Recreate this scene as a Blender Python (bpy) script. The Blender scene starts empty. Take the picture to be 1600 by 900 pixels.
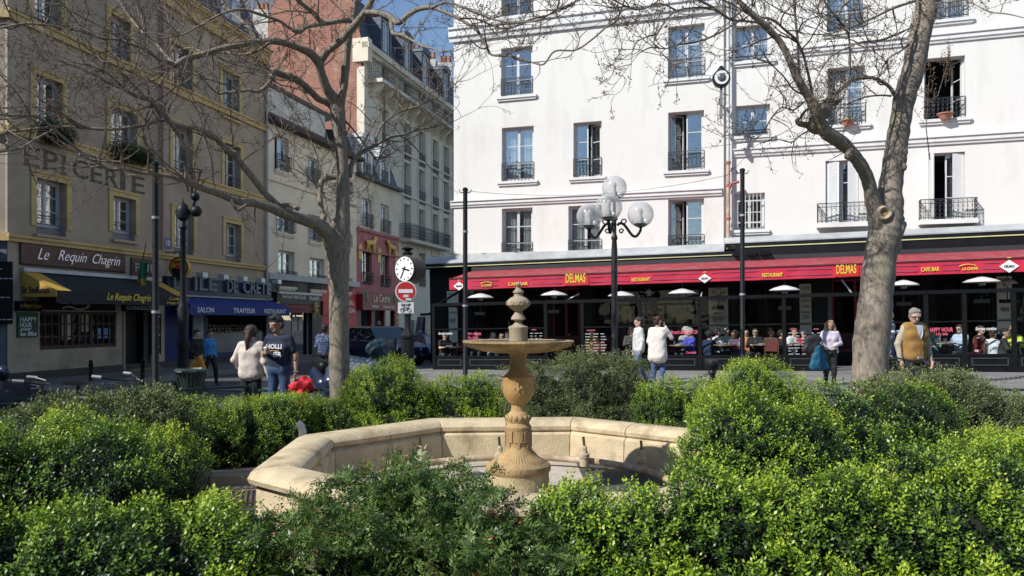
import bpy, math, random
import numpy as np
from mathutils import Vector, Matrix, Euler
R = math.radians
sc = bpy.context.scene
COL = sc.collection
# ------------------------------------------------ camera, sky, sun, exposure
F, CZ, HY = 1200.0, 1.65, 500.0
cd = bpy.data.cameras.new('camera'); cam = bpy.data.objects.new('camera', cd); COL.objects.link(cam)
cam.location = (0, 0, CZ); cam.rotation_euler = (R(90), 0, 0)
cd.sensor_width = 36; cd.lens = 36*F/1600; cd.shift_y = 50/1600; cd.clip_end = 2000; cd.clip_start = .05
sc.camera = cam
SUN_EL, SUN_D = R(41), (-.84, -.54)          # the sun stands behind the camera, to the left
wd = bpy.data.worlds.new('World'); sc.world = wd; wd.use_nodes = True
nt = wd.node_tree; sky = nt.nodes.new('ShaderNodeTexSky'); sky.sky_type = 'NISHITA'; sky.sun_disc = False
sky.sun_elevation = SUN_EL; sky.sun_rotation = math.atan2(SUN_D[0], SUN_D[1])
sky.air_density = 1.0; sky.dust_density = .05; sky.ozone_density = 2.2
bg = nt.nodes['Background']; bg.inputs[1].default_value = .125
nt.links.new(sky.outputs[0], bg.inputs[0])
sl = bpy.data.lights.new('sun', 'SUN'); sl.energy = 4.8; sl.angle = R(.53); sl.color = (1, .975, .935)
so = bpy.data.objects.new('sun', sl); COL.objects.link(so)
_n = math.hypot(*SUN_D)
sdir = Vector((SUN_D[0]/_n*math.cos(SUN_EL), SUN_D[1]/_n*math.cos(SUN_EL), math.sin(SUN_EL)))
so.rotation_euler = sdir.to_track_quat('Z', 'Y').to_euler()
sc.view_settings.view_transform = 'Standard'; sc.view_settings.look = 'None'
sc.view_settings.exposure = .24; sc.view_settings.gamma = 1

# ------------------------------------------------ helpers
def P(px, py, Y): return Vector(((px-800)/F*Y, Y, CZ-(py-HY)/F*Y))
def gz(x): return .018*max(0, x+2)
WM = {}
def setm(o, loc=(0,0,0), rot=(0,0,0), parent=None):
    o.location = loc; o.rotation_euler = rot
    m = Matrix.Translation(Vector(loc)) @ Euler(rot).to_matrix().to_4x4()
    if parent is not None: o.parent = parent; m = WM[parent.name] @ m
    WM[o.name] = m
def tag(o, label=None, cat=None, group=None, kind=None):
    if label: o['label'] = label
    if cat: o['category'] = cat
    if group: o['group'] = group
    if kind: o['kind'] = kind
    return o
def thing(name, label, cat, loc=(0,0,0), rot=(0,0,0), group=None):
    if not hasattr(rot, '__len__'): rot = (0,0,rot)
    o = bpy.data.objects.new(name, None); COL.objects.link(o); o.empty_display_size = .2
    setm(o, loc, rot); return tag(o, label, cat, group)
def inst(mesh, name, parent, loc=(0,0,0), rot=(0,0,0), scale=None):
    o = bpy.data.objects.new(name, mesh); COL.objects.link(o)
    if not hasattr(rot, '__len__'): rot = (0,0,rot)
    setm(o, loc, rot, parent)
    if scale: o.scale = scale
    return o
def copy_tree(o, parent=None):
    c = o.copy(); COL.objects.link(c)
    if parent is not None: c.parent = parent
    for ch in o.children: copy_tree(ch, c)
    return c

class MB:
    def __init__(s): s.v = []; s.f = []
    def add(s, vs, fs):
        n = len(s.v); s.v += [tuple(v) for v in vs]; s.f += [tuple(i+n for i in f) for f in fs]; return s
    def box(s, x0, x1, y0, y1, z0, z1):
        return s.add([(x0,y0,z0),(x1,y0,z0),(x1,y1,z0),(x0,y1,z0),(x0,y0,z1),(x1,y0,z1),(x1,y1,z1),(x0,y1,z1)],
              [(0,3,2,1),(4,5,6,7),(0,1,5,4),(1,2,6,5),(2,3,7,6),(3,0,4,7)])
    def bar(s, a, b, w, h=None, up=(0,0,1)):
        a, b = Vector(a), Vector(b); h = h or w; d = (b-a).normalized(); u = Vector(up)
        if abs(d.dot(u)) > .98: u = Vector((0,1,0))
        x = d.cross(u).normalized()*w/2; y = x.cross(d).normalized()*h/2
        vs = [p+i*x+j*y for p in (a,b) for i, j in ((-1,-1),(1,-1),(1,1),(-1,1))]
        return s.add(vs, [(0,3,2,1),(4,5,6,7),(0,1,5,4),(1,2,6,5),(2,3,7,6),(3,0,4,7)])
    def quad(s, a, b, c, d): return s.add([a,b,c,d], [(0,1,2,3)])
    def tube(s, pts, r, n=8, cap=True, jit=0, rng=random):
        pts = [Vector(p) for p in pts]
        if not hasattr(r, '__len__'): r = [r]*len(pts)
        ref = None; rings = []
        for i, p in enumerate(pts):
            d = (pts[min(i+1, len(pts)-1)]-pts[max(i-1, 0)])
            if d.length < 1e-9: d = Vector((0,0,1))
            d.normalize()
            if ref is None: ref = Vector((1,0,0)) if abs(d.x) < .9 else Vector((0,1,0))
            u = (ref-d*ref.dot(d)).normalized(); ref = u; w = d.cross(u)
            ring = []
            for k in range(n):
                a = 2*math.pi*k/n; rr = r[i]*(1+(rng.uniform(-jit, jit) if jit else 0))
                ring.append(p+(u*math.cos(a)+w*math.sin(a))*rr)
            rings.append(ring)
        vs = [q for rg in rings for q in rg]
        fs = [(i*n+k, i*n+(k+1) % n, (i+1)*n+(k+1) % n, (i+1)*n+k) for i in range(len(pts)-1) for k in range(n)]
        if cap: fs += [tuple(reversed(range(n))), tuple(range((len(pts)-1)*n, len(pts)*n))]
        return s.add(vs, fs)
    def lathe(s, prof, n=24, c=(0,0,0), flute=None, a0=0, a1=2*math.pi, sx=1, sy=1):
        vs = []; full = abs(a1-a0-2*math.pi) < 1e-6; m = n if full else n+1
        for r, z in prof:
            for k in range(m):
                a = a0+(a1-a0)*k/n; rr = r
                if flute: rr = flute(r, z, a)
                vs.append((c[0]+rr*math.cos(a)*sx, c[1]+rr*math.sin(a)*sy, c[2]+z))
        fs = []
        for i in range(len(prof)-1):
            for k in range(n):
                k2 = (k+1) % m if full else k+1
                fs.append((i*m+k, i*m+k2, (i+1)*m+k2, (i+1)*m+k))
        return s.add(vs, fs)
    def ball(s, c, r, n=16, m=10, sx=1, sy=1, sz=1):
        return s.lathe([(max(1e-4, r*math.sin(math.pi*i/m)), -r*sz*math.cos(math.pi*i/m)) for i in range(m+1)], n, c, sx=sx, sy=sy)
    def prism(s, poly, y0, y1, ax='y'):
        n = len(poly)
        mk = (lambda a, b, t: (a, t, b)) if ax == 'y' else ((lambda a, b, t: (a, b, t)) if ax == 'z' else (lambda a, b, t: (t, a, b)))
        vs = [mk(a, b, y0) for a, b in poly]+[mk(a, b, y1) for a, b in poly]
        fs = [tuple(range(n)), tuple(reversed(range(n, 2*n)))]+[(i, i+n, (i+1) % n+n, (i+1) % n) for i in range(n)]
        return s.add(vs, fs)
    def ring(s, c, r, t, n=16, plane='xz', m=5, a0=0, a1=2*math.pi):
        pts = []
        for k in range(n+1):
            a = a0+(a1-a0)*k/n; x, z = r*math.cos(a), r*math.sin(a)
            pts.append({'xz': (c[0]+x, c[1], c[2]+z), 'xy': (c[0]+x, c[1]+z, c[2]), 'yz': (c[0], c[1]+x, c[2]+z)}[plane])
        return s.tube(pts, t, m, cap=False)
    def mesh(s, name, mat, smooth=None, fixn=False):
        me = bpy.data.meshes.new(name); me.from_pydata(s.v, [], s.f)
        if mat: me.materials.append(mat)
        if fixn:
            import bmesh
            bm = bmesh.new(); bm.from_mesh(me); bmesh.ops.recalc_face_normals(bm, faces=bm.faces); bm.to_mesh(me); bm.free()
        if smooth is not None:
            me.shade_smooth(); me.set_sharp_from_angle(angle=R(smooth))
        me.update(); return me
    def build(s, name, mat, parent=None, smooth=None, world=False, loc=(0,0,0), rot=(0,0,0), fixn=True, kind=None, label=None):
        if world and parent is not None:
            inv = WM[parent.name].inverted(); s.v = [tuple(inv @ Vector(v)) for v in s.v]
        o = inst(s.mesh(name, mat, smooth, fixn), name, parent, loc, rot)
        if kind: o['kind'] = kind
        if label: o['label'] = label
        return o

def npmesh(name, V, Fq, mat, tint=None, smooth=False):
    me = bpy.data.meshes.new(name); nv, nf, k = len(V), len(Fq), Fq.shape[1]
    me.vertices.add(nv); me.vertices.foreach_set('co', np.ascontiguousarray(V, dtype=np.float32).ravel())
    me.loops.add(nf*k); me.loops.foreach_set('vertex_index', np.ascontiguousarray(Fq, dtype=np.int32).ravel())
    me.polygons.add(nf); me.polygons.foreach_set('loop_start', np.arange(0, nf*k, k, dtype=np.int32))
    me.update(calc_edges=True)
    if smooth: me.shade_smooth()
    if mat: me.materials.append(mat)
    if tint is not None:
        at = me.attributes.new('tint', 'FLOAT', 'FACE'); at.data.foreach_set('value', np.ascontiguousarray(tint, dtype=np.float32))
    return me

# ------------------------------------------------ materials
MC = {}
def mat(name, col, rough=.6, metal=0, var=.12, scale=3, bump=0, bscale=None, spec=.5, dirt=None, dscale=.7, dirt_lo=.45, dirt_hi=.75, stretch=(1,1,1), emit=0, trans=0, coat=0):
    if name in MC: return MC[name]
    m = bpy.data.materials.new(name); m.use_nodes = True; MC[name] = m
    t = m.node_tree; b = t.nodes['Principled BSDF']
    b.inputs['Roughness'].default_value = rough; b.inputs['Metallic'].default_value = metal
    b.inputs['Specular IOR Level'].default_value = spec; b.inputs['Coat Weight'].default_value = coat
    tc = t.nodes.new('ShaderNodeTexCoord'); mp = t.nodes.new('ShaderNodeMapping'); mp.inputs['Scale'].default_value = stretch
    t.links.new(tc.outputs['Object'], mp.inputs[0])
    nz = t.nodes.new('ShaderNodeTexNoise'); nz.inputs['Scale'].default_value = scale; nz.inputs['Detail'].default_value = 6
    t.links.new(mp.outputs[0], nz.inputs['Vector'])
    rp = t.nodes.new('ShaderNodeValToRGB'); rp.color_ramp.elements[0].position = .3; rp.color_ramp.elements[1].position = .7
    rp.color_ramp.elements[0].color = [c*(1-var) for c in col]+[1]; rp.color_ramp.elements[1].color = [min(1, c*(1+var)) for c in col]+[1]
    t.links.new(nz.outputs['Fac'], rp.inputs[0]); out = rp.outputs[0]
    if dirt:
        n2 = t.nodes.new('ShaderNodeTexNoise'); n2.inputs['Scale'].default_value = dscale; n2.inputs['Detail'].default_value = 8; n2.inputs['Roughness'].default_value = .65
        t.links.new(mp.outputs[0], n2.inputs['Vector'])
        r2 = t.nodes.new('ShaderNodeValToRGB'); r2.color_ramp.elements[0].position = dirt_lo; r2.color_ramp.elements[1].position = dirt_hi
        t.links.new(n2.outputs['Fac'], r2.inputs[0])
        mx = t.nodes.new('ShaderNodeMix'); mx.data_type = 'RGBA'
        t.links.new(r2.outputs[0], mx.inputs[0]); t.links.new(out, mx.inputs[6]); mx.inputs[7].default_value = list(dirt)+[1]; out = mx.outputs[2]
    t.links.new(out, b.inputs['Base Color'])
    if bump:
        n3 = t.nodes.new('ShaderNodeTexNoise'); n3.inputs['Scale'].default_value = bscale or scale*6; n3.inputs['Detail'].default_value = 8
        t.links.new(mp.outputs[0], n3.inputs['Vector'])
        bp = t.nodes.new('ShaderNodeBump'); bp.inputs['Strength'].default_value = bump; bp.inputs['Distance'].default_value = .02
        t.links.new(n3.outputs['Fac'], bp.inputs['Height']); t.links.new(bp.outputs[0], b.inputs['Normal'])
    if emit:
        b.inputs['Emission Color'].default_value = list(col)+[1]; b.inputs['Emission Strength'].default_value = emit
    return m
def glass(name, fac=.3, tint=(.75,.8,.82), rough=.0, refl=(1,1,1)):
    if name in MC: return MC[name]
    m = bpy.data.materials.new(name); m.use_nodes = True; MC[name] = m; t = m.node_tree; t.nodes.clear()
    o = t.nodes.new('ShaderNodeOutputMaterial'); g = t.nodes.new('ShaderNodeBsdfGlossy'); g.inputs['Roughness'].default_value = rough; g.inputs[0].default_value = list(refl)+[1]
    tr = t.nodes.new('ShaderNodeBsdfTransparent'); tr.inputs[0].default_value = list(tint)+[1]
    lw = t.nodes.new('ShaderNodeLayerWeight'); lw.inputs[0].default_value = .5; pw_ = t.nodes.new('ShaderNodeMath'); pw_.operation = 'POWER'; pw_.inputs[1].default_value = 4; t.links.new(lw.outputs['Facing'], pw_.inputs[0])
    ad = t.nodes.new('ShaderNodeMath'); ad.inputs[1].default_value = fac; ad.use_clamp = True
    t.links.new(pw_.outputs[0], ad.inputs[0])
    mx = t.nodes.new('ShaderNodeMixShader'); t.links.new(ad.outputs[0], mx.inputs[0]); t.links.new(tr.outputs[0], mx.inputs[1]); t.links.new(g.outputs[0], mx.inputs[2])
    tc = t.nodes.new('ShaderNodeTexCoord'); nz = t.nodes.new('ShaderNodeTexNoise'); nz.inputs['Scale'].default_value = 1.3
    bp = t.nodes.new('ShaderNodeBump'); bp.inputs['Strength'].default_value = .03; bp.inputs['Distance'].default_value = .3
    t.links.new(tc.outputs['Object'], nz.inputs['Vector']); t.links.new(nz.outputs['Fac'], bp.inputs['Height']); t.links.new(bp.outputs[0], g.inputs['Normal'])
    t.links.new(mx.outputs[0], o.inputs[0]); return m
def leafmat(name, cols, trans=.25, rough=.4):
    m = bpy.data.materials.new(name); m.use_nodes = True; t = m.node_tree; b = t.nodes['Principled BSDF']
    b.inputs['Roughness'].default_value = rough; b.inputs['Specular IOR Level'].default_value = .45
    at = t.nodes.new('ShaderNodeAttribute'); at.attribute_name = 'tint'
    rp = t.nodes.new('ShaderNodeValToRGB'); e = rp.color_ramp.elements
    e[0].position = cols[0][0]; e[0].color = list(cols[0][1])+[1]; e[1].position = cols[-1][0]; e[1].color = list(cols[-1][1])+[1]
    for p, c in cols[1:-1]: x = e.new(p); x.color = list(c)+[1]
    t.links.new(at.outputs['Fac'], rp.inputs[0]); t.links.new(rp.outputs[0], b.inputs['Base Color'])
    tr = t.nodes.new('ShaderNodeBsdfTranslucent'); t.links.new(rp.outputs[0], tr.inputs[0])
    mx = t.nodes.new('ShaderNodeMixShader'); mx.inputs[0].default_value = trans
    t.links.new(b.outputs[0], mx.inputs[1]); t.links.new(tr.outputs[0], mx.inputs[2]); t.links.new(mx.outputs[0], t.nodes['Material Output'].inputs[0])
    return m

black = mat('black_paint', (.008,.009,.010), .45, var=.3, spec=.2)
iron = mat('cast_iron', (.012,.013,.015), .5, var=.3, bump=.2, spec=.25)
railm = mat('railing_iron', (.03,.033,.04), .5, var=.3)
whitepaint = mat('white_joinery', (.62,.62,.6), .45, var=.06)
glz = glass('window_glass', .33)
cafe_glz = glass('cafe_glass', .02, (.6,.62,.62))
glz2 = glass('terrace_glass', .015, (.9,.93,.92))
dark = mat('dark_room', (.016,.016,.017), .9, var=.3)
curt = mat('net_curtain', (.55,.56,.54), .9, var=.1, scale=8)

def text(s, h, parent, m, loc, w=None, shear=0, bold=0, name='lettering', align='LEFT', ext=.004, rotz=0, spacing=1):
    cu = bpy.data.curves.new('txt', 'FONT'); cu.body = s; cu.size = 1; cu.shear = shear; cu.offset = bold; cu.space_character = spacing
    cu.extrude = 0; cu.resolution_u = 3
    o = bpy.data.objects.new('txt', cu); COL.objects.link(o)
    dg = bpy.context.evaluated_depsgraph_get(); me = bpy.data.meshes.new_from_object(o.evaluated_get(dg))
    bpy.data.objects.remove(o); bpy.data.curves.remove(cu)
    co = np.array([v.co[:] for v in me.vertices])
    if not len(co): return None
    mn, mx = co.min(0), co.max(0); hh = max(1e-6, mx[1]-mn[1]); k = h/hh
    kx = k if w is None else w/(mx[0]-mn[0])
    W = (mx[0]-mn[0])*kx; off = {'LEFT': 0, 'CENTER': -W/2}[align]
    nv = len(co); X = (co[:,0]-mn[0])*kx+off; Z = (co[:,1]-mn[1])*k
    V = [(X[i], 0, Z[i]) for i in range(nv)]
    fs = [tuple(p.vertices) for p in me.polygons]
    bpy.data.meshes.remove(me)
    m2 = MB().add([(x, -ext, z) for x, y, z in V]+[(x, ext, z) for x, y, z in V], fs)
    # side walls along boundary edges
    cnt = {}
    for f in fs:
        for i in range(len(f)):
            e = (f[i], f[(i+1) % len(f)]); cnt[tuple(sorted(e))] = cnt.get(tuple(sorted(e)), 0)+1
    m2.f += [(a, b, b+nv, a+nv) for (a, b), c in cnt.items() if c == 1]
    return m2.build(name, m, parent, loc=loc, rot=(0,0,rotz), fixn=False)

# a facade frame: local x runs along the wall, y into it, z up
class Fac:
    def __init__(s, x, y, th, z=0, tilt=0):
        s.loc = (x, y, z); s.rot = (0, tilt, th); s.M = Matrix.Translation(s.loc) @ Euler(s.rot).to_matrix().to_4x4(); s.I = s.M.inverted()
    def hit(s, px, py, off=0):
        o = s.I @ Vector((0,0,CZ)); d = s.I.to_3x3() @ Vector(((px-800)/F, 1, (HY-py)/F)); t = (-off-o.y)/d.y; q = o+d*t
        return q.x, q.z
    def rect(s, x0, y0, x1, y1, off=0):       # left px, top y, right px, bottom y (both measured at the left edge)
        a, zt = s.hit(x0, y0, off); b, _ = s.hit(x1, y0, off); _, zb = s.hit(x0, y1, off); return a, b, zb, zt
def wall(mb, s0, s1, z0, z1, holes, depth=.25, y=0):
    xs = sorted({s0, s1, *[h[0] for h in holes], *[h[1] for h in holes]}); zs = sorted({z0, z1, *[h[2] for h in holes], *[h[3] for h in holes]})
    xs = [x for x in xs if s0 <= x <= s1]; zs = [z for z in zs if z0 <= z <= z1]
    for i in range(len(xs)-1):
        for j in range(len(zs)-1):
            cx, cz = (xs[i]+xs[i+1])/2, (zs[j]+zs[j+1])/2
            if any(h[0] < cx < h[1] and h[2] < cz < h[3] for h in holes): continue
            mb.quad((xs[i],y,zs[j]), (xs[i+1],y,zs[j]), (xs[i+1],y,zs[j+1]), (xs[i],y,zs[j+1]))
    for a, b, c, d in holes:
        e = y+depth
        mb.quad((a,y,c),(a,y,d),(a,e,d),(a,e,c)); mb.quad((b,y,d),(b,y,c),(b,e,c),(b,e,d))
        mb.quad((a,y,d),(b,y,d),(b,e,d),(a,e,d)); mb.quad((b,y,c),(a,y,c),(a,e,c),(b,e,c))
PANE = MB().quad((0,0,0),(1,0,0),(1,0,1),(0,0,1)).mesh('pane', glz)
def sash_mb(w, h, rows, t=.045):
    m = MB(); d = .02
    m.box(0,t,-d,d,0,h).box(w-t,w,-d,d,0,h).box(t,w-t,-d,d,0,t*1.3).box(t,w-t,-d,d,h-t,h)
    for i in range(1, rows):
        z = h*i/rows; m.box(t,w-t,-d*.7,d*.7,z-.013,z+.013)
    return m
def window(bld, a, b, c, d, rows=3, depth=.2, opening=(0,0), fm=None, sill=.0, sm=None, curtain=False, rail=0, rm=None, leaves=2, fw=.05, railout=0, surround=None, sur_w=.13):
    fm = fm or whitepaint; w, h = b-a, d-c
    fr = MB().box(0,fw,-.03,.04,0,h).box(w-fw,w,-.03,.04,0,h).box(fw,w-fw,-.03,.04,h-fw,h).box(fw,w-fw,-.03,.04,0,fw)
    win = fr.build('window', fm, bld, loc=(a, depth, c))
    n = leaves; lw = (w-2*fw)/n; lh = h-2*fw; sm_ = sash_mb(lw-.004, lh-.004, rows).mesh('sash', fm)
    for k in range(n):
        ang = R(opening[k] if k < len(opening) else 0)
        if k == 0 or n == 1: hx = fw; rz = ang; dx = 0
        else: hx = fw+lw*(k+1); rz = -ang; dx = -lw
        Mx = Matrix.Translation((hx+.002, 0, fw+.002)) @ Euler((0,0,rz)).to_matrix().to_4x4() @ Matrix.Translation((dx,0,0))
        p = Mx.to_translation(); inst(sm_, 'sash', win, p, (0,0,rz))
        t = .045; ph = (lh-t)/rows
        for r in range(rows):
            q = Mx @ Vector((t*.9, .004, lh*r/rows+(t if r == 0 else .01)))
            inst(PANE, 'pane', win, q, (0,0,rz), (lw-t*1.8, 1, lh/rows-(t if r in (0, rows-1) else .02)))
    if sill:
        MB().box(-sill, w+sill, -depth-.1, -.02, -.09, 0).box(-sill+.03, w+sill-.03, -depth-.06, -.02, -.16, -.09).build('sill', sm or fm, win)
    if curtain:
        m = MB(); N = 40; pts = [(fw+(w-2*fw)*i/N, .12+.02*math.sin(i*1.3)+.012*math.sin(i*3.1)) for i in range(N+1)]
        for i in range(N):
            if curtain == 2 and N*.38 < i < N*.62: continue
            m.quad((pts[i][0],pts[i][1],.04),(pts[i+1][0],pts[i+1][1],.04),(pts[i+1][0],pts[i+1][1],h-.04),(pts[i][0],pts[i][1],h-.04))
        m.build('curtain', curt, win, fixn=False)
    if rail:
        railing_mb(w, rail, railout).build('railing', rm or railm, win, loc=(0, -depth-.02, .03))
    if surround:
        sw = sur_w; m = MB(); yy = -depth
        m.box(-sw,0,yy-.04,yy+.003,-.02,h+sw).box(w,w+sw,yy-.04,yy+.003,-.02,h+sw).box(0,w,yy-.04,yy+.003,h,h+sw)
        m.box(-sw-.03,w+sw+.03,yy-.07,yy-.041,h+sw-.04,h+sw+.02)
        m.build('surround', surround, win)
    return win
def railing_mb(w, h, out=0, x0=0):
    m = MB(); y = -out; t = .018
    def run(a, b):
        a, b = Vector(a), Vector(b); L = (b-a).length; u = (b-a)/L
        m.bar(a+Vector((0,0,h)), b+Vector((0,0,h)), .03, .022); m.bar(a+Vector((0,0,.06)), b+Vector((0,0,.06)), t); m.bar(a+Vector((0,0,h*.8)), b+Vector((0,0,h*.8)), t)
        n = max(1, round(L/.13))
        for i in range(n+1):
            p = a+u*L*i/n; m.bar(p, p+Vector((0,0,h)), .014)
            if i < n and L > .3:
                c = a+u*L*(i+.5)/n
                for zz, rr in ((h*.9, .035), (h*.42, .05), (h*.2, .045), (h*.64, .045)):
                    pts = [c+u*(rr*math.cos(q*math.pi/5))+Vector((0,0,zz+rr*math.sin(q*math.pi/5))) for q in range(11)]
                    m.tube(pts, .006, 3, cap=False)
    run((x0,y,0), (x0+w,y,0))
    if out > .05: run((x0,y,0), (x0,-.0,0)); run((x0+w,y,0), (x0+w,-.0,0))
    return m
# ------------------------------------------------ ground
paving = mat('grey_granite_paving', (.13,.125,.12), .75, var=.22, scale=2.5, bump=.3, dirt=(.07,.068,.065), dscale=.5)
road = mat('asphalt_road', (.06,.06,.062), .85, var=.25, scale=25, bump=.4, dirt=(.085,.082,.078), dscale=.4)
soil = mat('bed_soil', (.07,.05,.035), .95, var=.4, scale=9, bump=.8, dirt=(.12,.1,.075), dscale=3)
def sheet(name, poly, z, m, n=1, slope=True):
    mb = MB(); vs = []
    mb.add([(x, y, z+(gz(x) if slope else 0)) for x, y in poly], [tuple(range(len(poly)))])
    return tag(mb.build(name, m, fixn=False), kind='structure')
# the ground is one sheet, level on the left and rising gently to the right of x=-2
xs = [-600,-60,-30,-2,0,30,60,600]; ys = [-600,-60,0,20,40,60,120,900]
gm = MB(); gm.add([(x,y,-.004+gz(min(x,40))) for y in ys for x in xs], [(j*8+i, j*8+i+1, (j+1)*8+i+1, (j+1)*8+i) for j in range(7) for i in range(7)])
tag(gm.build('ground', road, fixn=False), kind='structure')
sq = MB()
def slab(mb, poly, z0, z1):
    n = len(poly); mb.add([(x,y,z0+gz(x)) for x,y in poly]+[(x,y,z1+gz(x)) for x,y in poly], [tuple(range(n,2*n))]+[(i,(i+1)%n,(i+1)%n+n,i+n) for i in range(n)])
# ------------------------------------------------ foliage
def vnoise(p, s, seed=0):
    q = p*s+seed*7.3
    return (np.sin(q[:,0]*1.7+q[:,1]*.9+1.3)+np.sin(q[:,1]*2.1-q[:,2]*1.1+.4)+np.sin(q[:,2]*1.9+q[:,0]*1.3+2.2)+.6*np.sin(q[:,0]*4.1+q[:,2]*3.3)+.6*np.sin(q[:,1]*3.7-q[:,0]*2.9))/4.2
def frames(n, rng, up=.35):
    # orthonormal frames whose z axis is n, randomly spun
    n = n/np.linalg.norm(n, axis=1, keepdims=True); r = rng.normal(size=n.shape); r -= n*(r*n).sum(1, keepdims=True)
    r /= np.linalg.norm(r, axis=1, keepdims=True); return r, np.cross(n, r), n
def sprig_box(nl, L, ll, lw, rng):
    # a boxwood shoot: small leaves in pairs up a stem; each leaf = 1 folded diamond (2 quads -> 4 pts)
    V = []; T = []
    for i in range(nl):
        t = (i//2)/max(1, (nl-1)//2); a = (i % 2)*math.pi+(i//2)*1.57+rng.uniform(-.3,.3); el = .25+.75*t+rng.uniform(-.15,.15)
        d = np.array([math.cos(a)*math.cos(el), math.sin(a)*math.cos(el), math.sin(el)]); s = np.array([-math.sin(a), math.cos(a), 0])
        up = np.cross(d, s); k = .75+.35*rng.random(); b = np.array([0,0,L*(t-.3)])
        V += [b, b+d*ll*k*.5+s*lw*k*.5-up*ll*.06, b+d*ll*k-up*ll*.1, b+d*ll*k*.5-s*lw*k*.5-up*ll*.06]; T.append(t)
    return np.array(V), np.array(T)
def sprig_lance(nl, L, ll, lw, rng):
    V = []; T = []
    for i in range(nl):
        t = (i//2+.5)/((nl+1)//2); sgn = 1 if i % 2 else -1
        if i == nl-1: sgn = 0; t = 1
        a = sgn*rng.uniform(.6,1.1); d = np.array([math.sin(a), rng.uniform(-.3,.3), math.cos(a)*.8-.15]); d /= np.linalg.norm(d)
        s = np.cross(d, np.array([0,1,0])); s /= np.linalg.norm(s); up = np.cross(s, d); k = .7+.5*rng.random()
        b = np.array([0,-.1*L*t*t,L*t])
        V += [b, b+d*ll*k*.4+s*lw*k*.5, b+d*ll*k-up*ll*.2, b+d*ll*k*.4-s*lw*k*.5]; T.append(t)
    return np.array(V), np.array(T)
def scatter(pts, nrm, kinds, scales, tints, rng, tipgain=.35, tri=False):
    r, s, n = frames(nrm, rng); allV = []; allT = []
    ki = rng.integers(0, len(kinds), len(pts))
    n_ = 3 if tri else 4
    if tri: kinds = [(np.stack([V[0::4], V[1::4]*.75+V[2::4]*.25+(V[1::4]-V[3::4])*.12, V[3::4]*.35+V[2::4]*.65], 1).reshape(-1,3), T) for V, T in kinds]
    for k, (V, T) in enumerate(kinds):
        m = ki == k
        if not m.any(): continue
        c = scales[m][:,None,None]
        W = pts[m][:,None,:]+c*(V[None,:,0:1]*r[m][:,None,:]+V[None,:,1:2]*s[m][:,None,:]+V[None,:,2:3]*n[m][:,None,:])
        allV.append(W.reshape(-1,3)); allT.append((tints[m][:,None]+tipgain*(T[None,:]-.5)+rng.normal(0,.05,(m.sum(),len(T)))).ravel())
    V = np.concatenate(allV); T = np.clip(np.concatenate(allT), 0, 1); Q = np.arange(len(V)).reshape(-1,n_)
    return V, Q, T
rngG = np.random.default_rng(7)
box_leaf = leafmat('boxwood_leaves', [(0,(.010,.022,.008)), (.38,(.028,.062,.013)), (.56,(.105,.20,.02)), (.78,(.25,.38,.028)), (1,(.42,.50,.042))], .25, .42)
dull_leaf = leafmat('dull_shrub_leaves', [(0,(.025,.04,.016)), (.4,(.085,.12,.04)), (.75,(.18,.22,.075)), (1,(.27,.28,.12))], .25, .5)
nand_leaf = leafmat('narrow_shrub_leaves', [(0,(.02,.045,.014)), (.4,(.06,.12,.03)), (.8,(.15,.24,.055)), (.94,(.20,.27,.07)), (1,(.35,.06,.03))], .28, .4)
twigm = mat('bush_twigs', (.07,.052,.038), .9, var=.4, scale=20)
corem = mat('shade_toned_inner_twigs', (.012,.016,.008), .95, var=.5, scale=30, bump=.6)
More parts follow.
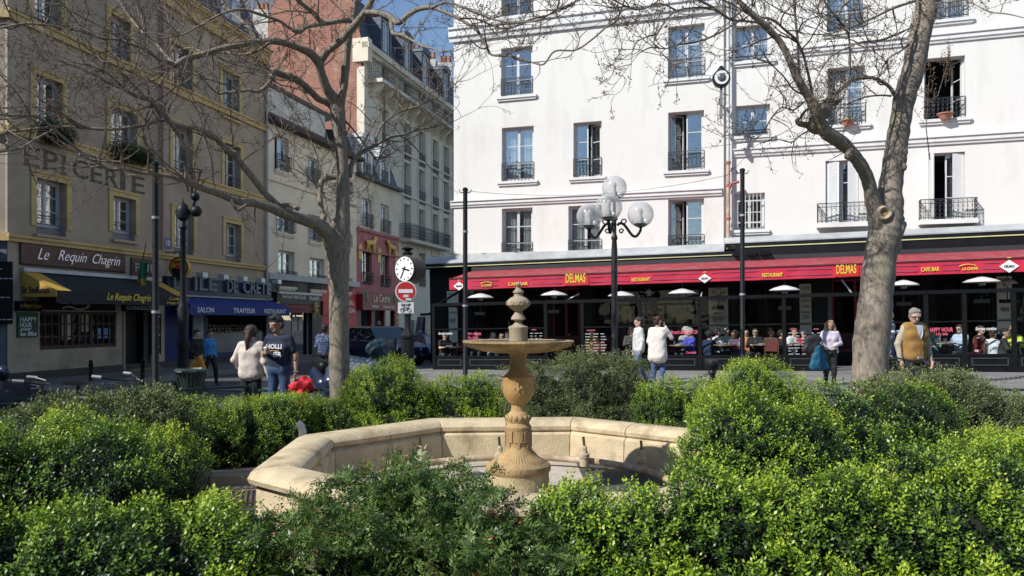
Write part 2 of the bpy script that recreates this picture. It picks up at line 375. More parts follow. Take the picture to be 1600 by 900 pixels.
def bush(name, label, cat, blobs, kind='box', dens=900, leaf=.024, seed=1, lump=.07, depth=.09, tipb=.12, stems=0, group=None, base=None, cut=0, sprout=0):
    # blobs: (x, y, z, rx, ry, rz)
    if blobs[0][2] < 2: blobs = [(x,y,z-.085,a,b,c) for x,y,z,a,b,c in blobs]
    rng = np.random.default_rng(seed); B = np.array(blobs, float); ctr = B[:,:3].mean(0); bx, by = ctr[0], ctr[1]
    leaf *= 1.0; t = thing(name, label, cat, (bx, by, 0)); rng2 = random.Random(seed)
    Ps = []; Ns = []
    for i, (x,y,z,a,b,c) in enumerate(B):
        area = 4*math.pi*((a*b)**1.6/3+(a*c)**1.6/3+(b*c)**1.6/3)**(1/1.6); n = int(area*dens*(1.0 if by < 6.8 else 1.4)); leaf_k = 1
        d = rng.normal(size=(n,3)); d /= np.linalg.norm(d, axis=1, keepdims=True)
        nn = d/np.array([a,b,c]); nn /= np.linalg.norm(nn, axis=1, keepdims=True)
        p = np.array([x,y,z])+d*np.array([a,b,c])
        keep = p[:,2] > .02
        for j, (x2,y2,z2,a2,b2,c2) in enumerate(B):
            if j != i: keep &= (((p-np.array([x2,y2,z2]))/np.array([a2,b2,c2]))**2).sum(1) > .93
        keep &= (rng.random(len(p)) < np.where(nn[:,1] > .35, .5, 1)) & (rng.random(len(p)) < np.where(p[:,2] < .22, .5, 1))
        Ps.append(p[keep]); Ns.append(nn[keep])
    p = np.concatenate(Ps); nn = np.concatenate(Ns)
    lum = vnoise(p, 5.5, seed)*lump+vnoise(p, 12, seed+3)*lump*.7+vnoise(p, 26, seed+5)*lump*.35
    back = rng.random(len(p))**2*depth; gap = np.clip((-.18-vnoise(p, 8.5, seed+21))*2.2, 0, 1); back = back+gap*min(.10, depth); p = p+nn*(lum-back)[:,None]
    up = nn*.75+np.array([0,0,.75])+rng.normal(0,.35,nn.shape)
    tint = .33+.30*np.clip(nn[:,2],-.5,1)-np.minimum(back/depth,1.3)*.30-gap*.16+.22*vnoise(p, 4, seed+9)+lum*1.7+rng.normal(0,.09,len(p))+tipb+(.13 if by > 6.8 and kind == 'box' else .06 if by > 6.8 else 0)  # tops lighter, gaps darker: young and old growth, with sun and shade painted in
    # some shoots stand proud of the clipped surface
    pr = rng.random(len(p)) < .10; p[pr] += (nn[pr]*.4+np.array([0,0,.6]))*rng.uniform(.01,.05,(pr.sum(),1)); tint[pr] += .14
    rs = random.Random(seed+5)
    class RR:
        def uniform(s,a,b): return rs.uniform(a,b)
        def random(s): return rs.random()
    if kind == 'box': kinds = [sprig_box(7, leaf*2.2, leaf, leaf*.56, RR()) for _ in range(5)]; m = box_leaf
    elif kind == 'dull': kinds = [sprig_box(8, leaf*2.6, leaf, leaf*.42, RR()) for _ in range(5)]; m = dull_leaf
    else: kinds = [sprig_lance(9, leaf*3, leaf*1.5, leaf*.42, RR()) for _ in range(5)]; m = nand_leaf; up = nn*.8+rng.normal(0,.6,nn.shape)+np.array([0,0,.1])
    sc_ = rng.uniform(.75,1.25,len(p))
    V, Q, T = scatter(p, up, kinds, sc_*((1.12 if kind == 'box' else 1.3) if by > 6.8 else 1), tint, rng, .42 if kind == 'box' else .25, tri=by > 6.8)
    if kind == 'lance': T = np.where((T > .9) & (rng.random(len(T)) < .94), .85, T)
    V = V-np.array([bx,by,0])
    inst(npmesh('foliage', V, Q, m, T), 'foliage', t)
    # solid core for the old wood, near-black colour standing in for inner shade
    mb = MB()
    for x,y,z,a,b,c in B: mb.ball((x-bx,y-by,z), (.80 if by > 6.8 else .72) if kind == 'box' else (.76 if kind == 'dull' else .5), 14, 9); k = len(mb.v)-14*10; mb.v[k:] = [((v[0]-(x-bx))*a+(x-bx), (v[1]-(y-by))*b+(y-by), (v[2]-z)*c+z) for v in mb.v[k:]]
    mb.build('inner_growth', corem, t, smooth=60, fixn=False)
    mb = MB()
    for x,y,z,a,b,c in (B if B[0][2] < 2 else []):
        for _ in range(2):
            mb.tube([(x-bx+rng2.uniform(-.1,.1)*a, y-by+rng2.uniform(-.1,.1), -.05), (x-bx+rng2.uniform(-.3,.3)*a, y-by+rng2.uniform(-.3,.3)*b, z)], [.014,.008], 5)
    if mb.v: mb.build('stems', twigm, t, fixn=False)
    if sprout:
        # arching leafy shoots rising out of the top
        ps = []; ns = []; mb = MB()
        for _ in range(sprout):
            x,y,z,a,b,c = blobs[rng2.randrange(len(blobs))]; aa = rng2.uniform(0, 6.28); rr = rng2.uniform(0,.8)
            q = Vector((x+a*rr*math.cos(aa), y+b*rr*math.sin(aa), z+c*math.sqrt(1-rr*rr)*.8)); d = Vector((math.cos(aa)*.5, math.sin(aa)*.4, 1)).normalized(); L = rng2.uniform(.12,.34); pts = [q.copy()]
            for k in range(6):
                d = (d+Vector((math.cos(aa)*.18, math.sin(aa)*.12, -.16))).normalized(); q = q+d*L/6; pts.append(q.copy())
                for e in range(3): ps.append(tuple(q+d*rng2.uniform(-.02,.02))); ns.append((rng2.gauss(0,.8)+d.x*.5, rng2.gauss(0,.8), rng2.gauss(.1,.5)))
            mb.tube([v-Vector((bx,by,0)) for v in pts], [.0035]*6+[.002], 4)
        mb.build('shoots', twigm, t, fixn=False)
        pp = np.array(ps); V, Q, T = scatter(pp, np.array(ns), kinds, rng.uniform(.8,1.2,len(pp)), rng.uniform(.35,.8,len(pp)), rng, .25)
        inst(npmesh('shoot_leaves', V-np.array([bx,by,0]), Q, m, T), 'shoot_leaves', t)
    return t
def row(x0, y0, x1, y1, n, top, r, seed, ry=None, jz=.04, low=.3, jr=.1):
    rs = random.Random(seed); out = []
    for i in range(n):
        k = i/(max(1, n-1)); rr = r*(1+rs.uniform(-jr, jr)); rz = rr*1.05
        zt = top+rs.uniform(-jz, jz)
        out.append((x0+(x1-x0)*k+rs.uniform(-.05,.05), y0+(y1-y0)*k+rs.uniform(-.05,.05), zt-rz, rr, (ry or rr), rz))
        if zt-rz > .1: out.append((x0+(x1-x0)*k, y0+(y1-y0)*k, max(.15, (zt-rz)*.45), rr*.98, (ry or rr)*.98, max(.3, (zt-rz)*.75)))
    return out

# ------------------------------------------------ bodies from blended limbs, meshed with surface nets
def sdf(prims, X, Y, Z, k=.03):
    d = None
    for pr in prims:
        a = np.array(pr[0], float); b = np.array(pr[1], float); ra, rb = pr[2], pr[3]; fl = pr[4] if len(pr) > 4 else 1.0
        ba = b-a; L = (ba*ba).sum()+1e-9
        px, py, pz = X-a[0], (Y-a[1]), Z-a[2]
        h = np.clip((px*ba[0]+py*ba[1]+pz*ba[2])/L, 0, 1)
        e = np.sqrt((px-h*ba[0])**2+((py-h*ba[1])/fl)**2+(pz-h*ba[2])**2)-(ra+(rb-ra)*h)
        if d is None: d = e
        else:
            hh = np.clip(.5+.5*(d-e)/k, 0, 1); d = d*(1-hh)+e*hh-k*hh*(1-hh)
    return d
def nets(prims, vox, k=.03, cutz=None, noise=0, seed=0):
    lo = np.min([np.minimum(np.array(p[0])-p[2]*1.3, np.array(p[1])-p[3]*1.3) for p in prims], 0)-vox*2.5-k*.3
    hi = np.max([np.maximum(np.array(p[0])+p[2]*1.3, np.array(p[1])+p[3]*1.3) for p in prims], 0)+vox*2.5+k*.3
    n = np.maximum(4, np.ceil((hi-lo)/vox).astype(int)); ax = [lo[i]+vox*np.arange(n[i]) for i in range(3)]
    X, Y, Z = np.meshgrid(*ax, indexing='ij', sparse=True)
    D = sdf(prims, X, Y, Z, k)
    if noise: D = D+noise*(np.sin(X*37+seed)*np.sin(Z*29+seed*2)+np.sin(Y*41+Z*33))
    if cutz is not None: D = np.maximum(D, cutz-Z+0*D) if cutz < 50 else D
    S = D < 0
    c = [S[i:S.shape[0]-1+i, j:S.shape[1]-1+j, l:S.shape[2]-1+l] for i in (0,1) for j in (0,1) for l in (0,1)]
    cnt = sum(x.astype(np.int8) for x in c); act = (cnt > 0) & (cnt < 8)
    idx = -np.ones(act.shape, int); ii = np.argwhere(act); idx[act] = np.arange(len(ii))
    acc = np.zeros((len(ii),3)); w = np.zeros(len(ii))
    corners = [(i,j,l) for i in (0,1) for j in (0,1) for l in (0,1)]
    for a in corners:
        for q in range(3):
            if a[q]: continue
            b = list(a); b[q] = 1
            da = D[ii[:,0]+a[0], ii[:,1]+a[1], ii[:,2]+a[2]]; db = D[ii[:,0]+b[0], ii[:,1]+b[1], ii[:,2]+b[2]]
            m = (da < 0) != (db < 0); tt = np.where(m, da/(da-db+1e-12), 0)
            pt = np.array(a, float)[None,:].repeat(len(ii), 0); pt[:,q] += tt; acc[m] += pt[m]; w[m] += 1
    V = lo+(ii+acc/np.maximum(w,1)[:,None])*vox; Q = []
    for q in range(3):
        u, v = [(1,2),(2,0),(0,1)][q]
        s0 = [slice(1,None) if t != q else slice(0,-1) for t in range(3)]
        A = S[tuple(slice(1,-1) if t != q else slice(0,-1) for t in range(3))]; Bq = S[tuple(slice(1,-1) if t != q else slice(1,None) for t in range(3))]
        e = np.argwhere(A != Bq); flip = A[tuple(e.T)]
        base = e.copy(); 
        for t in range(3):
            if t != q: base[:,t] += 1
        def g(du, dv):
            p = base.copy(); p[:,u] += du; p[:,v] += dv; return idx[tuple(p.T)]
        a, b, c_, d = g(-1,-1), g(0,-1), g(0,0), g(-1,0)
        f = np.stack([a,b,c_,d], 1); f[~flip] = f[~flip][:,::-1]; Q.append(f)
    Q = np.concatenate(Q); return V, Q
def skin_obj(prims, vox, name, m, parent, k=.03, noise=0, seed=0, extra=None):
    V, Q = nets(prims, vox, k, noise=noise, seed=seed)
    if extra:
        for pr2, vx2, k2 in extra:
            v2, q2 = nets(pr2, vx2, k2); Q = np.concatenate([Q, q2+len(V)]); V = np.concatenate([V, v2])
    return inst(npmesh(name, V, Q, m, None, True), name, parent)

def hand_prims(wr, d, palm, side, s=1, curl=.3):
    wr, d = np.array(wr, float), np.array(d, float); d /= np.linalg.norm(d); pn = np.array(palm, float); pn -= d*(pn@d); pn /= np.linalg.norm(pn); lat = np.cross(d, pn)*side
    out = []; pl = .085*s
    for i in range(4):
        o = lat*(i-1.5)*.019*s
        out.append((wr+o*.6+d*.01, wr+o+d*pl, .015*s, .0125*s))
        kn = wr+o+d*pl; L = [.066,.078,.072,.056][i]*s; c = curl*(1+.12*i)
        d1 = d*math.cos(c)+pn*math.sin(c); d2 = d*math.cos(2.1*c)+pn*math.sin(2.1*c); m1 = kn+d1*L*.5
        out += [(kn, m1, .0105*s, .0092*s), (m1, m1+d2*L*.5, .0092*s, .0075*s)]
    tb = wr+d*.022*s-lat*.03*s; t1 = tb+(d*.6-lat*.75+pn*.3)*.034*s; out += [(tb, t1, .014*s, .011*s), (t1, t1+(d*.85-lat*.25+pn*.4)*.033*s, .011*s, .008*s)]
    return out
SK = {'fair': (.50,.32,.24), 'tan': (.36,.21,.14), 'brown': (.17,.09,.055), 'dark': (.09,.045,.03)}
def person(label, loc, face=0, H=1.7, J=None, skin='fair', top=(.5,.5,.5), sleeve='long', legs=(.03,.03,.04), shoe=(.03,.03,.03), hair=(.03,.02,.015), hs='short', fat=1.0, vox=.014, sit=False, longtop=0, group=None, headturn=0, headtilt=0, curl=.3, female=False, topvar=.08, legtype='trousers', vest=None, handdir=None, glasses=None, shirtdots=False):
    s = H/1.75; t = thing('person', label, 'person', loc, face, group)
    D = dict(pel=(0,0,.95), ch=(0,0,1.28), nk=(0,.01,1.46), hd=(0,-.01,1.61),
             shL=(.17,0,1.41), elL=(.22,.03,1.14), wrL=(.23,-.03,.89), shR=(-.17,0,1.41), elR=(-.22,.03,1.14), wrR=(-.23,-.03,.89),
             hpL=(.09,0,.93), knL=(.10,-.02,.51), anL=(.10,.03,.085), hpR=(-.09,0,.93), knR=(-.10,-.02,.51), anR=(-.10,.03,.085))
    if sit: D.update(pel=(0,0,.52), ch=(0,-.01,.85), nk=(0,-.02,1.03), hd=(0,-.05,1.18), shL=(.17,-.01,.98), shR=(-.17,-.01,.98), elL=(.23,-.12,.76), wrL=(.12,-.34,.80), elR=(-.23,-.12,.76), wrR=(-.12,-.34,.80),
             hpL=(.09,0,.5), knL=(.13,-.42,.52), anL=(.12,-.38,.09), hpR=(-.09,0,.5), knR=(-.13,-.42,.52), anR=(-.12,-.38,.09))
    if J: D.update(J)
    D = {k: np.array(v, float)*s for k, v in D.items()}
    sw = .93 if female else 1.0
    pel, ch, nk, hd = D['pel'], D['ch'], D['nk'], D['hd']; lx = np.array([1.,0,0])
    mid = (pel+ch)/2; shc = (D['shL']+D['shR'])/2; ax = D['shL']-D['shR']; ax = ax/np.linalg.norm(ax)
    def torso(g, lo=True):
        g += 0; f = fat; hipw = .085 if female else .07
        wst = .07 if female else .085; o = [(D['shR']*.8+shc*.2, D['shL']*.8+shc*.2, (.062+g)*s, (.062+g)*s), (shc, nk, (.06+g)*s, (.045+g)*s)]
        for q in (-1,-.5,0,.5,1):
            c0 = ch+ax*q*.095*s*sw; m0 = mid+ax*q*.06*s*(f if f < 1.15 else f*1.1); p0 = pel+ax*q*hipw*s
            o += [(shc*.9+ch*.1+ax*q*.1*s*sw, c0, (.075+g)*s, (.102*f+g)*s), (c0, m0, (.102*f+g)*s, ((.096 if female else .104)*f+g)*s)]
            if lo: o += [(m0, p0, ((.096 if female else .104)*f+g)*s, (.108*f+g)*s)]
        if female: o += [(ch+np.array([.065,-.075,-.02])*s, ch+np.array([.065,-.08,-.03])*s, (.06+g)*s, (.055+g)*s), (ch+np.array([-.065,-.075,-.02])*s, ch+np.array([-.065,-.08,-.03])*s, (.06+g)*s, (.055+g)*s)]
        return o
    def arm(q, g, to=2):
        sh, el, wr = D['sh'+q], D['el'+q], D['wr'+q]
        o = [(sh, el, (.052+g)*s, (.041+g)*s)] if to != 1 else [(sh, sh+(el-sh)*.62, (.056+g)*s, (.054+g)*s)]
        if to == 2: o.append((el, wr+(el-wr)*.06, (.041+g)*s, (.027+g)*s))
        return o
    def leg(q, g, to=2):
        hp, kn, an = D['hp'+q], D['kn'+q], D['an'+q]
        return [(hp, kn, (.083+g)*s, (.055+g)*s)]+([(kn, kn*.7+an*.3, (.053+g)*s, (.055+g*1.2)*s), (kn*.7+an*.3, an, (.055+g)*s, (.036+g*1.2)*s)] if to == 2 else [])
    # head
    fwd = np.array([math.sin(headturn)*math.cos(headtilt), -math.cos(headturn)*math.cos(headtilt), -math.sin(headtilt)]); sd = np.array([math.cos(headturn), math.sin(headturn), 0]); upv = np.cross(fwd, sd); upv = -upv if upv[2] < 0 else upv
    def h(a, b, c): return hd+(sd*a+fwd*b+upv*c)*s
    head = [(h(0,-.015,.03), h(0,.01,.035), .086*s, .083*s), (h(0,.03,-.03), h(0,.045,-.07), .064*s, .04*s), (h(.045,0,-.045), h(.02,.05,-.07), .03*s, .025*s), (h(-.045,0,-.045), h(-.02,.05,-.07), .03*s, .025*s),
            (h(0,.088,.01), h(0,.105,-.022), .010*s, .015*s), (h(-.05,.07,.03), h(.05,.07,.03), .018*s, .018*s)]
    neck = [(nk-np.array([0,0,.03])*s, hd+np.array([0,.01,-.05])*s, .056*s, .05*s)]
    ears = [(h(.083,-.01,.005), h(.083,-.012,-.02), .015*s, .010*s), (h(-.083,-.01,.005), h(-.083,-.012,-.02), .015*s, .010*s)]
    body = torso(-.012)+arm('L',0)+arm('R',0)+leg('L',-.004)+leg('R',-.004)+neck
    ft = []
    for q in 'LR':
        an = D['an'+q]; ft.append((an+np.array([0,.02,-.035])*s, an+np.array([0,-.15,-.05])*s, .036*s, .030*s))
    hn = []
    for q, sg in (('L',1), ('R',-1)):
        dd = D['wr'+q]-D['el'+q]; pn = np.array([-sg*1.,-.3,0])
        if abs(dd[2]) < .7*np.linalg.norm(dd): pn = np.array([0,0,-1.])
        if handdir and q in handdir: dd, pn = np.array(handdir[q][0], float), np.array(handdir[q][1], float)
        hn += [(hand_prims(D['wr'+q], dd, pn, sg if pn[2] > -.9 else sg, s*(.92 if female else 1), curl), .0065 if vox < .016 else .011, .006)]
    skm = mat('skin_'+skin, SK[skin], .5, var=.06, scale=6)
    hv = vox*.62
    skin_obj(body, vox*1.45, 'body', skm, t, .035, extra=[(head+ears+[(hd+np.array([0,.01,-.05])*s, nk, .05*s, .054*s)], hv, .018)]+hn)
    # face
    eb = MB()
    for a in (-1, 1):
        eb.ball(tuple(h(a*.033,.083,.012)), .0085*s, 8, 6, sz=.6)
    eb.build('eyes', mat('eye', (.05,.035,.03), .3, var=.02), t, fixn=False)
    skin_obj([(h(-.022,.088,-.052), h(.022,.088,-.052), .006*s, .006*s), (h(0,.093,-.052), h(0,.093,-.052), .007*s, .007*s)], .0045, 'mouth', mat('lips_'+skin, tuple(c*.6 for c in SK[skin]), .5, var=.03), t, .004)
    bc = tuple(c*.8 for c in hair)
    skin_obj([(h(.02,.088,.036), h(.05,.074,.034), .005*s, .004*s), (h(-.02,.088,.036), h(-.05,.074,.034), .005*s, .004*s)], .0045, 'eyebrows', mat('brow_%.2f' % hair[0], bc, .8, var=.03), t, .004)
    hm = mat('hair_%.3f_%.3f' % (hair[0], hair[1]), hair, .55, var=.45, scale=25, stretch=(3,3,.6), bump=.6, bscale=60)
    hp = [(h(0,-.03,.055), h(0,.0,.062), .09*s, .086*s), (h(0,-.05,.0), h(0,-.05,.0), .078*s, .078*s)]
    if hs == 'short': hp += [(h(.03,.045,.10), h(-.03,.045,.10), .03*s, .03*s), (h(.078,0,.04), h(.078,0,.01), .02*s, .012*s), (h(-.078,0,.04), h(-.078,0,.01), .02*s, .012*s)]
    if hs == 'quiff': hp += [(h(.03,.055,.125), h(-.03,.055,.12), .035*s, .035*s), (h(0,0,.13), h(0,-.03,.11), .05*s, .05*s)]
    if hs == 'bald': hp = [(h(0,-.05,.01), h(0,-.045,.03), .075*s, .075*s), (h(.075,-.01,.02), h(.07,-.04,.0), .02*s, .02*s), (h(-.075,-.01,.02), h(-.07,-.04,.0), .02*s, .02*s), (h(0,-.02,.06), h(0,.0,.07), .083*s, .082*s)]
    if hs in ('long', 'loose'):
        for a in (-1, -.5, 0, .5, 1): hp += [(h(a*.07,-.04-.03*(1-abs(a)),.02), h(a*.09,-.07-.02*(1-abs(a)),-.2-.04*(1-abs(a))), .045*s, .035*s)]
        if hs == 'loose': hp += [(h(a,-.02,.02), h(a*1.35,.0,-.14), .05*s, .045*s) for a in (-.085,.085)]+[(h(-.04,.04,.10), h(.04,.04,.10), .04*s, .04*s)]
    if hs == 'pony':
        hp += [(h(0,-.10,.01), h(.01,-.13,-.08), .05*s, .042*s), (h(.01,-.13,-.08), h(.015,-.14,-.22), .046*s, .03*s), (h(.015,-.14,-.22), h(.03,-.13,-.36), .03*s, .014*s), (h(-.07,-.03,.02), h(.07,-.03,.02), .045*s, .045*s)]
        for a in (-.07, .07): hp += [(h(a,-.01,.03), h(a*1.1,-.02,-.06), .03*s, .022*s)]
    if hs == 'bun': hp += [(h(0,-.12,.085), h(0,-.125,.09), .042*s, .04*s), (h(.04,.03,.1), h(-.04,.03,.1), .03*s, .03*s)]
    if hs == 'curly': hp += [(h(.05*math.cos(a),-.03+.03*math.sin(a*2),.09+.04*math.sin(a)), h(.09*math.cos(a),-.04,.05+.05*math.sin(a)), .06*s, .06*s) for a in (0,.8,1.6,2.4,3.14)]
    skin_obj(hp, hv, 'hair', hm, t, .012, noise=.0035 if hs != 'bald' else .001, seed=len(label))
    if hs == 'cap': pass
    # clothes
    tp = torso(.006)
    pelz = pel[2]
    if longtop: tp += [(ch+ax*q*.08*s, pel+ax*q*.085*s+np.array([0,0,-longtop])*s, .118*s*fat, (.125+longtop*.12)*s*fat) for q in (-1,-.5,0,.5,1)]
    for q in 'LR': tp += arm(q, .012, {'long': 2, 'short': 1, 'none': 0}[sleeve] if sleeve != 'none' else 1) if sleeve != 'none' else []
    tm = mat('cloth_%.2f_%.2f_%.2f' % top, top, .85, var=topvar, scale=14, bump=.9, bscale=8)
    if shirtdots: tm = mat('dotted_cloth', top, .85, var=.05, dirt=(.35,.42,.55), dscale=38, dirt_lo=.56, dirt_hi=.6)
    skin_obj(tp, vox, 'top', tm, t, .025, noise=.0022, seed=len(label)*3)
    if vest:
        vp = torso(.022, True)+[(D['shR']*.75+shc*.25, D['shL']*.75+shc*.25, .082*s, .082*s)]
        skin_obj(vp, vox, 'waistcoat', mat('cloth_%.2f_%.2f_%.2f' % vest, vest, .85, var=.12, scale=10, bump=.3), t, .03, noise=.002)
    if not sit or True:
        lm = mat('cloth_%.2f_%.2f_%.2f' % legs, legs, .85, var=.15, scale=10, bump=.3)
        lp = [(pel-lx*.07*s, pel+lx*.07*s, .122*s*fat, .122*s*fat)]+leg('L',.01)+leg('R',.01)
        if legtype == 'skirt': lp = [(pel-lx*.07*s, pel+lx*.07*s, .125*s, .125*s), (pel*.5+D['knL']*.5, D['knL']+np.array([0,0,-.05])*s, .12*s, .12*s), (pel*.5+D['knR']*.5, D['knR']+np.array([0,0,-.05])*s, .12*s, .12*s)]
        skin_obj(lp, vox, 'skirt' if legtype == 'skirt' else 'trousers', lm, t, .03, noise=.002)
        for f in ft: skin_obj([f], .012 if vox < .016 else .02, 'shoe', mat('shoe_%.2f' % shoe[0], shoe, .6), t, .01)
    if glasses:
        g = MB()
        for a in (-1, 1):
            c = h(a*.034,.098,.012); pts = [tuple(c+(sd*math.cos(q*math.pi/5)*.024+upv*math.sin(q*math.pi/5)*.018)*s) for q in range(11)]
            g.tube(pts, .003*s, 4, cap=False)
            if glasses == 'sun': g.add([tuple(c+(sd*math.cos(q*math.pi/5)*.024+upv*math.sin(q*math.pi/5)*.018)*s) for q in range(10)], [tuple(range(10))])
            g.bar(tuple(h(a*.058,.095,.015)), tuple(h(a*.085,.0,.012)), .004*s)
        g.bar(tuple(h(-.01,.1,.016)), tuple(h(.01,.1,.016)), .004*s)
        g.build('glasses', black, t, fixn=False)
    return t, D, s, (h, hm)
# ================================================= BUILDINGS ON THE LEFT
pubwall = mat('grey_brown_render', (.38,.315,.235), .9, var=.12, scale=1.2, bump=.25, bscale=30, dirt=(.28,.23,.17), dscale=.8)
yellow = mat('ochre_painted_trim', (.52,.385,.16), .7, var=.12, scale=3, dirt=(.28,.19,.07), dscale=1.5, dirt_lo=.5)
shopwall = mat('beige_shop_render', (.40,.35,.26), .9, var=.08, scale=1.5, bump=.2, bscale=25, dirt=(.2,.17,.13), dscale=.9)
greywall = mat('blue_grey_corner_paint', (.13,.145,.16), .85, var=.1)
slate = mat('slate_blue_roof', (.055,.07,.1), .55, var=.25, scale=4, bump=.3, stretch=(1,1,3))
zinc = mat('zinc_sheet', (.34,.36,.38), .45, var=.12, scale=2, dirt=(.22,.23,.24))
TH = math.atan2(.974, .228)
X0, Y0 = -12.55, 19.1
PUB = Fac(X0, Y0, TH)
pub = thing('corner_building', 'grey-brown corner building with ochre window surrounds, cornices and painted wall lettering', 'building', PUB.loc, PUB.rot)
L1 = PUB.hit(416, 300)[0]; HC = 12.15
wins = []
for (a,b,t1,b1) in [(56,103,277,365),(176,211,305,373),(272,302,328,396),(352,376,347,408),(55,97,115,200),(172,213,165,235),(270,300,195,274),(350,375,222,294),(52,95,-40,42),(172,203,20,103),(268,300,65,142),(347,373,107,180)]:
    wins.append(PUB.rect(a, t1, b, b1))
# line the windows of one column up with each other
shop_holes = [PUB.rect(62,486,182,547), PUB.rect(195,486,235,583), PUB.rect(325,490,418,552), PUB.rect(262,490,300,592)]
shop_holes[1] = shop_holes[1][:2]+(.05,)+shop_holes[1][3:]; shop_holes[3] = shop_holes[3][:2]+(.02,)+shop_holes[3][3:]
m = MB(); wall(m, 0, L1, 3.7, HC, wins, .28); m.quad((0,0,3.7),(0,9,3.7),(0,9,HC),(0,0,HC)); m.quad((L1,0,3.7),(L1,9,3.7),(L1,9,HC),(L1,0,HC))
m.quad((0,9,0),(L1,9,0),(L1,9,HC),(0,9,HC)); m.build('wall', pubwall, pub, fixn=False)
s_mid = PUB.hit(257,500)[0]
m = MB(); wall(m, 0, s_mid, -.1, 3.7, shop_holes[:2], .25); m.build('shop_wall', shopwall, pub, fixn=False)
navy = mat('navy_shop_paint', (.012,.02,.10), .45, var=.2)
zf_ = PUB.hit(262,434,.2)[1]; m = MB(); wall(m, s_mid, L1, -.1, zf_, shop_holes[2:], .25); m.build('shop_wall', navy, pub, fixn=False); m = MB(); wall(m, s_mid, L1, zf_, 3.7, [], .25); m.build('wall', pubwall, pub, fixn=False)
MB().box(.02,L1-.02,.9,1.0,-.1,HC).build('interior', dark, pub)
MB().box(-.05,L1,-.02,.0,-.12,.32).build('plinth', mat('dark_plinth', (.05,.048,.045), .8), pub)
m = MB()
for z, hh, pr in ((3.62,.16,.09),(6.3,.22,.10),(9.15,.22,.10),(HC-.35,.42,.14),(HC+.07,.16,.28)):
    m2 = MB().box(-.06,L1,-pr,-.004,z,z+hh); m2.box(-.09,L1,-pr-.05,-pr-.001,z+hh-.06,z+hh+.01); m2.build('cornice', yellow, pub)
for i, (a,b,c,d) in enumerate(wins):
    window(pub, a, b, c+(.22 if i < 4 else .05), d, 3, .24, fm=mat('grey_white_joinery', (.42,.45,.48), .5, var=.08), surround=yellow, sur_w=.17, curtain=(i % 3 != 1), rail=0)
    if i < 4: MB().box(a,b,.16,.22,c,c+.2).build('apron_panel', mat('apron_grey', (.2,.2,.21), .8), pub)
    MB().bar((a,.03,c+.5),(b,.03,c+.5),.025).bar((a,.03,c+.28),(b,.03,c+.28),.02).build('window_bar', railm, pub)
    MB().box(a-.08,b+.08,-.12,.2,c-.08,c).build('sill', yellow if i > 3 else pubwall, pub)
# attic slope with dormers
m = MB(); m.add([(0,0,HC+.24),(L1,0,HC+.24),(L1,1.3,HC+2.9),(0,1.3,HC+2.9),(0,9,HC+3.3),(L1,9,HC+3.3),(0,9,HC+.2),(L1,9,HC+.2)], [(0,1,2,3),(3,2,5,4),(0,3,4,6),(1,7,5,2)]); m.build('roof', slate, pub)
for s0 in (3.2, 6.6, 9.9):
    m = MB(); m.box(s0-.6,s0+.6,.25,1.8,HC+.5,HC+2.1); m.box(s0-.7,s0+.7,.15,1.9,HC+2.1,HC+2.22); m.build('dormer', whitepaint, pub)
    inst(PANE, 'pane', pub, (s0-.4,.24,HC+.7), 0, (.8,1,1.25)); MB().box(s0-.03,s0+.03,.2,.235,HC+.7,HC+1.95).build('glazing_bar', whitepaint, pub)
MB().box(9.3,10.6,3,4.2,HC+2.9,HC+4.2).build('chimney', shopwall, pub)
pipe_s = PUB.hit(250,300)[0]
MB().tube([(pipe_s,-.1,3.9),(pipe_s,-.1,HC-.1)], .055, 8).build('downpipe', mat('pinkish_downpipe', (.33,.2,.19), .6), pub, 40)
MB().tube([(L1-.1,-.1,.2),(L1-.1,-.1,HC-.1)], .05, 8).build('downpipe', mat('pale_downpipe', (.4,.4,.4), .6), pub, 40)
# EPICERIE painted on the wall, each letter with small serifs, stepping down as painted
ink = mat('faded_grey_lettering', (.085,.073,.058), .95, var=.25, scale=9, dirt=(.24,.2,.15), dscale=7)
ps = [(38,232),(68,238),(97,246),(113,250),(142,258),(165,264),(188,270),(206,274)]
for i, ch in enumerate('EPICERIE'):
    a, z = PUB.hit(ps[i][0], ps[i][1]+26); a2, _ = PUB.hit([62,90,108,138,160,185,203,226][i], ps[i][1]+26); w = max(.18, a2-a)
    if ch == 'I': w *= .5; 
    text(ch, .52, pub, ink, (a, -.006, z), w=w, bold=.012, name='letter', ext=.003)
    if ch in 'EPIR':
        k = .09; MB().box(a-.05,a+k,-.008,-.003,z,z+.035).box(a-.05,a+k,-.008,-.003,z+.485,z+.52).build('serif', ink, pub)
# street number plate
s, z = PUB.hit(261, 388); pl = MB().box(s-.14,s+.14,-.03,-.004,z,z+.34).build('number_plate', mat('enamel_blue', (.02,.04,.25), .3), pub); text('10', .18, pub, mat('enamel_white', (.8,.8,.8), .4), (s, -.034, z+.08), w=.18, align='CENTER')
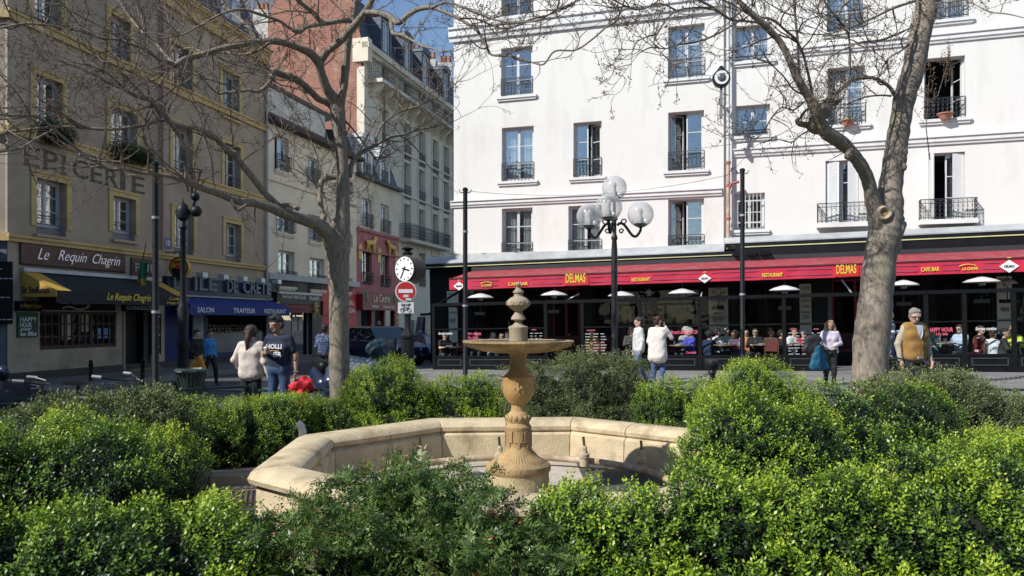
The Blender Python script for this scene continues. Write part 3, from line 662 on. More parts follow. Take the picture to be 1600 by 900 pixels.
# the chamfered corner and the short wall turning towards the camera, which runs on out of the frame
cw = thing('side_building', 'grey wall of the corner building turning left, at the left edge behind the menu boards', 'building', (X0-.02, Y0, 0), R(8))
m = MB(); m.box(-8,0,0,8,-.1,3.7); m.build('shop_wall', greywall, cw); m = MB(); m.box(-8,0,.02,8,3.7,HC); m.build('wall', pubwall, cw)
for z in (3.62,6.3,9.15,HC-.2): MB().box(-8,.1,-.1,.019,z,z+.2).build('cornice', yellow, cw)
mb = thing('menu_board', 'tall black menu board with rows of chalk writing at the left edge', 'menu board', (X0-.02,Y0-.05,0), R(8))
MB().box(-1.1,.18,-.05,0,1.55,3.1).build('board', black, mb)
chalk = mat('chalk_white', (.55,.55,.55), .9); chy = mat('chalk_green', (.35,.45,.1), .9)
rs = random.Random(3); m = MB()
for i in range(18):
    z = 3.0-i*.078; x = -.95
    while x < .12:
        w = rs.uniform(.04,.13); m.box(x,x+w,-.054,-.051,z-.022,z+.0); x += w+.025
        if rs.random() < .15: break
m.build('chalk_writing', chalk, mb)
hs = thing('hanging_sign', 'dark round hanging sign on the wall above the menu board at the left edge', 'sign', (X0-.45, Y0-.25, 3.35)); MB().lathe([(.001,-.04),(.3,-.04),(.3,.04),(.001,.04)], 20).build('disc', black, hs, 40, rot=(R(90),0,0)); MB().ring((0,-.045,0),.18,.012).build('emblem', chalk, hs)
# --- signs of the pub
brown = mat('dark_brown_board', (.07,.03,.02), .5, var=.3)
def sign(label, px0, yt, px1, yb, boardm, fac, off=.06, name='shop_sign', cat='sign', z=None):
    a, zt = fac.hit(px0, yt, off); b, _ = fac.hit(px1, yt, off); _, zb = fac.hit(px0, yb, off)
    o = fac.M @ Vector((a, -off, 0)); t = thing(name, label, cat, (o.x, o.y, 0), (0, fac.rot[1], fac.rot[2]))
    t.location.z = o.z; WM[t.name] = Matrix.Translation(o) @ Euler(fac.rot).to_matrix().to_4x4()
    MB().box(0,b-a,0,off-.004,zb,zt).build('board', boardm, t)
    return t, b-a, zb, zt
neon = mat('white_neon_tube', (.75,.75,.8), .4, emit=.15)
t, W, zb, zt = sign('long brown shop sign with white script lettering above the black awning', 33, 378, 196, 412, brown, PUB)
for wd_, x0, w in (('Le',.13,.1),('Requin',.31,.27),('Chagrin',.64,.29)): text(wd_, (zt-zb)*(.52 if wd_ == 'Le' else .66), t, neon, (W*x0,-.03,zb+(zt-zb)*(.28 if wd_ == 'Le' else .16)), w=W*w, shear=.45, bold=-.012)
m = MB(); e = .02
for z in (zb, zt): m.box(0,W,-.015,-.0,z-e,z+e)
m.build('edge_trim', black, t)
t, W, zb, zt = sign('small brown sign reading PUB right of the long script sign', 206, 402, 247, 432, brown, PUB); text('PUB', .26, t, mat('grey_letter', (.3,.3,.3), .6), (W*.1,-.02,zb+.16), w=W*.8, bold=.01)
def awning(label, fac, pa, pb, ytop, out, drop, fabric, ends=None, vz=.3, zt=None, endtext=None):
    a, z = fac.hit(pa, ytop); b, _ = fac.hit(pb, ytop); z = zt or z; o = fac.M @ Vector((a,0,0)); t = thing('shop_awning', label, 'awning', tuple(o), fac.rot); W = b-a; z1 = z-drop
    MB().add([(0,-.03,z),(W,-.03,z),(W,-out,z1),(0,-out,z1),(0,-.03,z-.03),(W,-.03,z-.03),(W,-out,z1-.03),(0,-out,z1-.03)], [(0,1,2,3),(7,6,5,4),(0,3,7,4),(1,5,6,2),(2,6,7,3),(0,4,5,1)]).build('canopy', fabric, t)
    MB().box(0,W,-out-.02,-out,z1-vz,z1+.005).build('valance', fabric, t)
    MB().box(-.02,W+.02,-.12,-.005,z,z+.1).build('roller_case', mat('pale_metal_strip', (.45,.47,.5), .4), t)
    if ends:
        for x in (-.012, W+.012):
            m = MB(); m.prism([(-.03,z-.0),(-out-.03,z1+.01),(-out-.03,z1-vz*.5),(-.03,z1-vz*.5)], x-.012, x+.012, 'x'); m.build('end_panel', ends, t)
        for x0, x1 in ((-.02,.5),(W-.5,W+.02)):
            d = drop/out; MB().add([(x0,-.03,z+.012),(x1,-.03,z+.012),(x1,-out-.01,z1+.012),(x0,-out-.01,z1+.012)], [(0,1,2,3)]).build('end_stripe', ends, t)
    return t, W, z1
blackcl = mat('black_awning_cloth', (.012,.016,.018), .8, var=.2); gold = mat('golden_awning_cloth', (.50,.30,.05), .75, var=.08)
ylet = mat('yellow_lettering', (.75,.58,.06), .6)
aw, W, z1 = awning('black awning with golden yellow end panels over the pub window and door', PUB, 33, 247, 424, 1.05, .5, blackcl, gold, .3)
text('Le Requin Chagrin', .26, aw, ylet, (W*.33,-1.08,z1-.25), w=W*.34, shear=.4, bold=.008); text('Code', .09, aw, ylet, (W*.83,-1.08,z1-.12), w=.5); text('Happy Hour', .09, aw, ylet, (W*.81,-1.08,z1-.26), w=.8)
tt = text('St Stefanus', .17, aw, mat('dark_letter', (.02,.02,.02), .7), (-.03,-.12,z1-.05), w=.82, bold=.02, rotz=-R(90)); tt.location.y = -.95; tt.rotation_euler = (0,0,R(90))
tt.location = (-.03, -.06-.0, z1-.06); tt.rotation_euler = (0,0,-R(90)); 
t, W, zb, zt = sign('black board with white brewery script and wave under the black awning', 66, 464, 180, 484, black, PUB, .1); text('Carlsberg', .26, t, mat('pale_letter', (.5,.5,.5), .6), (W*.2,-.02,zb+.1), w=W*.42, bold=.015); m = MB(); m.tube([(W*.25+i*.1,-.02,zb+.06+.035*math.sin(i*.8)) for i in range(10)], .025, 4); m.build('wave_emblem', mat('pale_letter', (.5,.5,.5)), t)
t, W, zb, zt = sign('golden script name band under the yellow end of the black awning', 28, 470, 66, 486, black, PUB, .12); text('Le Requin Chagrin', .14, t, gold, (.05,-.02,zb+.06), w=W-.1, shear=.4)
t, W, zb, zt = sign('small black sign reading GUINNESS above the pub door', 194, 475, 233, 486, black, PUB, .1); text('GUINNESS', .13, t, mat('pale_letter', (.5,.5,.5)), (.06,-.02,zb+.04), w=W-.12, bold=.01)
t, W, zb, zt = sign('green Happy Hour poster on the beige wall left of the pub window', 28, 488, 60, 527, mat('dark_green_board', (.015,.07,.045), .6), PUB, .05); pw = mat('enamel_white', (.8,.8,.8))
for w_, k, hh in (('HAPPY',.62,.12),('HOUR',.40,.12),('pour',.22,.09),('les filles',.05,.11)): text(w_, hh, t, pw, (W*.08,-.02,zb+(zt-zb)*k), w=W*(.8 if len(w_) > 4 else .55), shear=.3 if w_[0] in 'pl' else 0)
t, W, zb, zt = sign('narrow dark menu panel between the pub door and the blue shop', 236, 490, 252, 555, black, PUB, .05); m = MB()
for i in range(14): m.box(.06,W-.06-(i*7 % 5)*.03,-.004,-.001,zt-.1-i*.12,zt-.07-i*.12)
m.build('writing', chalk, t)
# pub window with small panes, door, posters
a,b,c,d = shop_holes[0]; m = MB(); wood = mat('dark_red_wood', (.045,.018,.014), .5, var=.3)
m.box(a,b,.05,.12,c,c+.1).box(a,b,.05,.12,d-.08,d)
for i in range(13): x = a+(b-a)*i/12; m.box(x-(.05 if i % 4 == 0 else .02),x+(.05 if i % 4 == 0 else .02),.05,.12,c+.1,d-.08)
for k in (.33,.66): m.box(a,b,.06,.11,c+(d-c)*k-.02,c+(d-c)*k+.02)
m.build('shop_window_frame', wood, pub)
for i in range(12):
    for k in range(3): inst(PANE, 'pane', pub, (a+(b-a)*i/12, .1, c+.05+(d-c-.1)*k/3), 0, ((b-a)/12, 1, (d-c-.1)/3))
rs = random.Random(5)
for i, (k, z, w, h, cc) in enumerate([(.3,.1,.3,1.0,(.4,.4,.3)),(.55,.3,.25,.7,(.35,.3,.2)),(.66,.1,.12,.16,(.6,.6,.6)),(.76,.1,.14,.3,(.1,.35,.5)),(.84,.1,.16,.3,(.1,.2,.6)),(.9,.1,.12,.3,(.2,.5,.6)),(.72,.8,.3,.12,(.5,.04,.04))]):
    MB().box(a+(b-a)*k,a+(b-a)*k+w,.085,.095,c+.15+z,c+.15+z+h).build('window_poster', mat('poster%d' % i, cc, .6), pub)
a,b,c,d = shop_holes[1]; MB().box(a,b,.5,.58,c,d).build('door', mat('dark_door', (.03,.032,.03), .5), pub); [MB().box(x,x+.1,-.03,.1,c,d+.05).build('door_jamb', mat('door_frame_beige', (.22,.2,.16), .7), pub) for x in (a-.1,b)]
MB().box(a-.1,b+.1,-.35,-.0,0,.16).build('door_step', mat('worn_yellow_step', (.22,.17,.07), .9), pub)
# round bracket sign and flag
o = PUB.M @ Vector((PUB.hit(258,418)[0], -.55, 0)); zc = CZ+82*(o.y)/F
t = thing('round_sign', 'round amber beer sign on an iron bracket above the right yellow awning end', 'sign', (o.x, o.y, zc), R(-8))
MB().lathe([(.001,-.09),(.3,-.09),(.33,-.07),(.33,.07),(.3,.09),(.001,.09)], 28).build('disc', mat('amber_disc', (.55,.27,.02), .4), t, 40, rot=(R(90),0,0))
MB().ring((0,-.09,0),.31,.022,28).build('rim', black, t); MB().prism([(-.27,-.05),(-.1,-.0),(.05,-.06),(.2,.0),(.27,-.08),(.16,-.25),(0,-.3),(-.16,-.25)], -.099, -.091).build('dark_field', black, t); MB().prism([(.08*math.cos(a*.5),.02+.08*math.sin(a*.5)) for a in range(13)], -.104, -.1).build('red_dot', mat('sign_red', (.5,.02,.02)), t)
text('BIERE', .08, t, black, (0,-.1,.13), w=.3, align='CENTER'); MB().bar((0,0,.34),(0,0,.5),.03).bar((-.55,.05,.5),(.05,0,.5),.03).build('bracket', iron, t)
o = PUB.M @ Vector((PUB.hit(207,400)[0], -.3, 0)); t = thing('flag', 'limp green and gold flag on a short pole beside the PUB sign', 'flag', (o.x,o.y,CZ+60*o.y/F)); MB().tube([(-.02,0,.3),(.25,-.2,1.15)], .012, 5).build('pole', black, t)
for nm, z0, z1_, cc in (('green_half',.12,.62,(.01,.16,.08)),('gold_half',-.45,.14,(.28,.20,.03))):
    m = MB(); N = 12
    for i in range(N):
        for j in range(4):
            def q(i,j): u = i/N; z = z0+(z1_-z0)*j/4; return (-.1+u*.28+.12*(z), -.05+.06*math.sin(u*9+z*3), z-.05*u)
            m.quad(q(i,j),q(i+1,j),q(i+1,j+1),q(i,j+1))
    m.build(nm, mat('flag_'+nm, cc, .8), t, fixn=False)
# window boxes of ivy on the second floor cornice
for k, (pp, lab) in enumerate([((62,98,208),'trailing ivy in a window box under the upper left ochre window'),((172,222,238),'bushy dark plant spilling from the second window ledge above the painted lettering')]):
    a, z = PUB.hit(pp[0], pp[2]); b, _ = PUB.hit(pp[1], pp[2]); bl = []
    for i in range(4): q = PUB.M @ Vector((a+(b-a)*(i+.5)/4, -.2, z)); bl.append((q.x,q.y,z+.02*i,.26,.26,.24))
    rng = random.Random(k)
    bush('ivy_plant', lab, 'plant', bl, 'dull', 700, .045, 50+k, .05, .1, -.2)
# blue shop
t, W, zb, zt = sign('dark blue fascia sign reading ILE DE CRETE in raised grey letters', 262, 431, 424, 458, mat('blue_black_fascia', (.012,.022,.05), .4), PUB, .2)
lm = mat('grey_blue_letters', (.09,.12,.16), .35, metal=.2); x = W*.09
for w_, x0, x1 in (("L'",.03,.09),('ILE',.2,.4),('DE',.5,.6),('CRETE',.66,.97)): text(w_, .46, t, lm, (W*x0,-.05,zb+.14), w=W*(x1-x0), bold=.02, ext=.05)
for i in range(5):
    s = W*(.17+.19*i); m = MB(); m.tube([(s-.5,-.02,zt+.1),(s-.1,-.35,zt+.16)], .012, 4); m.build('lamp_arm', zinc, t, fixn=False)
    MB().box(s-.12,s+.14,-.62,-.36,zt+.0,zt+.16).build('flood_lamp', mat('silver_lamp', (.5,.55,.6), .35, metal=.4), t, rot=(0,0,0))
bluec = mat('royal_blue_cloth', (.008,.035,.21), .7, var=.1)
aw, W, z1 = awning('blue awning with white words over the traiteur shop front', PUB, 262, 424, 462, .8, .28, bluec, None, .34)
for w_, x0, x1 in (('SALON',.06,.2),('TRAITEUR',.38,.60),('RESTAURANT',.70,.95)): text(w_, .17, aw, pw, (W*x0,-.83,z1-.26), w=W*(x1-x0), bold=.005)
a,b,c,d = shop_holes[2]; m = MB(); m.box(a,b,.1,.9,c-.0,c+.7); m.build('display_counter', mat('steel_counter', (.22,.23,.24), .35, metal=.4), pub)
m = MB(); rs = random.Random(9)
for k in range(3):
    for i in range(16): x = a+.1+(b-a-.2)*i/16; m.box(x,x+.14,.12+.2*k,.3+.2*k,c+.72+.1*k,c+.75+.1*k+rs.random()*.05)
m.build('food_trays', mat('food_trays', (.25,.2,.13), .6, var=.6, scale=9), pub)
MB().box(a,b,.02,.1,0.05,c-.01).build('counter_front', mat('white_tile', (.35,.38,.45), .4), pub)
MB().box(shop_holes[3][0],shop_holes[3][1],.1,.16,0,shop_holes[3][3]).build('door', mat('navy_door', (.01,.02,.12), .4), pub)
t, W, zb, zt = sign('framed pale menu sheet on the blue shop front', 303, 492, 318, 545, mat('pale_paper', (.3,.32,.34), .7), PUB, .06)
m = MB(); [m.box(.06,W-.08-(i*5 % 4)*.04,-.004,-.001,zt-.1-i*.09,zt-.075-i*.09) for i in range(14)]; m.build('writing', mat('grey_ink', (.12,.12,.14)), t)

# --- cream building further up the street
CRM = Fac(*(PUB.M @ Vector((L1,0,0))).to_2d(), TH-R(1.4))
cream = mat('cream_render', (.72,.65,.52), .85, var=.07, scale=1, dirt=(.58,.51,.41), dscale=.6)
L2 = CRM.hit(557, 300)[0]
cb = thing('cream_building', 'plain cream house with black window railings, left of the pink fronted house', 'building', CRM.loc, CRM.rot)
cw2 = [CRM.rect(*r) for r in [(429,208,451,264),(480,243,499,284),(432,318,458,362),(482,334,501,376),(435,390,460,447),(484,402,507,452)]]
cols = [(cw2[i][0], cw2[i][1]) for i in (4, 5)]; dx = cols[1][0]-cols[0][0]
allw = cw2+[(cols[1][0]+dx, cols[1][1]+dx, w[2], w[3]) for w in (cw2[1], cw2[3], cw2[5])]
zE = CRM.hit(420,192)[1]
m = MB(); wall(m, 0, L2, 3.55, zE, allw, .22); m.quad((0,0,3.55),(0,8,3.55),(0,8,zE),(0,0,zE)); m.quad((L2,0,0),(L2,8,0),(L2,8,zE),(L2,0,zE)); m.quad((0,8,0),(L2,8,0),(L2,8,zE),(0,8,zE)); m.build('wall', cream, cb, fixn=False)
MB().box(.02,L2-.02,.9,1,0,zE).build('interior', dark, cb)
for z in (CRM.hit(420,277)[1],): MB().box(0,L2,-.07,-.003,z-.1,z+.08).build('cornice', cream, cb)
m = MB(); m.box(-.1,L2+.1,-.45,.1,zE,zE+.14); m.build('eaves', mat('dark_wood', (.06,.04,.03), .8), cb)
m = MB(); m.add([(-.1,-.45,zE+.15),(L2+.1,-.45,zE+.15),(L2+.1,4,zE+2.6),(-.1,4,zE+2.6),(L2+.1,8,zE+.2),(-.1,8,zE+.2)], [(0,1,2,3),(3,2,4,5),(0,3,5),(1,4,2)]); m.build('roof', mat('brown_tile_roof', (.12,.075,.05), .85, var=.35, scale=14, bump=.7), cb)
m = MB(); m.prism([(1.2,zE-.5),(6.8,zE-.5),(6.8,zE+.7),(4.2,zE+1.5),(1.2,zE+2.1)], 2.0, 2.0+L2-3, 'x'); m.build('gable', mat('white_gable', (.62,.6,.55), .85, dirt=(.4,.38,.33)), cb)
m = MB(); m.add([(1.9,1.0,zE+2.25),(1.9,4.25,zE+1.6),(1.9,7.0,zE+.75),(L2,1.0,zE+2.25),(L2,4.25,zE+1.6),(L2,7.0,zE+.75)], [(0,1,4,3),(1,2,5,4)]); m.build('roof', zinc, cb, fixn=False)
for i, (a,b,c,d) in enumerate(allw):
    op = (75,5) if i == 0 else (0,0)
    window(cb, a, b, c, d, 3, .2, op, rail=.62 if i < 9 else 0, railout=.12, sill=.06, sm=cream, curtain=(i % 2 == 1))
MB().box(-.05,L2,-.18,-.0,3.3,3.55).build('ledge', zinc, cb)
# shop fronts of the cream building
blk = mat('black_shopfront', (.015,.014,.015), .5, var=.3); redp = mat('bright_red_shopfront', (.48,.012,.015), .5, var=.08)
aS = CRM.hit(503,500)[0]
m = MB(); a0 = CRM.hit(437,500)[0]; a1 = CRM.hit(488,500)[0]; wall(m, 0, aS, -.1, 3.3, [(a0,a1,.05,2.3)], .3); m.build('shop_wall', blk, cb, fixn=False)
m = MB(); wall(m, aS, L2, -.1, 3.3, [(aS+.8,aS+2.0,.05,2.3),(L2-2.3,L2-.9,.05,2.3)], .3); m.build('shop_wall', redp, cb, fixn=False)
m = MB(); m.box(a0,a0+.05,.2,.26,.05,2.3).box(a1-.05,a1,.2,.26,.05,2.3).box((a0+a1)/2-.03,(a0+a1)/2+.03,.2,.26,.05,2.3).box(a0,a1,.2,.26,2.24,2.3); m.build('door_frame', zinc, cb)
for k in range(2): inst(PANE, 'pane', cb, (a0+(a1-a0)/2*k, .23, .1), 0, ((a1-a0)/2,1,2.15))
m = MB()
for i in range(3):
    for j in range(2): m.box(a1-1.3+j*.45,a1-.95+j*.45,.19,.2,1.2+i*.33,1.47+i*.33)
m.build('door_poster', mat('door_paper', (.4,.42,.38), .7), cb)
t, W, zb, zt = sign('black fascia with white words for the Asian food shop', 433, 456, 500, 474, blk, CRM, .3); text('TRAITEUR ASIATIQUE', .2, t, pw, (W*.08,-.02,zb+.2), w=W*.55); text('0951620876', .17, t, pw, (W*.72,-.02,zb+.2), w=W*.25); MB().box(0,W,-.1,0,zt-.06,zt+.03).build('lamp_strip', mat('pale_metal_strip', (.45,.47,.5)), t)
t, W, zb, zt = sign('dark red dotted sign below the black fascia of the Asian food shop', 437, 474, 493, 488, mat('dark_red_sign', (.12,.01,.015), .5), CRM, .25, )
text('DELICES', .18, t, mat('sign_red2', (.4,.02,.03)), (W*.12,-.02,zb+.3), w=W*.6, bold=.02); text('SUSHI', .16, t, mat('sign_red2', (.4,.02,.03)), (W*.3,-.02,zb+.06), w=W*.4)
for k, (px, lab) in enumerate(((434,'golden character ornament left of the dark red sign'),(493,'golden character ornament right of the dark red sign'))):
    a, z = CRM.hit(px, 484, .3); o = CRM.M @ Vector((a,-.34,z)); t = thing('gold_ornament', lab, 'ornament', tuple(o), TH); m = MB()
    for p, q in (((-.2,.15),(.2,.18)),((0,.35),(-.02,-.1)),((-.02,0),(-.2,-.35)),((0,0),(.22,-.33)),((-.18,-.0),(.2,-.02)),((-.1,.3),(-.2,.2))): m.bar((p[0],0,p[1]),(q[0],0,q[1]),.07,.03)
    m.build('character', mat('gold_leaf', (.6,.4,.05), .4), t)
t, W, zb, zt = sign('white words on the bright red shop front right of the tree trunk', 505, 470, 556, 492, redp, CRM, .08); text('BURGERS', .2, t, pw, (W*.5,-.02,zb+.5), w=W*.42); text('MAISON', .22, t, pw, (W*.5,-.02,zb+.12), w=W*.45)
# --- Le Cedre house
CED = Fac(*(CRM.M @ Vector((L2,0,0))).to_2d(), TH-R(2.5))
L3 = CED.hit(623, 300)[0]; ce = thing('cedar_house', 'narrow house with dusty pink first floor, golden lion reliefs and slate mansard', 'building', CED.loc, CED.rot)
beige = mat('pale_stone_render', (.64,.59,.47), .85, var=.07, dirt=(.36,.33,.26), dscale=.7); pink = mat('dusty_pink_paint', (.40,.13,.135), .7, var=.08, dirt=(.28,.1,.1)); 
zP = CED.hit(562,358)[1]; zM = CED.hit(562,277)[1]; zS = CED.hit(562,455)[1]
w2 = [CED.rect(566,308,581,355), CED.rect(595,318,608,364)]; w1 = [CED.rect(568,390,583,444), CED.rect(596,396,611,448)]
w1 = [(w2[i][0], w2[i][1], w1[i][2], w1[i][3]) for i in (0,1)]
m = MB(); wall(m, 0, L3, zP, zM, w2, .2); m.build('wall', beige, ce, fixn=False)
m = MB(); wall(m, 0, L3, zS, zP, w1, .2); m.build('painted_wall', pink, ce, fixn=False)
m = MB(); wall(m, 0, L3, -.1, zS, [(.5,1.7,.05,2.2),(2.1,3.2,.05,2.2),(3.4,L3-.6,.6,2.2)], .25); m.build('shop_wall', mat('wine_red_shopfront', (.13,.014,.018), .5, var=.15), ce, fixn=False)
MB().box(.02,L3,.9,1,0,zM).box(0,L3,6,6.1,0,zM+3).build('interior', dark, ce)
m = MB(); m.add([(0,0,zM+.15),(L3,0,zM+.15),(L3,.9,zM+2.4),(0,.9,zM+2.4),(L3,6,zM+2.8),(0,6,zM+2.8),(0,6,zM),(L3,6,zM)], [(0,1,2,3),(3,2,4,5),(0,3,5,6),(1,7,4,2)]); m.build('roof', slate, ce)
for s0 in ((w2[0][0]+w2[0][1])/2, (w2[1][0]+w2[1][1])/2):
    m = MB(); m.box(s0-.62,s0-.42,.0,1.2,zM+.2,zM+2.1).box(s0+.42,s0+.62,.0,1.2,zM+.2,zM+2.1).box(s0-.7,s0+.7,-.1,1.3,zM+2.1,zM+2.3); m.build('dormer', whitepaint, ce)
    window(ce, s0-.42, s0+.42, zM+.25, zM+2.1, 3, .12, rail=.6, rm=railm)
MB().box(-.1,L3+.1,-.3,.05,zM,zM+.18).build('gutter', mat('dark_gutter', (.05,.05,.055)), ce); MB().box(0,L3,-.1,0,zP-.08,zP+.08).box(0,L3,-.08,0,zP-1.1,zP-1.0).build('cornice', pink, ce)
for (a,b,c,d) in w2: window(ce, a, b, c, d, 3, .18, rail=.7, railout=.1)
for (a,b,c,d) in w1: window(ce, a, b, c, d, 3, .18, fm=mat('plum_joinery', (.05,.02,.03)), rail=.6, railout=.1)
goldm = mat('gilded_relief', (.55,.36,.05), .45, var=.2)
for k, s in enumerate((L3*.28, L3*.78)):
    f = 1 if k == 0 else -1; z = zP-.62
    skin_obj([((s-.4*f,-.1,z),(s+.3*f,-.1,z+.05),.13,.16,.6),((s+.35*f,-.1,z+.1),(s+.5*f,-.1,z+.3),.15,.13,.6),((s+.55*f,-.12,z+.28),(s+.68*f,-.12,z+.22),.07,.05)]+[((s+x*f,-.1,z-.05),(s+(x+q)*f,-.1,z-.45),.06,.045) for x, q in ((-.4,-.05),(-.28,.1),(.25,.08),(.38,-.06))]+[((s-.5*f,-.1,z),(s-.72*f,-.1,z+.35),.03,.03)], .04, 'gilded_lion', goldm, ce, .05)
for s in (.35, L3*.5, L3-.35): MB().prism([(s-.2,zS+1.6),(s+.2,zS+1.6),(s+.2,zS+2.2),(s+.1,zS+2.4),(s-.1,zS+2.4),(s-.2,zS+2.2)], -.05, -.002).build('gilded_plaque', goldm, ce)
t, W, zb, zt = sign('wine red sign reading Le Cedre with two green cedar trees', 567, 459, 622, 484, mat('wine_red_sign', (.2,.02,.025), .5), CED, .3)
text('Le Cedre', .42, t, mat('cream_letters', (.75,.62,.4)), (W*.28,-.02,zb+.42), w=W*.46, bold=.01); text('TRAITEUR', .12, t, pw, (W*.22,-.02,zb+.12), w=W*.2); text('SANDWICHERIE', .12, t, pw, (W*.55,-.02,zb+.12), w=W*.33)
for s in (.1,.9): MB().prism([(W*s,zb+1.1),(W*s-.18,zb+.55),(W*s-.05,zb+.55),(W*s-.05,zb+.35),(W*s+.05,zb+.35),(W*s+.05,zb+.55),(W*s+.18,zb+.55)], -.03, -.002).build('cedar_emblem', mat('cedar_green', (.04,.25,.05)), t)
m = MB(); rs = random.Random(2)
for i in range(7): m.box(L3-.5,L3-.1,-.03,-.0,.3+i*.28,.5+i*.28)
m.build('menu_pictures', mat('menu_pictures', (.45,.2,.08), .6, var=.8, scale=12), ce)
# --- large stone block behind with brick party wall
HAU = Fac(-8.9, 46, math.atan2(1, .286))
stone = mat('pale_limestone', (.74,.65,.50), .85, var=.06, scale=.8, dirt=(.56,.51,.41), dscale=.5, bump=.1); L4 = 24
ha = thing('stone_apartment_block', 'tall pale limestone apartment block with red brick party wall, iron balconies and slate mansard', 'building', HAU.loc, HAU.rot)
sx = [HAU.hit(px, 300)[0] for px in (602,636,659,680,697,711)]+[18.3,21]
rows_ = [(HAU.hit(636,160)[1], 2.3), (HAU.hit(636,250)[1], 2.5), (HAU.hit(636,312)[1], 2.5), (HAU.hit(636,372)[1], 2.3), (HAU.hit(636,446)[1], 2.4)]
zC = 18.0; hol = []
for k, (z, h) in enumerate(rows_):
    for s in sx:
        if k == 4 and s < sx[1]: continue
        hol.append((s-.55, s+.55, z, z+h))
m = MB(); wall(m, 0, L4, 0, zC, hol, .35); m.build('wall', stone, ha, fixn=False)
MB().box(.05,L4,1.2,1.3,0,zC).build('interior', dark, ha)
for (a,b,c,d) in hol: window(ha, a, b, c, d, 2, .3, fm=mat('stone_joinery', (.5,.5,.47)), curtain=True, rail=(.9 if c < rows_[0][0]-.1 else 0), rm=railm, railout=.05)
zb0 = rows_[0][0]-.2; MB().box(.5,L4,-1.0,0,zb0-.22,zb0).build('balcony_slab', stone, ha); r_ = railing_mb(L4-.6, 1.0, .95, .55); r_.build('railing', railm, ha, loc=(0,0,zb0))
cbm = MB().prism([(0,-.22),(-.85,-.22),(-.7,-.5),(-.2,-.95),(0,-1.0)], -.14, .14, 'x').mesh('corbel', stone)
for s in np.arange(1.0, L4, 1.45): inst(cbm, 'corbel', ha, (float(s),0,zb0))
zb1 = rows_[3][0]-.15; MB().box(sx[1]-1.2,sx[3]+1.3,-.8,0,zb1-.2,zb1).build('balcony_slab', stone, ha); railing_mb(sx[3]-sx[1]+2.4, 1.0, .75, sx[1]-1.15).build('railing', railm, ha, loc=(0,0,zb1))
for s in sx: MB().box(s-.75,s-.6,-.05,-.002,rows_[4][0],zb0-.4).box(s+.6,s+.75,-.05,-.002,rows_[4][0],zb0-.4).build('pilaster', stone, ha)
for z in [r[0]+r[1]+.5 for r in rows_[1:]]: MB().box(0,L4,-.09,-.051,z,z+.12).build('string_course', stone, ha)
MB().box(-.2,L4,-.45,0,zC-.1,zC+.25).box(-.1,L4,-.25,0,zC-.35,zC-.1).build('cornice', stone, ha); MB().box(-.2,.35,-.4,.7,zC-.9,zC+.5).box(-.12,.35,-.12,.5,0,zC-1.2).build('corner_pier', stone, ha)
m = MB(); m.add([(0,.1,zC+.26),(L4,.1,zC+.26),(L4,1.5,zC+3.9),(0,1.5,zC+3.9),(L4,10,zC+4.6),(0,10,zC+4.6),(0,10,zC),(L4,10,zC)], [(0,1,2,3),(3,2,4,5),(0,3,5,6),(1,7,4,2)]); m.build('roof', slate, ha)
for k, px in enumerate((593,628,657,690)):
    s = HAU.hit(px, 120)[0]+1.0; m = MB(); m.box(s-.8,s-.5,-.0,1.6,zC+.3,zC+2.8).box(s+.5,s+.8,-.0,1.6,zC+.3,zC+2.8)
    arc = [(s-.85,zC+2.8)]+[(s-.85*math.cos(a),zC+2.8+.45*math.sin(a)) for a in np.linspace(0,math.pi,9)]+[(s+.85,zC+2.8)]; m.prism(arc, -.1, 1.9); m.build('dormer', slate, ha)
    window(ha, s-.5, s+.5, zC+.4, zC+2.8, 3, .1)
brick = bpy.data.materials.new('red_brick_wall'); brick.use_nodes = True; t_ = brick.node_tree; bs = t_.nodes['Principled BSDF']; bs.inputs['Roughness'].default_value = .9
tc = t_.nodes.new('ShaderNodeTexCoord'); mp = t_.nodes.new('ShaderNodeMapping'); mp.inputs['Rotation'].default_value = (R(90),0,0); bk = t_.nodes.new('ShaderNodeTexBrick')
bk.inputs['Scale'].default_value = 2.0; bk.inputs['Color1'].default_value = (.44,.165,.10,1); bk.inputs['Color2'].default_value = (.35,.12,.075,1); bk.inputs['Mortar'].default_value = (.42,.33,.25,1); bk.inputs['Mortar Size'].default_value = .02; bk.inputs['Brick Width'].default_value = .5; bk.inputs['Row Height'].default_value = .2
nz = t_.nodes.new('ShaderNodeTexNoise'); nz.inputs['Scale'].default_value = 1.6; nz.inputs['Detail'].default_value = 10; nz.inputs['Roughness'].default_value = .75; r2 = t_.nodes.new('ShaderNodeValToRGB'); r2.color_ramp.elements[0].position = .54; r2.color_ramp.elements[1].position = .72
mx = t_.nodes.new('ShaderNodeMix'); mx.data_type = 'RGBA'; mx.inputs[7].default_value = (.55,.42,.30,1)
t_.links.new(tc.outputs['Object'], mp.inputs[0]); t_.links.new(mp.outputs[0], bk.inputs['Vector']); t_.links.new(tc.outputs['Object'], nz.inputs['Vector']); t_.links.new(nz.outputs['Fac'], r2.inputs[0]); t_.links.new(r2.outputs[0], mx.inputs[0]); t_.links.new(bk.outputs['Color'], mx.inputs[6]); t_.links.new(mx.outputs[2], bs.inputs['Base Color'])
bw = thing('brick_wall_block', 'rough red brick party wall rising above the cream house, chimneys on its left', 'building', (-8.9,46,0), R(2))
tl, tr_ = -12.6*46/46*.985, 0
wl = (420-800)/F*46+8.9
m = MB(); m.prism([(wl,8),(-.12,8),(-.12,18.4),(-.9,21.8),(-5.2,21.2),(wl,19.0)], 0, .4); m.build('wall', brick, bw)
MB().box(-3.6,-3.3,-.02,.1,15.2,15.8).build('vent', dark, bw)
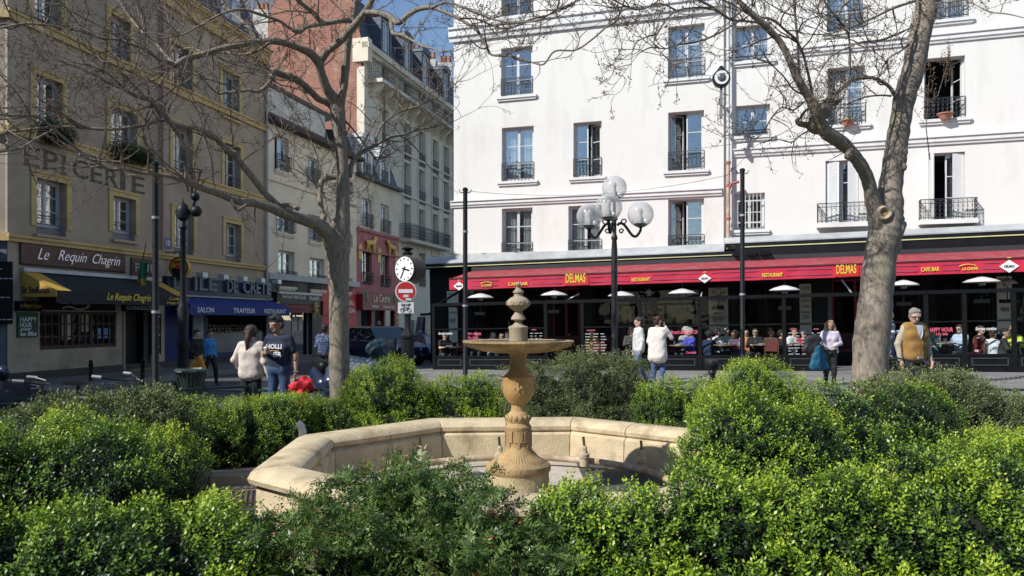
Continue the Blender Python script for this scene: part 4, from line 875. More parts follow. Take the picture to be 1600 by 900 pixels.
m = MB(); m.box(wl-.9,wl-.02,.1,1.2,10,20.2); m.build('chimney', mat('pale_chimney', (.6,.57,.5), .85), bw); [MB().lathe([(.13,0),(.1,.5),(.12,.55)], 8, (wl-.7+i*.25,.6,20.2)).build('chimney_pot', mat('terracotta', (.35,.12,.06)), bw, 40) for i in range(3)]
for px, py, Y in ((672,95,60),(655,85,56),(697,100,64)):
    q = P(px, py, Y); MB().box(q.x-.6,q.x+.5,q.y-.4,q.y+.4,q.z-4,q.z).build('chimney', mat('pale_chimney', (.6,.57,.5)), ha, world=True)
    for i in range(3): MB().lathe([(.16,0),(.12,.6),(.14,.65)], 8, (q.x-.4+i*.35,q.y,q.z)).build('chimney_pot', mat('terracotta', (.35,.12,.06)), ha, 40, world=True)
# ground floor of the stone block: grey roller shutter and red awning
t, W, zb, zt = sign('grey ribbed roller shutter of the closed shop behind the van', 647, 500, 684, 545, zinc, HAU, .2, 'roller_shutter', 'shutter')
for i in range(24): MB().box(.05,W-.05,-.03,-.0,zb+.1+(zt-zb-.2)*i/24,zb+.1+(zt-zb-.2)*(i+.6)/24).build('slat', zinc, t)
awning('small red awning at the far end of the street', HAU, 684, 716, 488, 1.2, .6, mat('red_cloth_far', (.35,.02,.03), .8), None, .3)
# --- blocks of the square that lie outside the picture, to the left and behind the camera
def block(name, label, x0, x1, y0, y1, h, m, rows=4):
    t = thing(name, label, 'building', ((x0+x1)/2,(y0+y1)/2,0)); cx, cy = (x0+x1)/2, (y0+y1)/2
    MB().box(x0-cx,x1-cx,y0-cy,y1-cy,-.1,h).build('wall', m, t); MB().box(x0-cx-.3,x1-cx+.3,y0-cy-.3,y1-cy+.3,h,h+.3).build('cornice', m, t)
    a, b, c, d = x0-cx+.2, x1-cx-.2, y0-cy+.2, y1-cy-.2
    MB().add([(a,c,h+.3),(b,c,h+.3),(b,d,h+.3),(a,d,h+.3),(a+2,c+2,h+3),(b-2,c+2,h+3),(b-2,d-2,h+3),(a+2,d-2,h+3)], [(0,1,5,4),(1,2,6,5),(2,3,7,6),(3,0,4,7),(4,5,6,7)]).build('roof', slate, t)
    wm = MB(); 
    for k in range(int(h//3)):
        for i in range(int((y1-y0)//2.4)): yy = y0-cy+1.2+i*2.4; wm.box(x1-cx,x1-cx+.02,yy-.5,yy+.5,1+k*3,2.9+k*3)
        for i in range(int((x1-x0)//2.4)): xx = x0-cx+1.2+i*2.4; wm.box(xx-.5,xx+.5,y1-cy,y1-cy+.02,1+k*3,2.9+k*3)
    wm.build('windows', dark, t); return t
block('house', 'rendered house on the left side of the square, outside the picture', -29, -17.2, -14, 13.5, 11, pubwall)
block('apartment_house', 'pale house behind the camera, outside the picture', -12, 12, -40, -27, 14, pubwall)
block('apartment_house', 'stone house behind the camera to the right, outside the picture', 14, 34, -36, -24, 15, pubwall)
# ================================================= WHITE FACADE AND CAFE TERRACE
plaster = mat('off_white_plaster', (.75,.725,.672), .85, var=.035, scale=.9, bump=.15, bscale=14, dirt=(.54,.515,.46), dscale=.9, dirt_lo=.5, dirt_hi=.85, stretch=(1,1,.35))
moulding = mat('white_moulding', (.73,.72,.69), .8, var=.06, scale=2, dirt=(.55,.54,.51), dscale=1.8, dirt_lo=.5, dirt_hi=.8)
uw = Vector((9.6,-3.0)).normalized(); THW = math.atan2(uw.y, uw.x)
WH = Fac(-2.45, 28.5, THW)
s_pipe = WH.hit(1138,200)[0]; sEnd = WH.hit(1680,200)[0]+4
wh = thing('white_building', 'off-white plastered building with tall windows above the left half of the red awning', 'building', WH.loc, WH.rot)
zb_ = 3.75; zt_ = 17.0
L = []   # px rect, opening, curtain, rail
for r, op, cu, rl in [((784,-70,832,28),(0,0),0,1),((783,76,832,152),(0,0),0,1),((1044,42,1101,125),(0,0),1,1),((784,200,834,284),(0,0),2,1),((896,192,940,278),(0,28),0,1),((1044,176,1100,268),(38,0),0,1),
                      ((784,326,832,408),(0,0),2,1),((888,322,940,404),(0,0),2,1),((1044,312,1100,398),(38,0),0,1)]:
    L.append((WH.rect(*r), op, cu, rl))
def mk_wall(fac, parent, s0, s1, z0, z1, L, label='wall', m_=plaster):
    m = MB(); hs_ = [l[0] for l in L]; wall(m, s0, s1, z0, z1, hs_, .24)
    m.quad((s0,0,z0),(s0,10,z0),(s0,10,z1),(s0,0,z1)); m.quad((s1,0,z0),(s1,10,z0),(s1,10,z1),(s1,0,z1)); m.quad((s0,10,z0),(s1,10,z0),(s1,10,z1),(s0,10,z1)); m.quad((s0,0,z1),(s1,0,z1),(s1,10,z1),(s0,10,z1))
    m.build(label, m_, parent, fixn=False)
s_left = WH.hit(709,300)[0]
mk_wall(WH, wh, s_left, s_pipe-.15, zb_, zt_, L)
for (a,b,c,d), op, cu, rl in L:
    low = c < 6
    window(wh, a, b, c, d, 3, .2, op, sill=(0 if low else .16), sm=moulding, curtain=cu, rail=.62)
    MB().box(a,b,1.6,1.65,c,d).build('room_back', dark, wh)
def cornice(fac, parent, s0, s1, z, h=.22, pr=.12, m_=moulding):
    MB().prism([(-.002,z+h*1.12),(-pr-.02,z+h),(-pr-.02,z+h*.86),(-pr*.8,z+h*.80),(-pr*.8,z+h*.35),(-pr*.5,z+h*.25),(-pr*.4,z),(-.002,z)], s0, s1, 'x').build('cornice', m_, parent)
z1c = WH.hit(900,309)[1]; z2c = WH.hit(900,34)[1]
cornice(WH, wh, s_left-.1, s_pipe-.2, z1c-.16, .24); cornice(WH, wh, s_left-.15, s_pipe-.2, z2c-.25, .5, .2); 
MB().box(s_left-.02,s_pipe-.2,-.03,-.002,zb_,zb_+.35).build('base_band', mat('weathered_base_band', (.55,.54,.5), .85, var=.1, dirt=(.22,.21,.19), dscale=3, dirt_lo=.5, dirt_hi=.62), wh)
# right building
RT = Fac(*(WH.M @ Vector((s_pipe+.1,.12,0))).to_2d(), THW)
rt = thing('white_building', 'off-white building right of the drainpipe with shutters, small balconies and terracotta window bowls', 'building', RT.loc, RT.rot)
Lr = []
for r, op, cu, rl, st in [((1292,-40,1355,52),(0,0),1,1,'n'),((1449,-60,1512,34),(0,0),1,1,'n'),((1149,42,1204,98),(0,0),1,0,'s'),((1293,107,1352,197),(78,0),1,1,'n'),((1444,92,1508,188),(82,70),0,1,'n'),((1149,166,1203,214),(0,0),0,0,'s'),
                          ((1290,252,1342,350),(0,0),0,2,'sh'),((1450,240,1508,345),(60,0),0,2,'sh2'),((1147,303,1195,360),(0,0),0,0,'bar')]:
    Lr.append((RT.rect(*r), op, cu, rl, st))
mk_wall(RT, rt, -.28, sEnd-s_pipe, 4.0, 17.5, Lr)
shutm = mat('white_shutter', (.68,.68,.66), .6, var=.05)
for (a,b,c,d), op, cu, rl, st in Lr:
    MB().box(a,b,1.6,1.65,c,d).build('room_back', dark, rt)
    w_ = window(rt, a, b, c, d, 3 if st in 'nsh2' and st != 's' else 2, .2, op, sill=(.16 if rl < 2 else 0), sm=moulding, curtain=cu, rail=(.62 if rl == 1 else 0))
    if rl == 2:
        MB().box(a-.28,b+.28,-.34,-.0,c-.14,c).build('balcony_slab', moulding, rt); railing_mb(b-a+.5, .62, .3, 0).build('railing', railm, rt, loc=(a-.25,0,c))
        hw = (b-a)/2
        for x, rz, wd2 in ((a+.02, 12 if st == 'sh' else 80, hw*.8), (b-.02, 180-12, hw*.62)):
            m = MB().box(0,wd2,-.02,.02,.03,d-c-.04)
            for zz in range(26): m.box(.08,wd2-.08,-.032,-.021,.5+zz*.06,.53+zz*.06)
            m.build('shutter', shutm, rt, loc=(x,.1,c), rot=(0,0,R(-rz) if rz < 90 else R(rz+24)))
    if st == 'bar':
        m = MB(); [m.tube([(a+(b-a)*i/8,.03,c),(a+(b-a)*i/8,.03,d)], .013, 5) for i in range(1,8)]; m.bar((a,.03,c+.25),(b,.03,c+.25),.02,.04).bar((a,.03,d-.25),(b,.03,d-.25),.02,.04); m.build('window_bars', whitepaint, rt)
    if st == 's': MB().bar((a,.02,c+.18),(b,.02,c+.18),.035).build('window_bar', railm, rt)
for px, py, off in ((1325,197,.12),(1477,187,.12)):
    a, z = RT.hit(px, py, off); o = RT.M @ Vector((a,-off,z)); t = thing('terracotta_bowl', 'terracotta bowl on the window ledge %s' % ('behind the left stem of the big tree' if px < 1400 else 'right of the big tree trunk'), 'bowl', tuple(o))
    MB().lathe([(.001,0),(.12,0),(.22,.16),(.24,.16),(.24,.19),(.205,.19),(.11,.03),(.001,.03)], 20).build('bowl', mat('terracotta_light', (.42,.20,.13), .8), t, 40)
z = RT.hit(1500,62)[1]; cornice(RT, rt, 1.9, sEnd-s_pipe, z-.05, .26); z = RT.hit(1300,232)[1]; cornice(RT, rt, .05, sEnd-s_pipe, z-.1, .26)
# drain pipe between the two
pm = mat('white_downpipe', (.6,.6,.58), .6); 
t = thing('drain_pipe', 'pale drain pipe with orange lower section between the two white facades', 'drain pipe', tuple(WH.M @ Vector((s_pipe,-.1,0))), WH.rot)
MB().tube([(0,0,6.9),(0,0,16.8)], .06, 10).build('upper_pipe', pm, t, 40); MB().tube([(0,0,4.0),(0,0,6.9)], .065, 10).build('lower_pipe', mat('orange_rust_pipe', (.46,.33,.25), .7, var=.3, scale=6), t, 40)
for z in (5.0,6.1,6.85,8.7,10.6,12.5,14.4): MB().tube([(0,0,z-.04),(0,0,z+.04)], .085, 10).build('collar', pm if z > 7 else mat('red_collar', (.36,.11,.09)), t, 40)
MB().tube([(0,0,5.9),(.1,-.05,6.15),(.35,-.05,6.2)], .05, 8).build('side_branch', mat('red_collar', (.36,.11,.09)), t, 40)
# round lamp / sign on a bracket by the pipe
q = P(1127,123,24.6); t = thing('wall_lamp', 'round black and white wall lamp on a bracket by the drain pipe', 'lamp', (q.x,q.y,q.z-.0), THW+R(6))
MB().lathe([(.001,-.14),(.27,-.14),(.29,0),(.27,.14),(.001,.14)], 24).build('housing', black, t, 50, rot=(R(90),0,0)); MB().lathe([(.001,.0),(.22,.0),(.22,.02),(.001,.02)], 24).build('face', mat('lamp_face_white', (.75,.75,.72), .4), t, 40, rot=(R(90),0,0), loc=(0,-.145,0))
MB().ball((0,-.18,0), .13, 12, 8, sy=.3).build('emblem', mat('grey_lens', (.1,.11,.12), .3), t, 40); MB().box(-.04,.04,-.03,.12,-1.25,-.3).bar((0,.0,-.5),(0,1.3,-.5),.06).build('bracket', mat('grey_bracket', (.2,.2,.2)), t); MB().lathe([(.001,.42),(.05,.4),(.12,.3),(.13,.27),(.001,.27)],12).build('cap', black, t)
# ---- cafe: dark ground floor, awning and terrace (everything here rises gently with the street)
TILT = -.018
TF = Fac(-2.45, 28.5, THW, 0, TILT)          # same wall line, tilted with the street
cafe = thing('cafe_shopfront', 'black cafe shop front under the red awning with dark windows and red door frames', 'shop front', TF.loc, TF.rot)
W0 = -.6; W1 = sEnd
cafeblack = mat('cafe_black_paint', (.008,.009,.010), .5, var=.3, spec=.25)
hol = []
for p0, p1, zl in ((740,850,.6),(862,905,.05),(925,1095,.6),(1150,1245,.6),(1300,1375,.05),(1385,1440,.6),(1460,1550,.6)):
    a = TF.hit(p0,480)[0]; b = TF.hit(p1,480)[0]; hol.append((a,b,zl,2.7))
m = MB(); wall(m, W0, W1, -.1, 3.7, hol, .2); m.quad((W0,0,-.1),(W0,10,-.1),(W0,10,3.7),(W0,0,3.7)); m.build('wall', cafeblack, cafe, fixn=False)
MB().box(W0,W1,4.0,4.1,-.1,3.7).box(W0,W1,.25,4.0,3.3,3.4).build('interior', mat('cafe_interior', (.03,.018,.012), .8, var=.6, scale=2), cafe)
CPANE = MB().quad((0,0,0),(1,0,0),(1,0,1),(0,0,1)).mesh('pane', cafe_glz)
for i, (a,b,c,d) in enumerate(hol):
    m = MB().box(a,a+.07,.1,.18,c,d).box(b-.07,b,.1,.18,c,d).box(a+.07,b-.07,.1,.18,d-.07,d).box((a+b)/2-.04,(a+b)/2+.04,.1,.18,c,d-.07); m.build('window_frame', mat('deep_red_frame', (.22,.012,.015), .5) if c < .1 else cafeblack, cafe)
    for k in (0,1): inst(CPANE, 'pane', cafe, (a+(b-a)/2*k,.14,c), 0, ((b-a)/2,1,d-c))
t_ = random.Random(6); m = MB()
for i in range(24): s = t_.uniform(0, 17); m.box(s, s+.2, 3.6, 3.7, t_.uniform(1.2,2.4), 2.6)
m.build('bar_shelves', mat('bar_amber', (.16,.05,.015), .5, var=.7, scale=5), cafe)
# grey fascia ledge above
MB().prism([(0,4.02),(-.15,4.0),(-.42,3.74),(-.42,3.70),(0,3.70)], W0, s_pipe-.05, 'x').build('flashing', mat('grey_lead_flashing', (.42,.43,.43), .5, var=.1, dirt=(.25,.25,.25)), cafe)
MB().prism([(0,4.20),(-.15,4.18),(-.42,4.0),(-.42,3.96),(0,3.96)], s_pipe-.05, W1, 'x').build('flashing', mat('grey_lead_flashing', (.42,.43,.43)), cafe)
m = MB(); m.box(W0-.55,s_pipe+.3,-.62,-.005,3.54,3.69).box(s_pipe+.3,W1,-.55,-.005,3.36,3.93); m.build('fascia', cafeblack, cafe)
m = MB(); m.box(W0,s_pipe+.2,-.64,-.621,3.56,3.585).box(s_pipe+.45,W1,-.58,-.551,3.80,3.83); m.build('light_tube', mat('yellow_light_tube', (.6,.62,.3), .5), cafe)
for s in (.25,.65,1.05): MB().box(s_pipe+s,s_pipe+s+.3,-.8,-.56,3.52,3.64).build('spot_lamp', black, cafe)
# awning
redc = mat('red_awning_cloth', (.56,.014,.05), .75, var=.08, scale=3, dirt=(.44,.03,.06), dscale=2); stripe = mat('grey_violet_stripe', (.30,.07,.13), .8)
OUT = 2.75
AW = Fac(*(TF.M @ Vector((0,-OUT,0))).to_2d(), THW, 0, TILT); AW.loc = tuple(TF.M @ Vector((0,-OUT,0))); AW.M = Matrix.Translation(AW.loc) @ Euler(AW.rot).to_matrix().to_4x4(); AW.I = AW.M.inverted()
aw = thing('cafe_awning', 'long red awning with yellow DELMAS lettering and white diamonds over the cafe terrace', 'awning', AW.loc, AW.rot)
sA = AW.hit(702,445)[0]; zb, zm, zt = 2.62, 2.98, 3.17; AWZ = AW.hit(702,453)[1]
dz = AWZ-zb; zb += dz; zm += dz
zt = 3.34
N = 60; mm = MB(); sl_ = (W1-sA)/N
for i in range(N):
    a, b = sA+sl_*i, sA+sl_*(i+1); wv = .012*math.sin(i*2.1); wv2 = .012*math.sin((i+1)*2.1)
    mm.quad((a,wv,zb),(b,wv2,zb),(b,0,zm),(a,0,zm))
mm.build('valance', redc, aw, fixn=False)
MB().add([(sA,0,zm),(W1,0,zm),(W1,OUT-.5,zt+.05),(sA,OUT-.5,zt+.05),(sA,0,zm-.04),(W1,0,zm-.04),(W1,OUT-.5,zt-.0),(sA,OUT-.5,zt-.0)], [(0,1,2,3),(7,6,5,4),(0,3,7,4),(1,5,6,2)]).build('canopy', mat('red_awning_top', (.30,.02,.035), .8, var=.15, dirt=(.3,.12,.11), dscale=4), aw)
MB().box(sA,W1,-.02,.03,zm-.01,zm+.03).build('front_bar', mat('dark_red_bar', (.06,.01,.012)), aw)
MB().box(sA,W1,OUT-.6,OUT-.1,3.34,3.52).build('roller_case', mat('dark_grey_case', (.04,.042,.045), .4), aw)
def on_aw(s, px, py, hpx, wpx, m_, **k):
    a, z = AW.hit(px, py+hpx/2, .03); b, _ = AW.hit(px+wpx, py+hpx/2, .03); y = CZ; o = AW.M @ Vector((a,0,z)); h = hpx*o.y/F
    return text(s, h, aw, m_, (a,-.03,z), w=b-a, **k)
for px, py in ((884,441),(1307,427)):
    a,z = AW.hit(px-3,py+10,.022); b,_ = AW.hit(px+36,py+10,.022); MB().box(a,b,-.022,-.018,zb+.02,zm-.04).build('red_patch', mat('bright_red_patch', (.55,.015,.02)), aw)
    on_aw('DELMAS', px, py-6, 14, 31, ylet, bold=.008)
on_aw('CAFE BAR', 794, 444, 5, 31, ylet, bold=.02); on_aw('RESTAURANT', 987, 437, 5.5, 29, ylet, bold=.02); on_aw('RESTAURANT', 1191, 430, 6, 32, ylet, bold=.02)
on_aw('CAFE BAR', 1439, 421, 6.5, 29, ylet, bold=.02); on_aw('LA CHOPE', 752, 446, 3.5, 16, ylet, bold=.03); on_aw('LA CHOPE', 1504, 420, 4.5, 24, ylet, bold=.03)
for px, py, r in ((717,447,9),(1101,435,9.5),(1577,416,13)):
    a,z = AW.hit(px,py,.03); o = AW.M @ Vector((a,0,z)); rr = r*o.y/F; MB().prism([(a-rr*1.05,z),(a,z-rr*.78),(a+rr*1.05,z),(a,z+rr*.78)], -.032, -.022).build('white_diamond', mat('diamond_white', (.8,.78,.75)), aw)
    text('DELMAS', rr*.34, aw, mat('dark_letter', (.02,.02,.02)), (a,-.036,z-rr*.17), w=rr*1.1, align='CENTER', bold=.02)
    MB().prism([(a-.07,z+rr*1.0),(a,z+rr*1.12),(a+.07,z+rr*1.0)], -.03, -.024).build('small_crown', ylet, aw)
for px, py, n in ((760,443,18),(1512,416,26)):
    a,z = AW.hit(px-n/2,py,.03); b,_ = AW.hit(px+n/2,py,.03); m = MB(); m.tube([(a+(b-a)*i/8,-.03,z+.045*math.sin(math.pi*i/8)) for i in range(9)], .012, 4); m.build('arched_ornament', ylet, aw)
for p0, p1 in ((737,778),(832,878),(921,982),(1020,1092),(1112,1186),(1228,1300),(1345,1435),(1472,1500),(1534,1562)):
    for k in (.3,.74): a = AW.hit(p0,440,.02)[0]; b = AW.hit(p1,440,.02)[0]; z = zb+(zm-zb)*k; MB().box(a,b,-.0175,-.0135,z-.012,z+.012).build('stripe', stripe, aw)
for p0, q0, p1, q1 in ((1097,456,1092,478),(1315,437,1331,458),(905,459,880,472),(1003,-1,0,0)):
    if q0 < 0: continue
    a,z = AW.hit(p0,q0,-.3); b,z2 = AW.hit(p1,q1,-.3); MB().tube([(a,.3,z),(b,.3,z2)], .022, 6).build('folding_arm', mat('pale_arm', (.5,.5,.5), .4), aw)
# heat lamps hung under the awning
hlab = ['left end of the awning','over the glass door left of the street lamp','directly behind the street lamp post','small and far back right of the street lamp','left of the cream wine menu panel','left of the second cream menu panel','just right of the big tree trunk','above the man in sunglasses, near the right edge','partly behind another, nearest the right edge','far back in front of the wine menu panel']
hcol = mat('white_heater_dish', (.62,.62,.6), .4, var=.05)
for (px, py, w), lab in zip([(751,463,41),(866,459,42),(971,460,42),(1014,456,14),(1066,456,43),(1226,451,46),(1412,443,45),(1534,438,52),(1574,440,28),(1122,453,16)], hlab):
    off = -.05 if w > 30 else -1.8
    a, z = AW.hit(px, py, off); o = AW.M @ Vector((a,-off,z)); r = w/2*o.y/F; t = thing('heat_lamp', 'white saucer heat lamp hanging %s' % lab, 'heat lamp', tuple(o), THW, 'saucer heat lamps under the cafe awning')
    MB().lathe([(.001,.1),(r*.2,.09),(r*.75,.02),(r,-.04),(r,-.055),(r*.7,-.01),(.001,.05)], 24).build('dish', hcol, t, 50); MB().lathe([(.001,-.14),(.09,-.14),(.1,-.02),(.06,.03),(.001,.03)], 12).build('burner', mat('burner_metal', (.3,.3,.3), .35, metal=.8), t, 40)
    MB().tube([(0,0,.08),(0,0,.5)], .012, 6).build('stem', black, t); MB().box(-.18,.18,-.1,.1,-.62,-.52).tube([(0,0,-.14),(0,0,-.52)], .015, 6).build('lower_lamp', black, t)
# cream menu panels on the shop front
cr = mat('cream_panel', (.62,.62,.5), .7, var=.05); inkk = mat('grey_ink', (.12,.12,.14))
for (x0,x1,y0,y1), words, lab in [((1107,1137,450,522),['VINS','APERITIFS','BIERES','Bordeaux','Rose','MEDOC','CHABLIS','PETIT','CHABLIS'],'tall cream panel headed VINS right of the coat wearing woman'),((1249,1267,444,522),['CAVES','SOUPES','GRATIN','SALADES','NOUVEAU','CARTE','DESSERT'],'tall cream panel headed CAVES behind the curly haired woman'),((1557,1581,432,522),['SOLERA','PLATS','BEAUNE','VERRES','DU JOUR'],'tall cream panel headed SOLERA near the right edge'),((698,716,455,535),['CARTE','PLATS','VINS','DESSERT','CAFE'],'cream panel at the left end of the terrace')]:
    a,zt2 = TF.hit(x0,y0,.1); b,_ = TF.hit(x1,y0,.1); _,zb2 = TF.hit(x0,y1,.1); o = TF.M @ Vector((a,-.1,0)); t = thing('menu_poster', lab, 'menu panel', tuple(o), TF.rot); Wp = b-a
    MB().box(0,Wp,0,.05,zb2,zt2).build('panel', cr, t); n = len(words)
    for i, w_ in enumerate(words): text(w_, .13 if i in (0,n-2) else .08, t, inkk, (Wp/2,-.006,zt2-.2-i*(zt2-zb2-.3)/n), w=Wp*(.75 if i % 2 == 0 else .55), align='CENTER', bold=.01)
# terrace screen
TO = 3.45
TL = tuple(TF.M @ Vector((0,-TO,0))); TE = Fac(TL[0], TL[1], THW, TL[2], TILT)
te = thing('terrace_screen', 'black framed glass screen with panelled base enclosing the cafe terrace', 'terrace screen', TE.loc, TE.rot)
def ts(px, py=500): return TE.hit(px, py)[0]
ZT = TE.hit(800,474)[1]; ZM = TE.hit(800,513)[1]; ZB = TE.hit(800,556)[1]
s0 = ts(678); s1 = ts(1640)
posts = [678,727,853,910,1000,1093,1225,1297,1372,1447,1507,1584,1640]; gaps = [(853,910),(1297,1372)]
tfm = mat('terrace_black_frame', (.008,.009,.010), .6, var=.3, bump=.1, spec=.1)
for p in posts: s = ts(p); MB().box(s-.05,s+.05,-.05,.05,-.02,ZT+.05).build('post', tfm, te)
MB().box(s0-.05,s1,-.06,.06,ZT-.04,ZT+.06).build('top_rail', tfm, te)
for p, q in zip(posts[:-1], posts[1:]):
    if (p, q) in gaps: continue
    a, b = ts(p)+.05, ts(q)-.05
    MB().box(a,b,-.02,.02,ZM-.02,ZM+.02).build('middle_rail', tfm, te)
    m = MB().box(a,b,-.04,.04,ZB-.05,ZB); m.box(a,b,-.025,.025,0,ZB-.05).box(a-.0,b,-.05,.05,0,.1)
    m.build('base_panel', tfm, te)
    k = .09; m = MB().box(a+k,b-k,-.042,-.026,ZB-.13,ZB-.1).box(a+k,b-k,-.042,-.026,.15,.18).box(a+k,a+k+.03,-.042,-.026,.18,ZB-.13).box(b-k-.03,b-k,-.042,-.026,.18,ZB-.13); m.build('panel_moulding', mat('worn_moulding', (.035,.037,.04), .5), te)
    pn = MB().quad((0,0,0),(1,0,0),(1,0,1),(0,0,1)).mesh('glass_pane', glz2)
    inst(pn, 'glass_pane', te, (a,0,ZB), 0, (b-a,1,ZM-.02-ZB)); inst(pn, 'glass_pane', te, (a,0,ZM+.02), 0, (b-a,1,ZT-.04-ZM-.02))
MB().box(s0-.04,s0+.04,.05,TO,ZT-.04,ZT+.04).box(s0-.04,s0+.04,.05,TO,0,ZB).box(s0-.02,s0+.02,.05,TO,ZM-.02,ZM+.02).build('side_frame', tfm, te)
for yy in (1.1,2.2): MB().box(s0-.04,s0+.04,yy,yy+.08,0,ZT).build('post', tfm, te)
MB().bar((s0,.2,ZT),(s0+.25,2.6,ZT+.75),.06).build('brace', tfm, te)
pinkw = mat('pink_window_writing', (.75,.12,.2), .6); whw = mat('white_window_writing', (.75,.75,.75), .6)
def glasstext(s, px, py, wpx, hpx, m_, shear=0):
    a,z = TE.hit(px,py+hpx,.01); b,_ = TE.hit(px+wpx,py,.01); o = TE.M @ Vector((a,0,z)); text(s, hpx*o.y/F, te, m_, (a,-.012,z), w=b-a, shear=shear, bold=.015, ext=.002)
glasstext('HAPPY HOUR',724,520,28,4,pinkw); glasstext('17h-20h',729,526,18,3.5,pinkw); glasstext('Brunch dimanche 12h',1048,516,42,6,pinkw,.3); glasstext('HAPPY HOUR',1451,512,38,6.5,pinkw); glasstext('17h-20h',1463,520,18,4,pinkw)
glasstext('Service continu',1524,511,33,5,whw,.3); glasstext('Service continu',685,519,22,4,whw,.3); glasstext('Cocktails',1072,549,16,3.5,pinkw,.3)
for px0, px1, y0, n in ((914,950,517,7),(1231,1262,515,7),(1268,1293,515,6),(828,850,516,5)):
    a,z = TE.hit(px0,y0,.01); b,_ = TE.hit(px1,y0,.01); m = MB(); rs = random.Random(px0)
    for i in range(n+2): [m.box(a+(b-a)*(rs.uniform(0,.04)+q*.33),a+(b-a)*(q*.33+rs.uniform(.12,.28)),-.012,-.009,z-.022-i*.085,z-i*.085) for q in range(3)] if i else None
    m.build('window_list', mat('grey_window_writing', (.4,.4,.4), .6), te, kind='stuff'); MB().box(a+.05,a+(b-a)*.45,-.012,-.009,z,z+.03).build('window_list_heading', mat('dim_pink_heading', (.35,.07,.1), .6), te)
# terrace floor furniture
woodt = mat('table_top_wood', (.16,.09,.05), .5, var=.3); rattan = mat('red_woven_seat', (.13,.02,.018), .7, var=.4, scale=30)
def table(s, d, lab):
    o = TE.M @ Vector((s,d,0)); t = thing('cafe_table', lab, 'table', tuple(o), THW, 'small cafe tables on the terrace')
    MB().lathe([(.001,.71),(.34,.71),(.35,.72),(.34,.745),(.001,.745)], 24).build('table_top', woodt, t, 40); MB().lathe([(.22,.0),(.2,.03),(.03,.06),(.025,.7),(.1,.71)], 16).build('pedestal', iron, t, 40)
    m = MB(); rs = random.Random(int(s*10))
    return t
def chair(s, d, rz, lab):
    o = TE.M @ Vector((s,d,0)); t = thing('bistro_chair', lab, 'chair', tuple(o), THW+rz, 'bistro chairs on the terrace')
    MB().box(-.2,.2,-.2,.2,.42,.46).build('seat', rattan, t)
    for x in (-.18,.18):
        for y in (-.18,.18): MB().tube([(x,y,0),(x*.95,y*.95,.43)], .014, 6).build('leg', woodt, t)
    m = MB(); m.tube([(-.19,.2,.45),(-.2,.24,.85),(-.1,.25,.93),(.1,.25,.93),(.2,.24,.85),(.19,.2,.45)], .015, 6); m.build('back_frame', woodt, t); MB().box(-.17,.17,.22,.24,.55,.86).build('back', rattan, t)
    return t
bench = thing('terrace_bench', 'long dark bench with cushions along the cafe wall', 'bench', tuple(TE.M @ Vector((0,TO-.55,0))), TE.rot); MB().box(0,17,0,.5,.1,.42).build('base', tfm, bench); MB().box(0,17,0,.5,.421,.5).build('cushion', mat('dark_bench_cushion', (.05,.01,.01), .7), bench); MB().box(0,17,.46,.53,.5,1.0).build('backrest', mat('dark_bench_cushion', (.05,.01,.01), .7), bench)
# ================================================= FOUNTAIN
lime = mat('ochre_limestone', (.45,.30,.13), .8, var=.18, scale=5, bump=.4, bscale=60, dirt=(.24,.165,.085), dscale=4, stretch=(1,1,.4), dirt_lo=.4, dirt_hi=.62)
limep = mat('pale_coping_limestone', (.57,.46,.29), .85, var=.14, scale=6, bump=.35, bscale=50, dirt=(.27,.20,.115), dscale=3.2, dirt_lo=.5, dirt_hi=.74)
limed = mat('weathered_top_limestone', (.36,.29,.2), .85, var=.15, scale=9, bump=.4, bscale=60, dirt=(.2,.165,.12), dscale=6)
limev = mat('stained_pedestal_render', (.50,.40,.22), .85, var=.2, scale=4, bump=.35, bscale=40, dirt=(.30,.235,.13), dscale=3.5, dirt_lo=.42, dirt_hi=.62)
FX, FY = .058, 7.0
fo = thing('fountain', 'carved stone fountain column with fluted round bowl and urn finial', 'fountain', (FX,FY,0))
def fz(py): return CZ-(py-HY)*FY/F
def fr(w): return w/2*FY/F
def lath(parts, name, m_, n=40, flute=None, sm=35): return MB().lathe([(fr(w), fz(y)) for w, y in parts], n, flute=flute).build(name, m_, fo, sm)
lath([(106,787),(103,775),(98,755),(95,742),(95,735)], 'drum', limev)
lath([(95,738),(100,734),(102,730),(100,725),(92,722),(88,721)], 'drum_moulding', lime)
lath([(90,723),(80,719),(64,714),(51,707),(43,702),(40,696)], 'fluted_skirt', lime, 96, lambda r,z,a: r*(1+.022*math.cos(a*48)*(1 if fz(721) < z < fz(703) else 0)))
lath([(39,698),(39,672),(41,670),(41,666),(38,664),(33,659)], 'column_shaft', lime)
m = MB()
for k in range(8):
    a = -math.pi/2+k*math.pi/4
    for j in (-1,0,1):
        aa = a+j*.2; dz = .05*(2-abs(j)); rr = fr(39)+.004; c = Vector((rr*math.cos(aa), rr*math.sin(aa), 0)); tt = Vector((-math.sin(aa), math.cos(aa), 0))
        z1 = fz(672); z0 = z1-.05-dz; m.bar(c+Vector((0,0,z0)), c+Vector((0,0,z1)), .024, .012, up=tuple(c))
m.build('relief_pendants', lime, fo)
lath([(33,661),(37,657),(38,652),(34,648),(30,645),(24,642),(22,636),(24,631),(31,627)], 'lower_knop', lime)
for k in range(14): a = k*math.pi/7; MB().ball((0,0,0), .02, 8, 6, sx=.7, sz=1.3).build('leaf_ornament', lime, fo, 50, loc=(fr(36.5)*math.cos(a), fr(36.5)*math.sin(a), fz(652)), rot=(0,0,a))
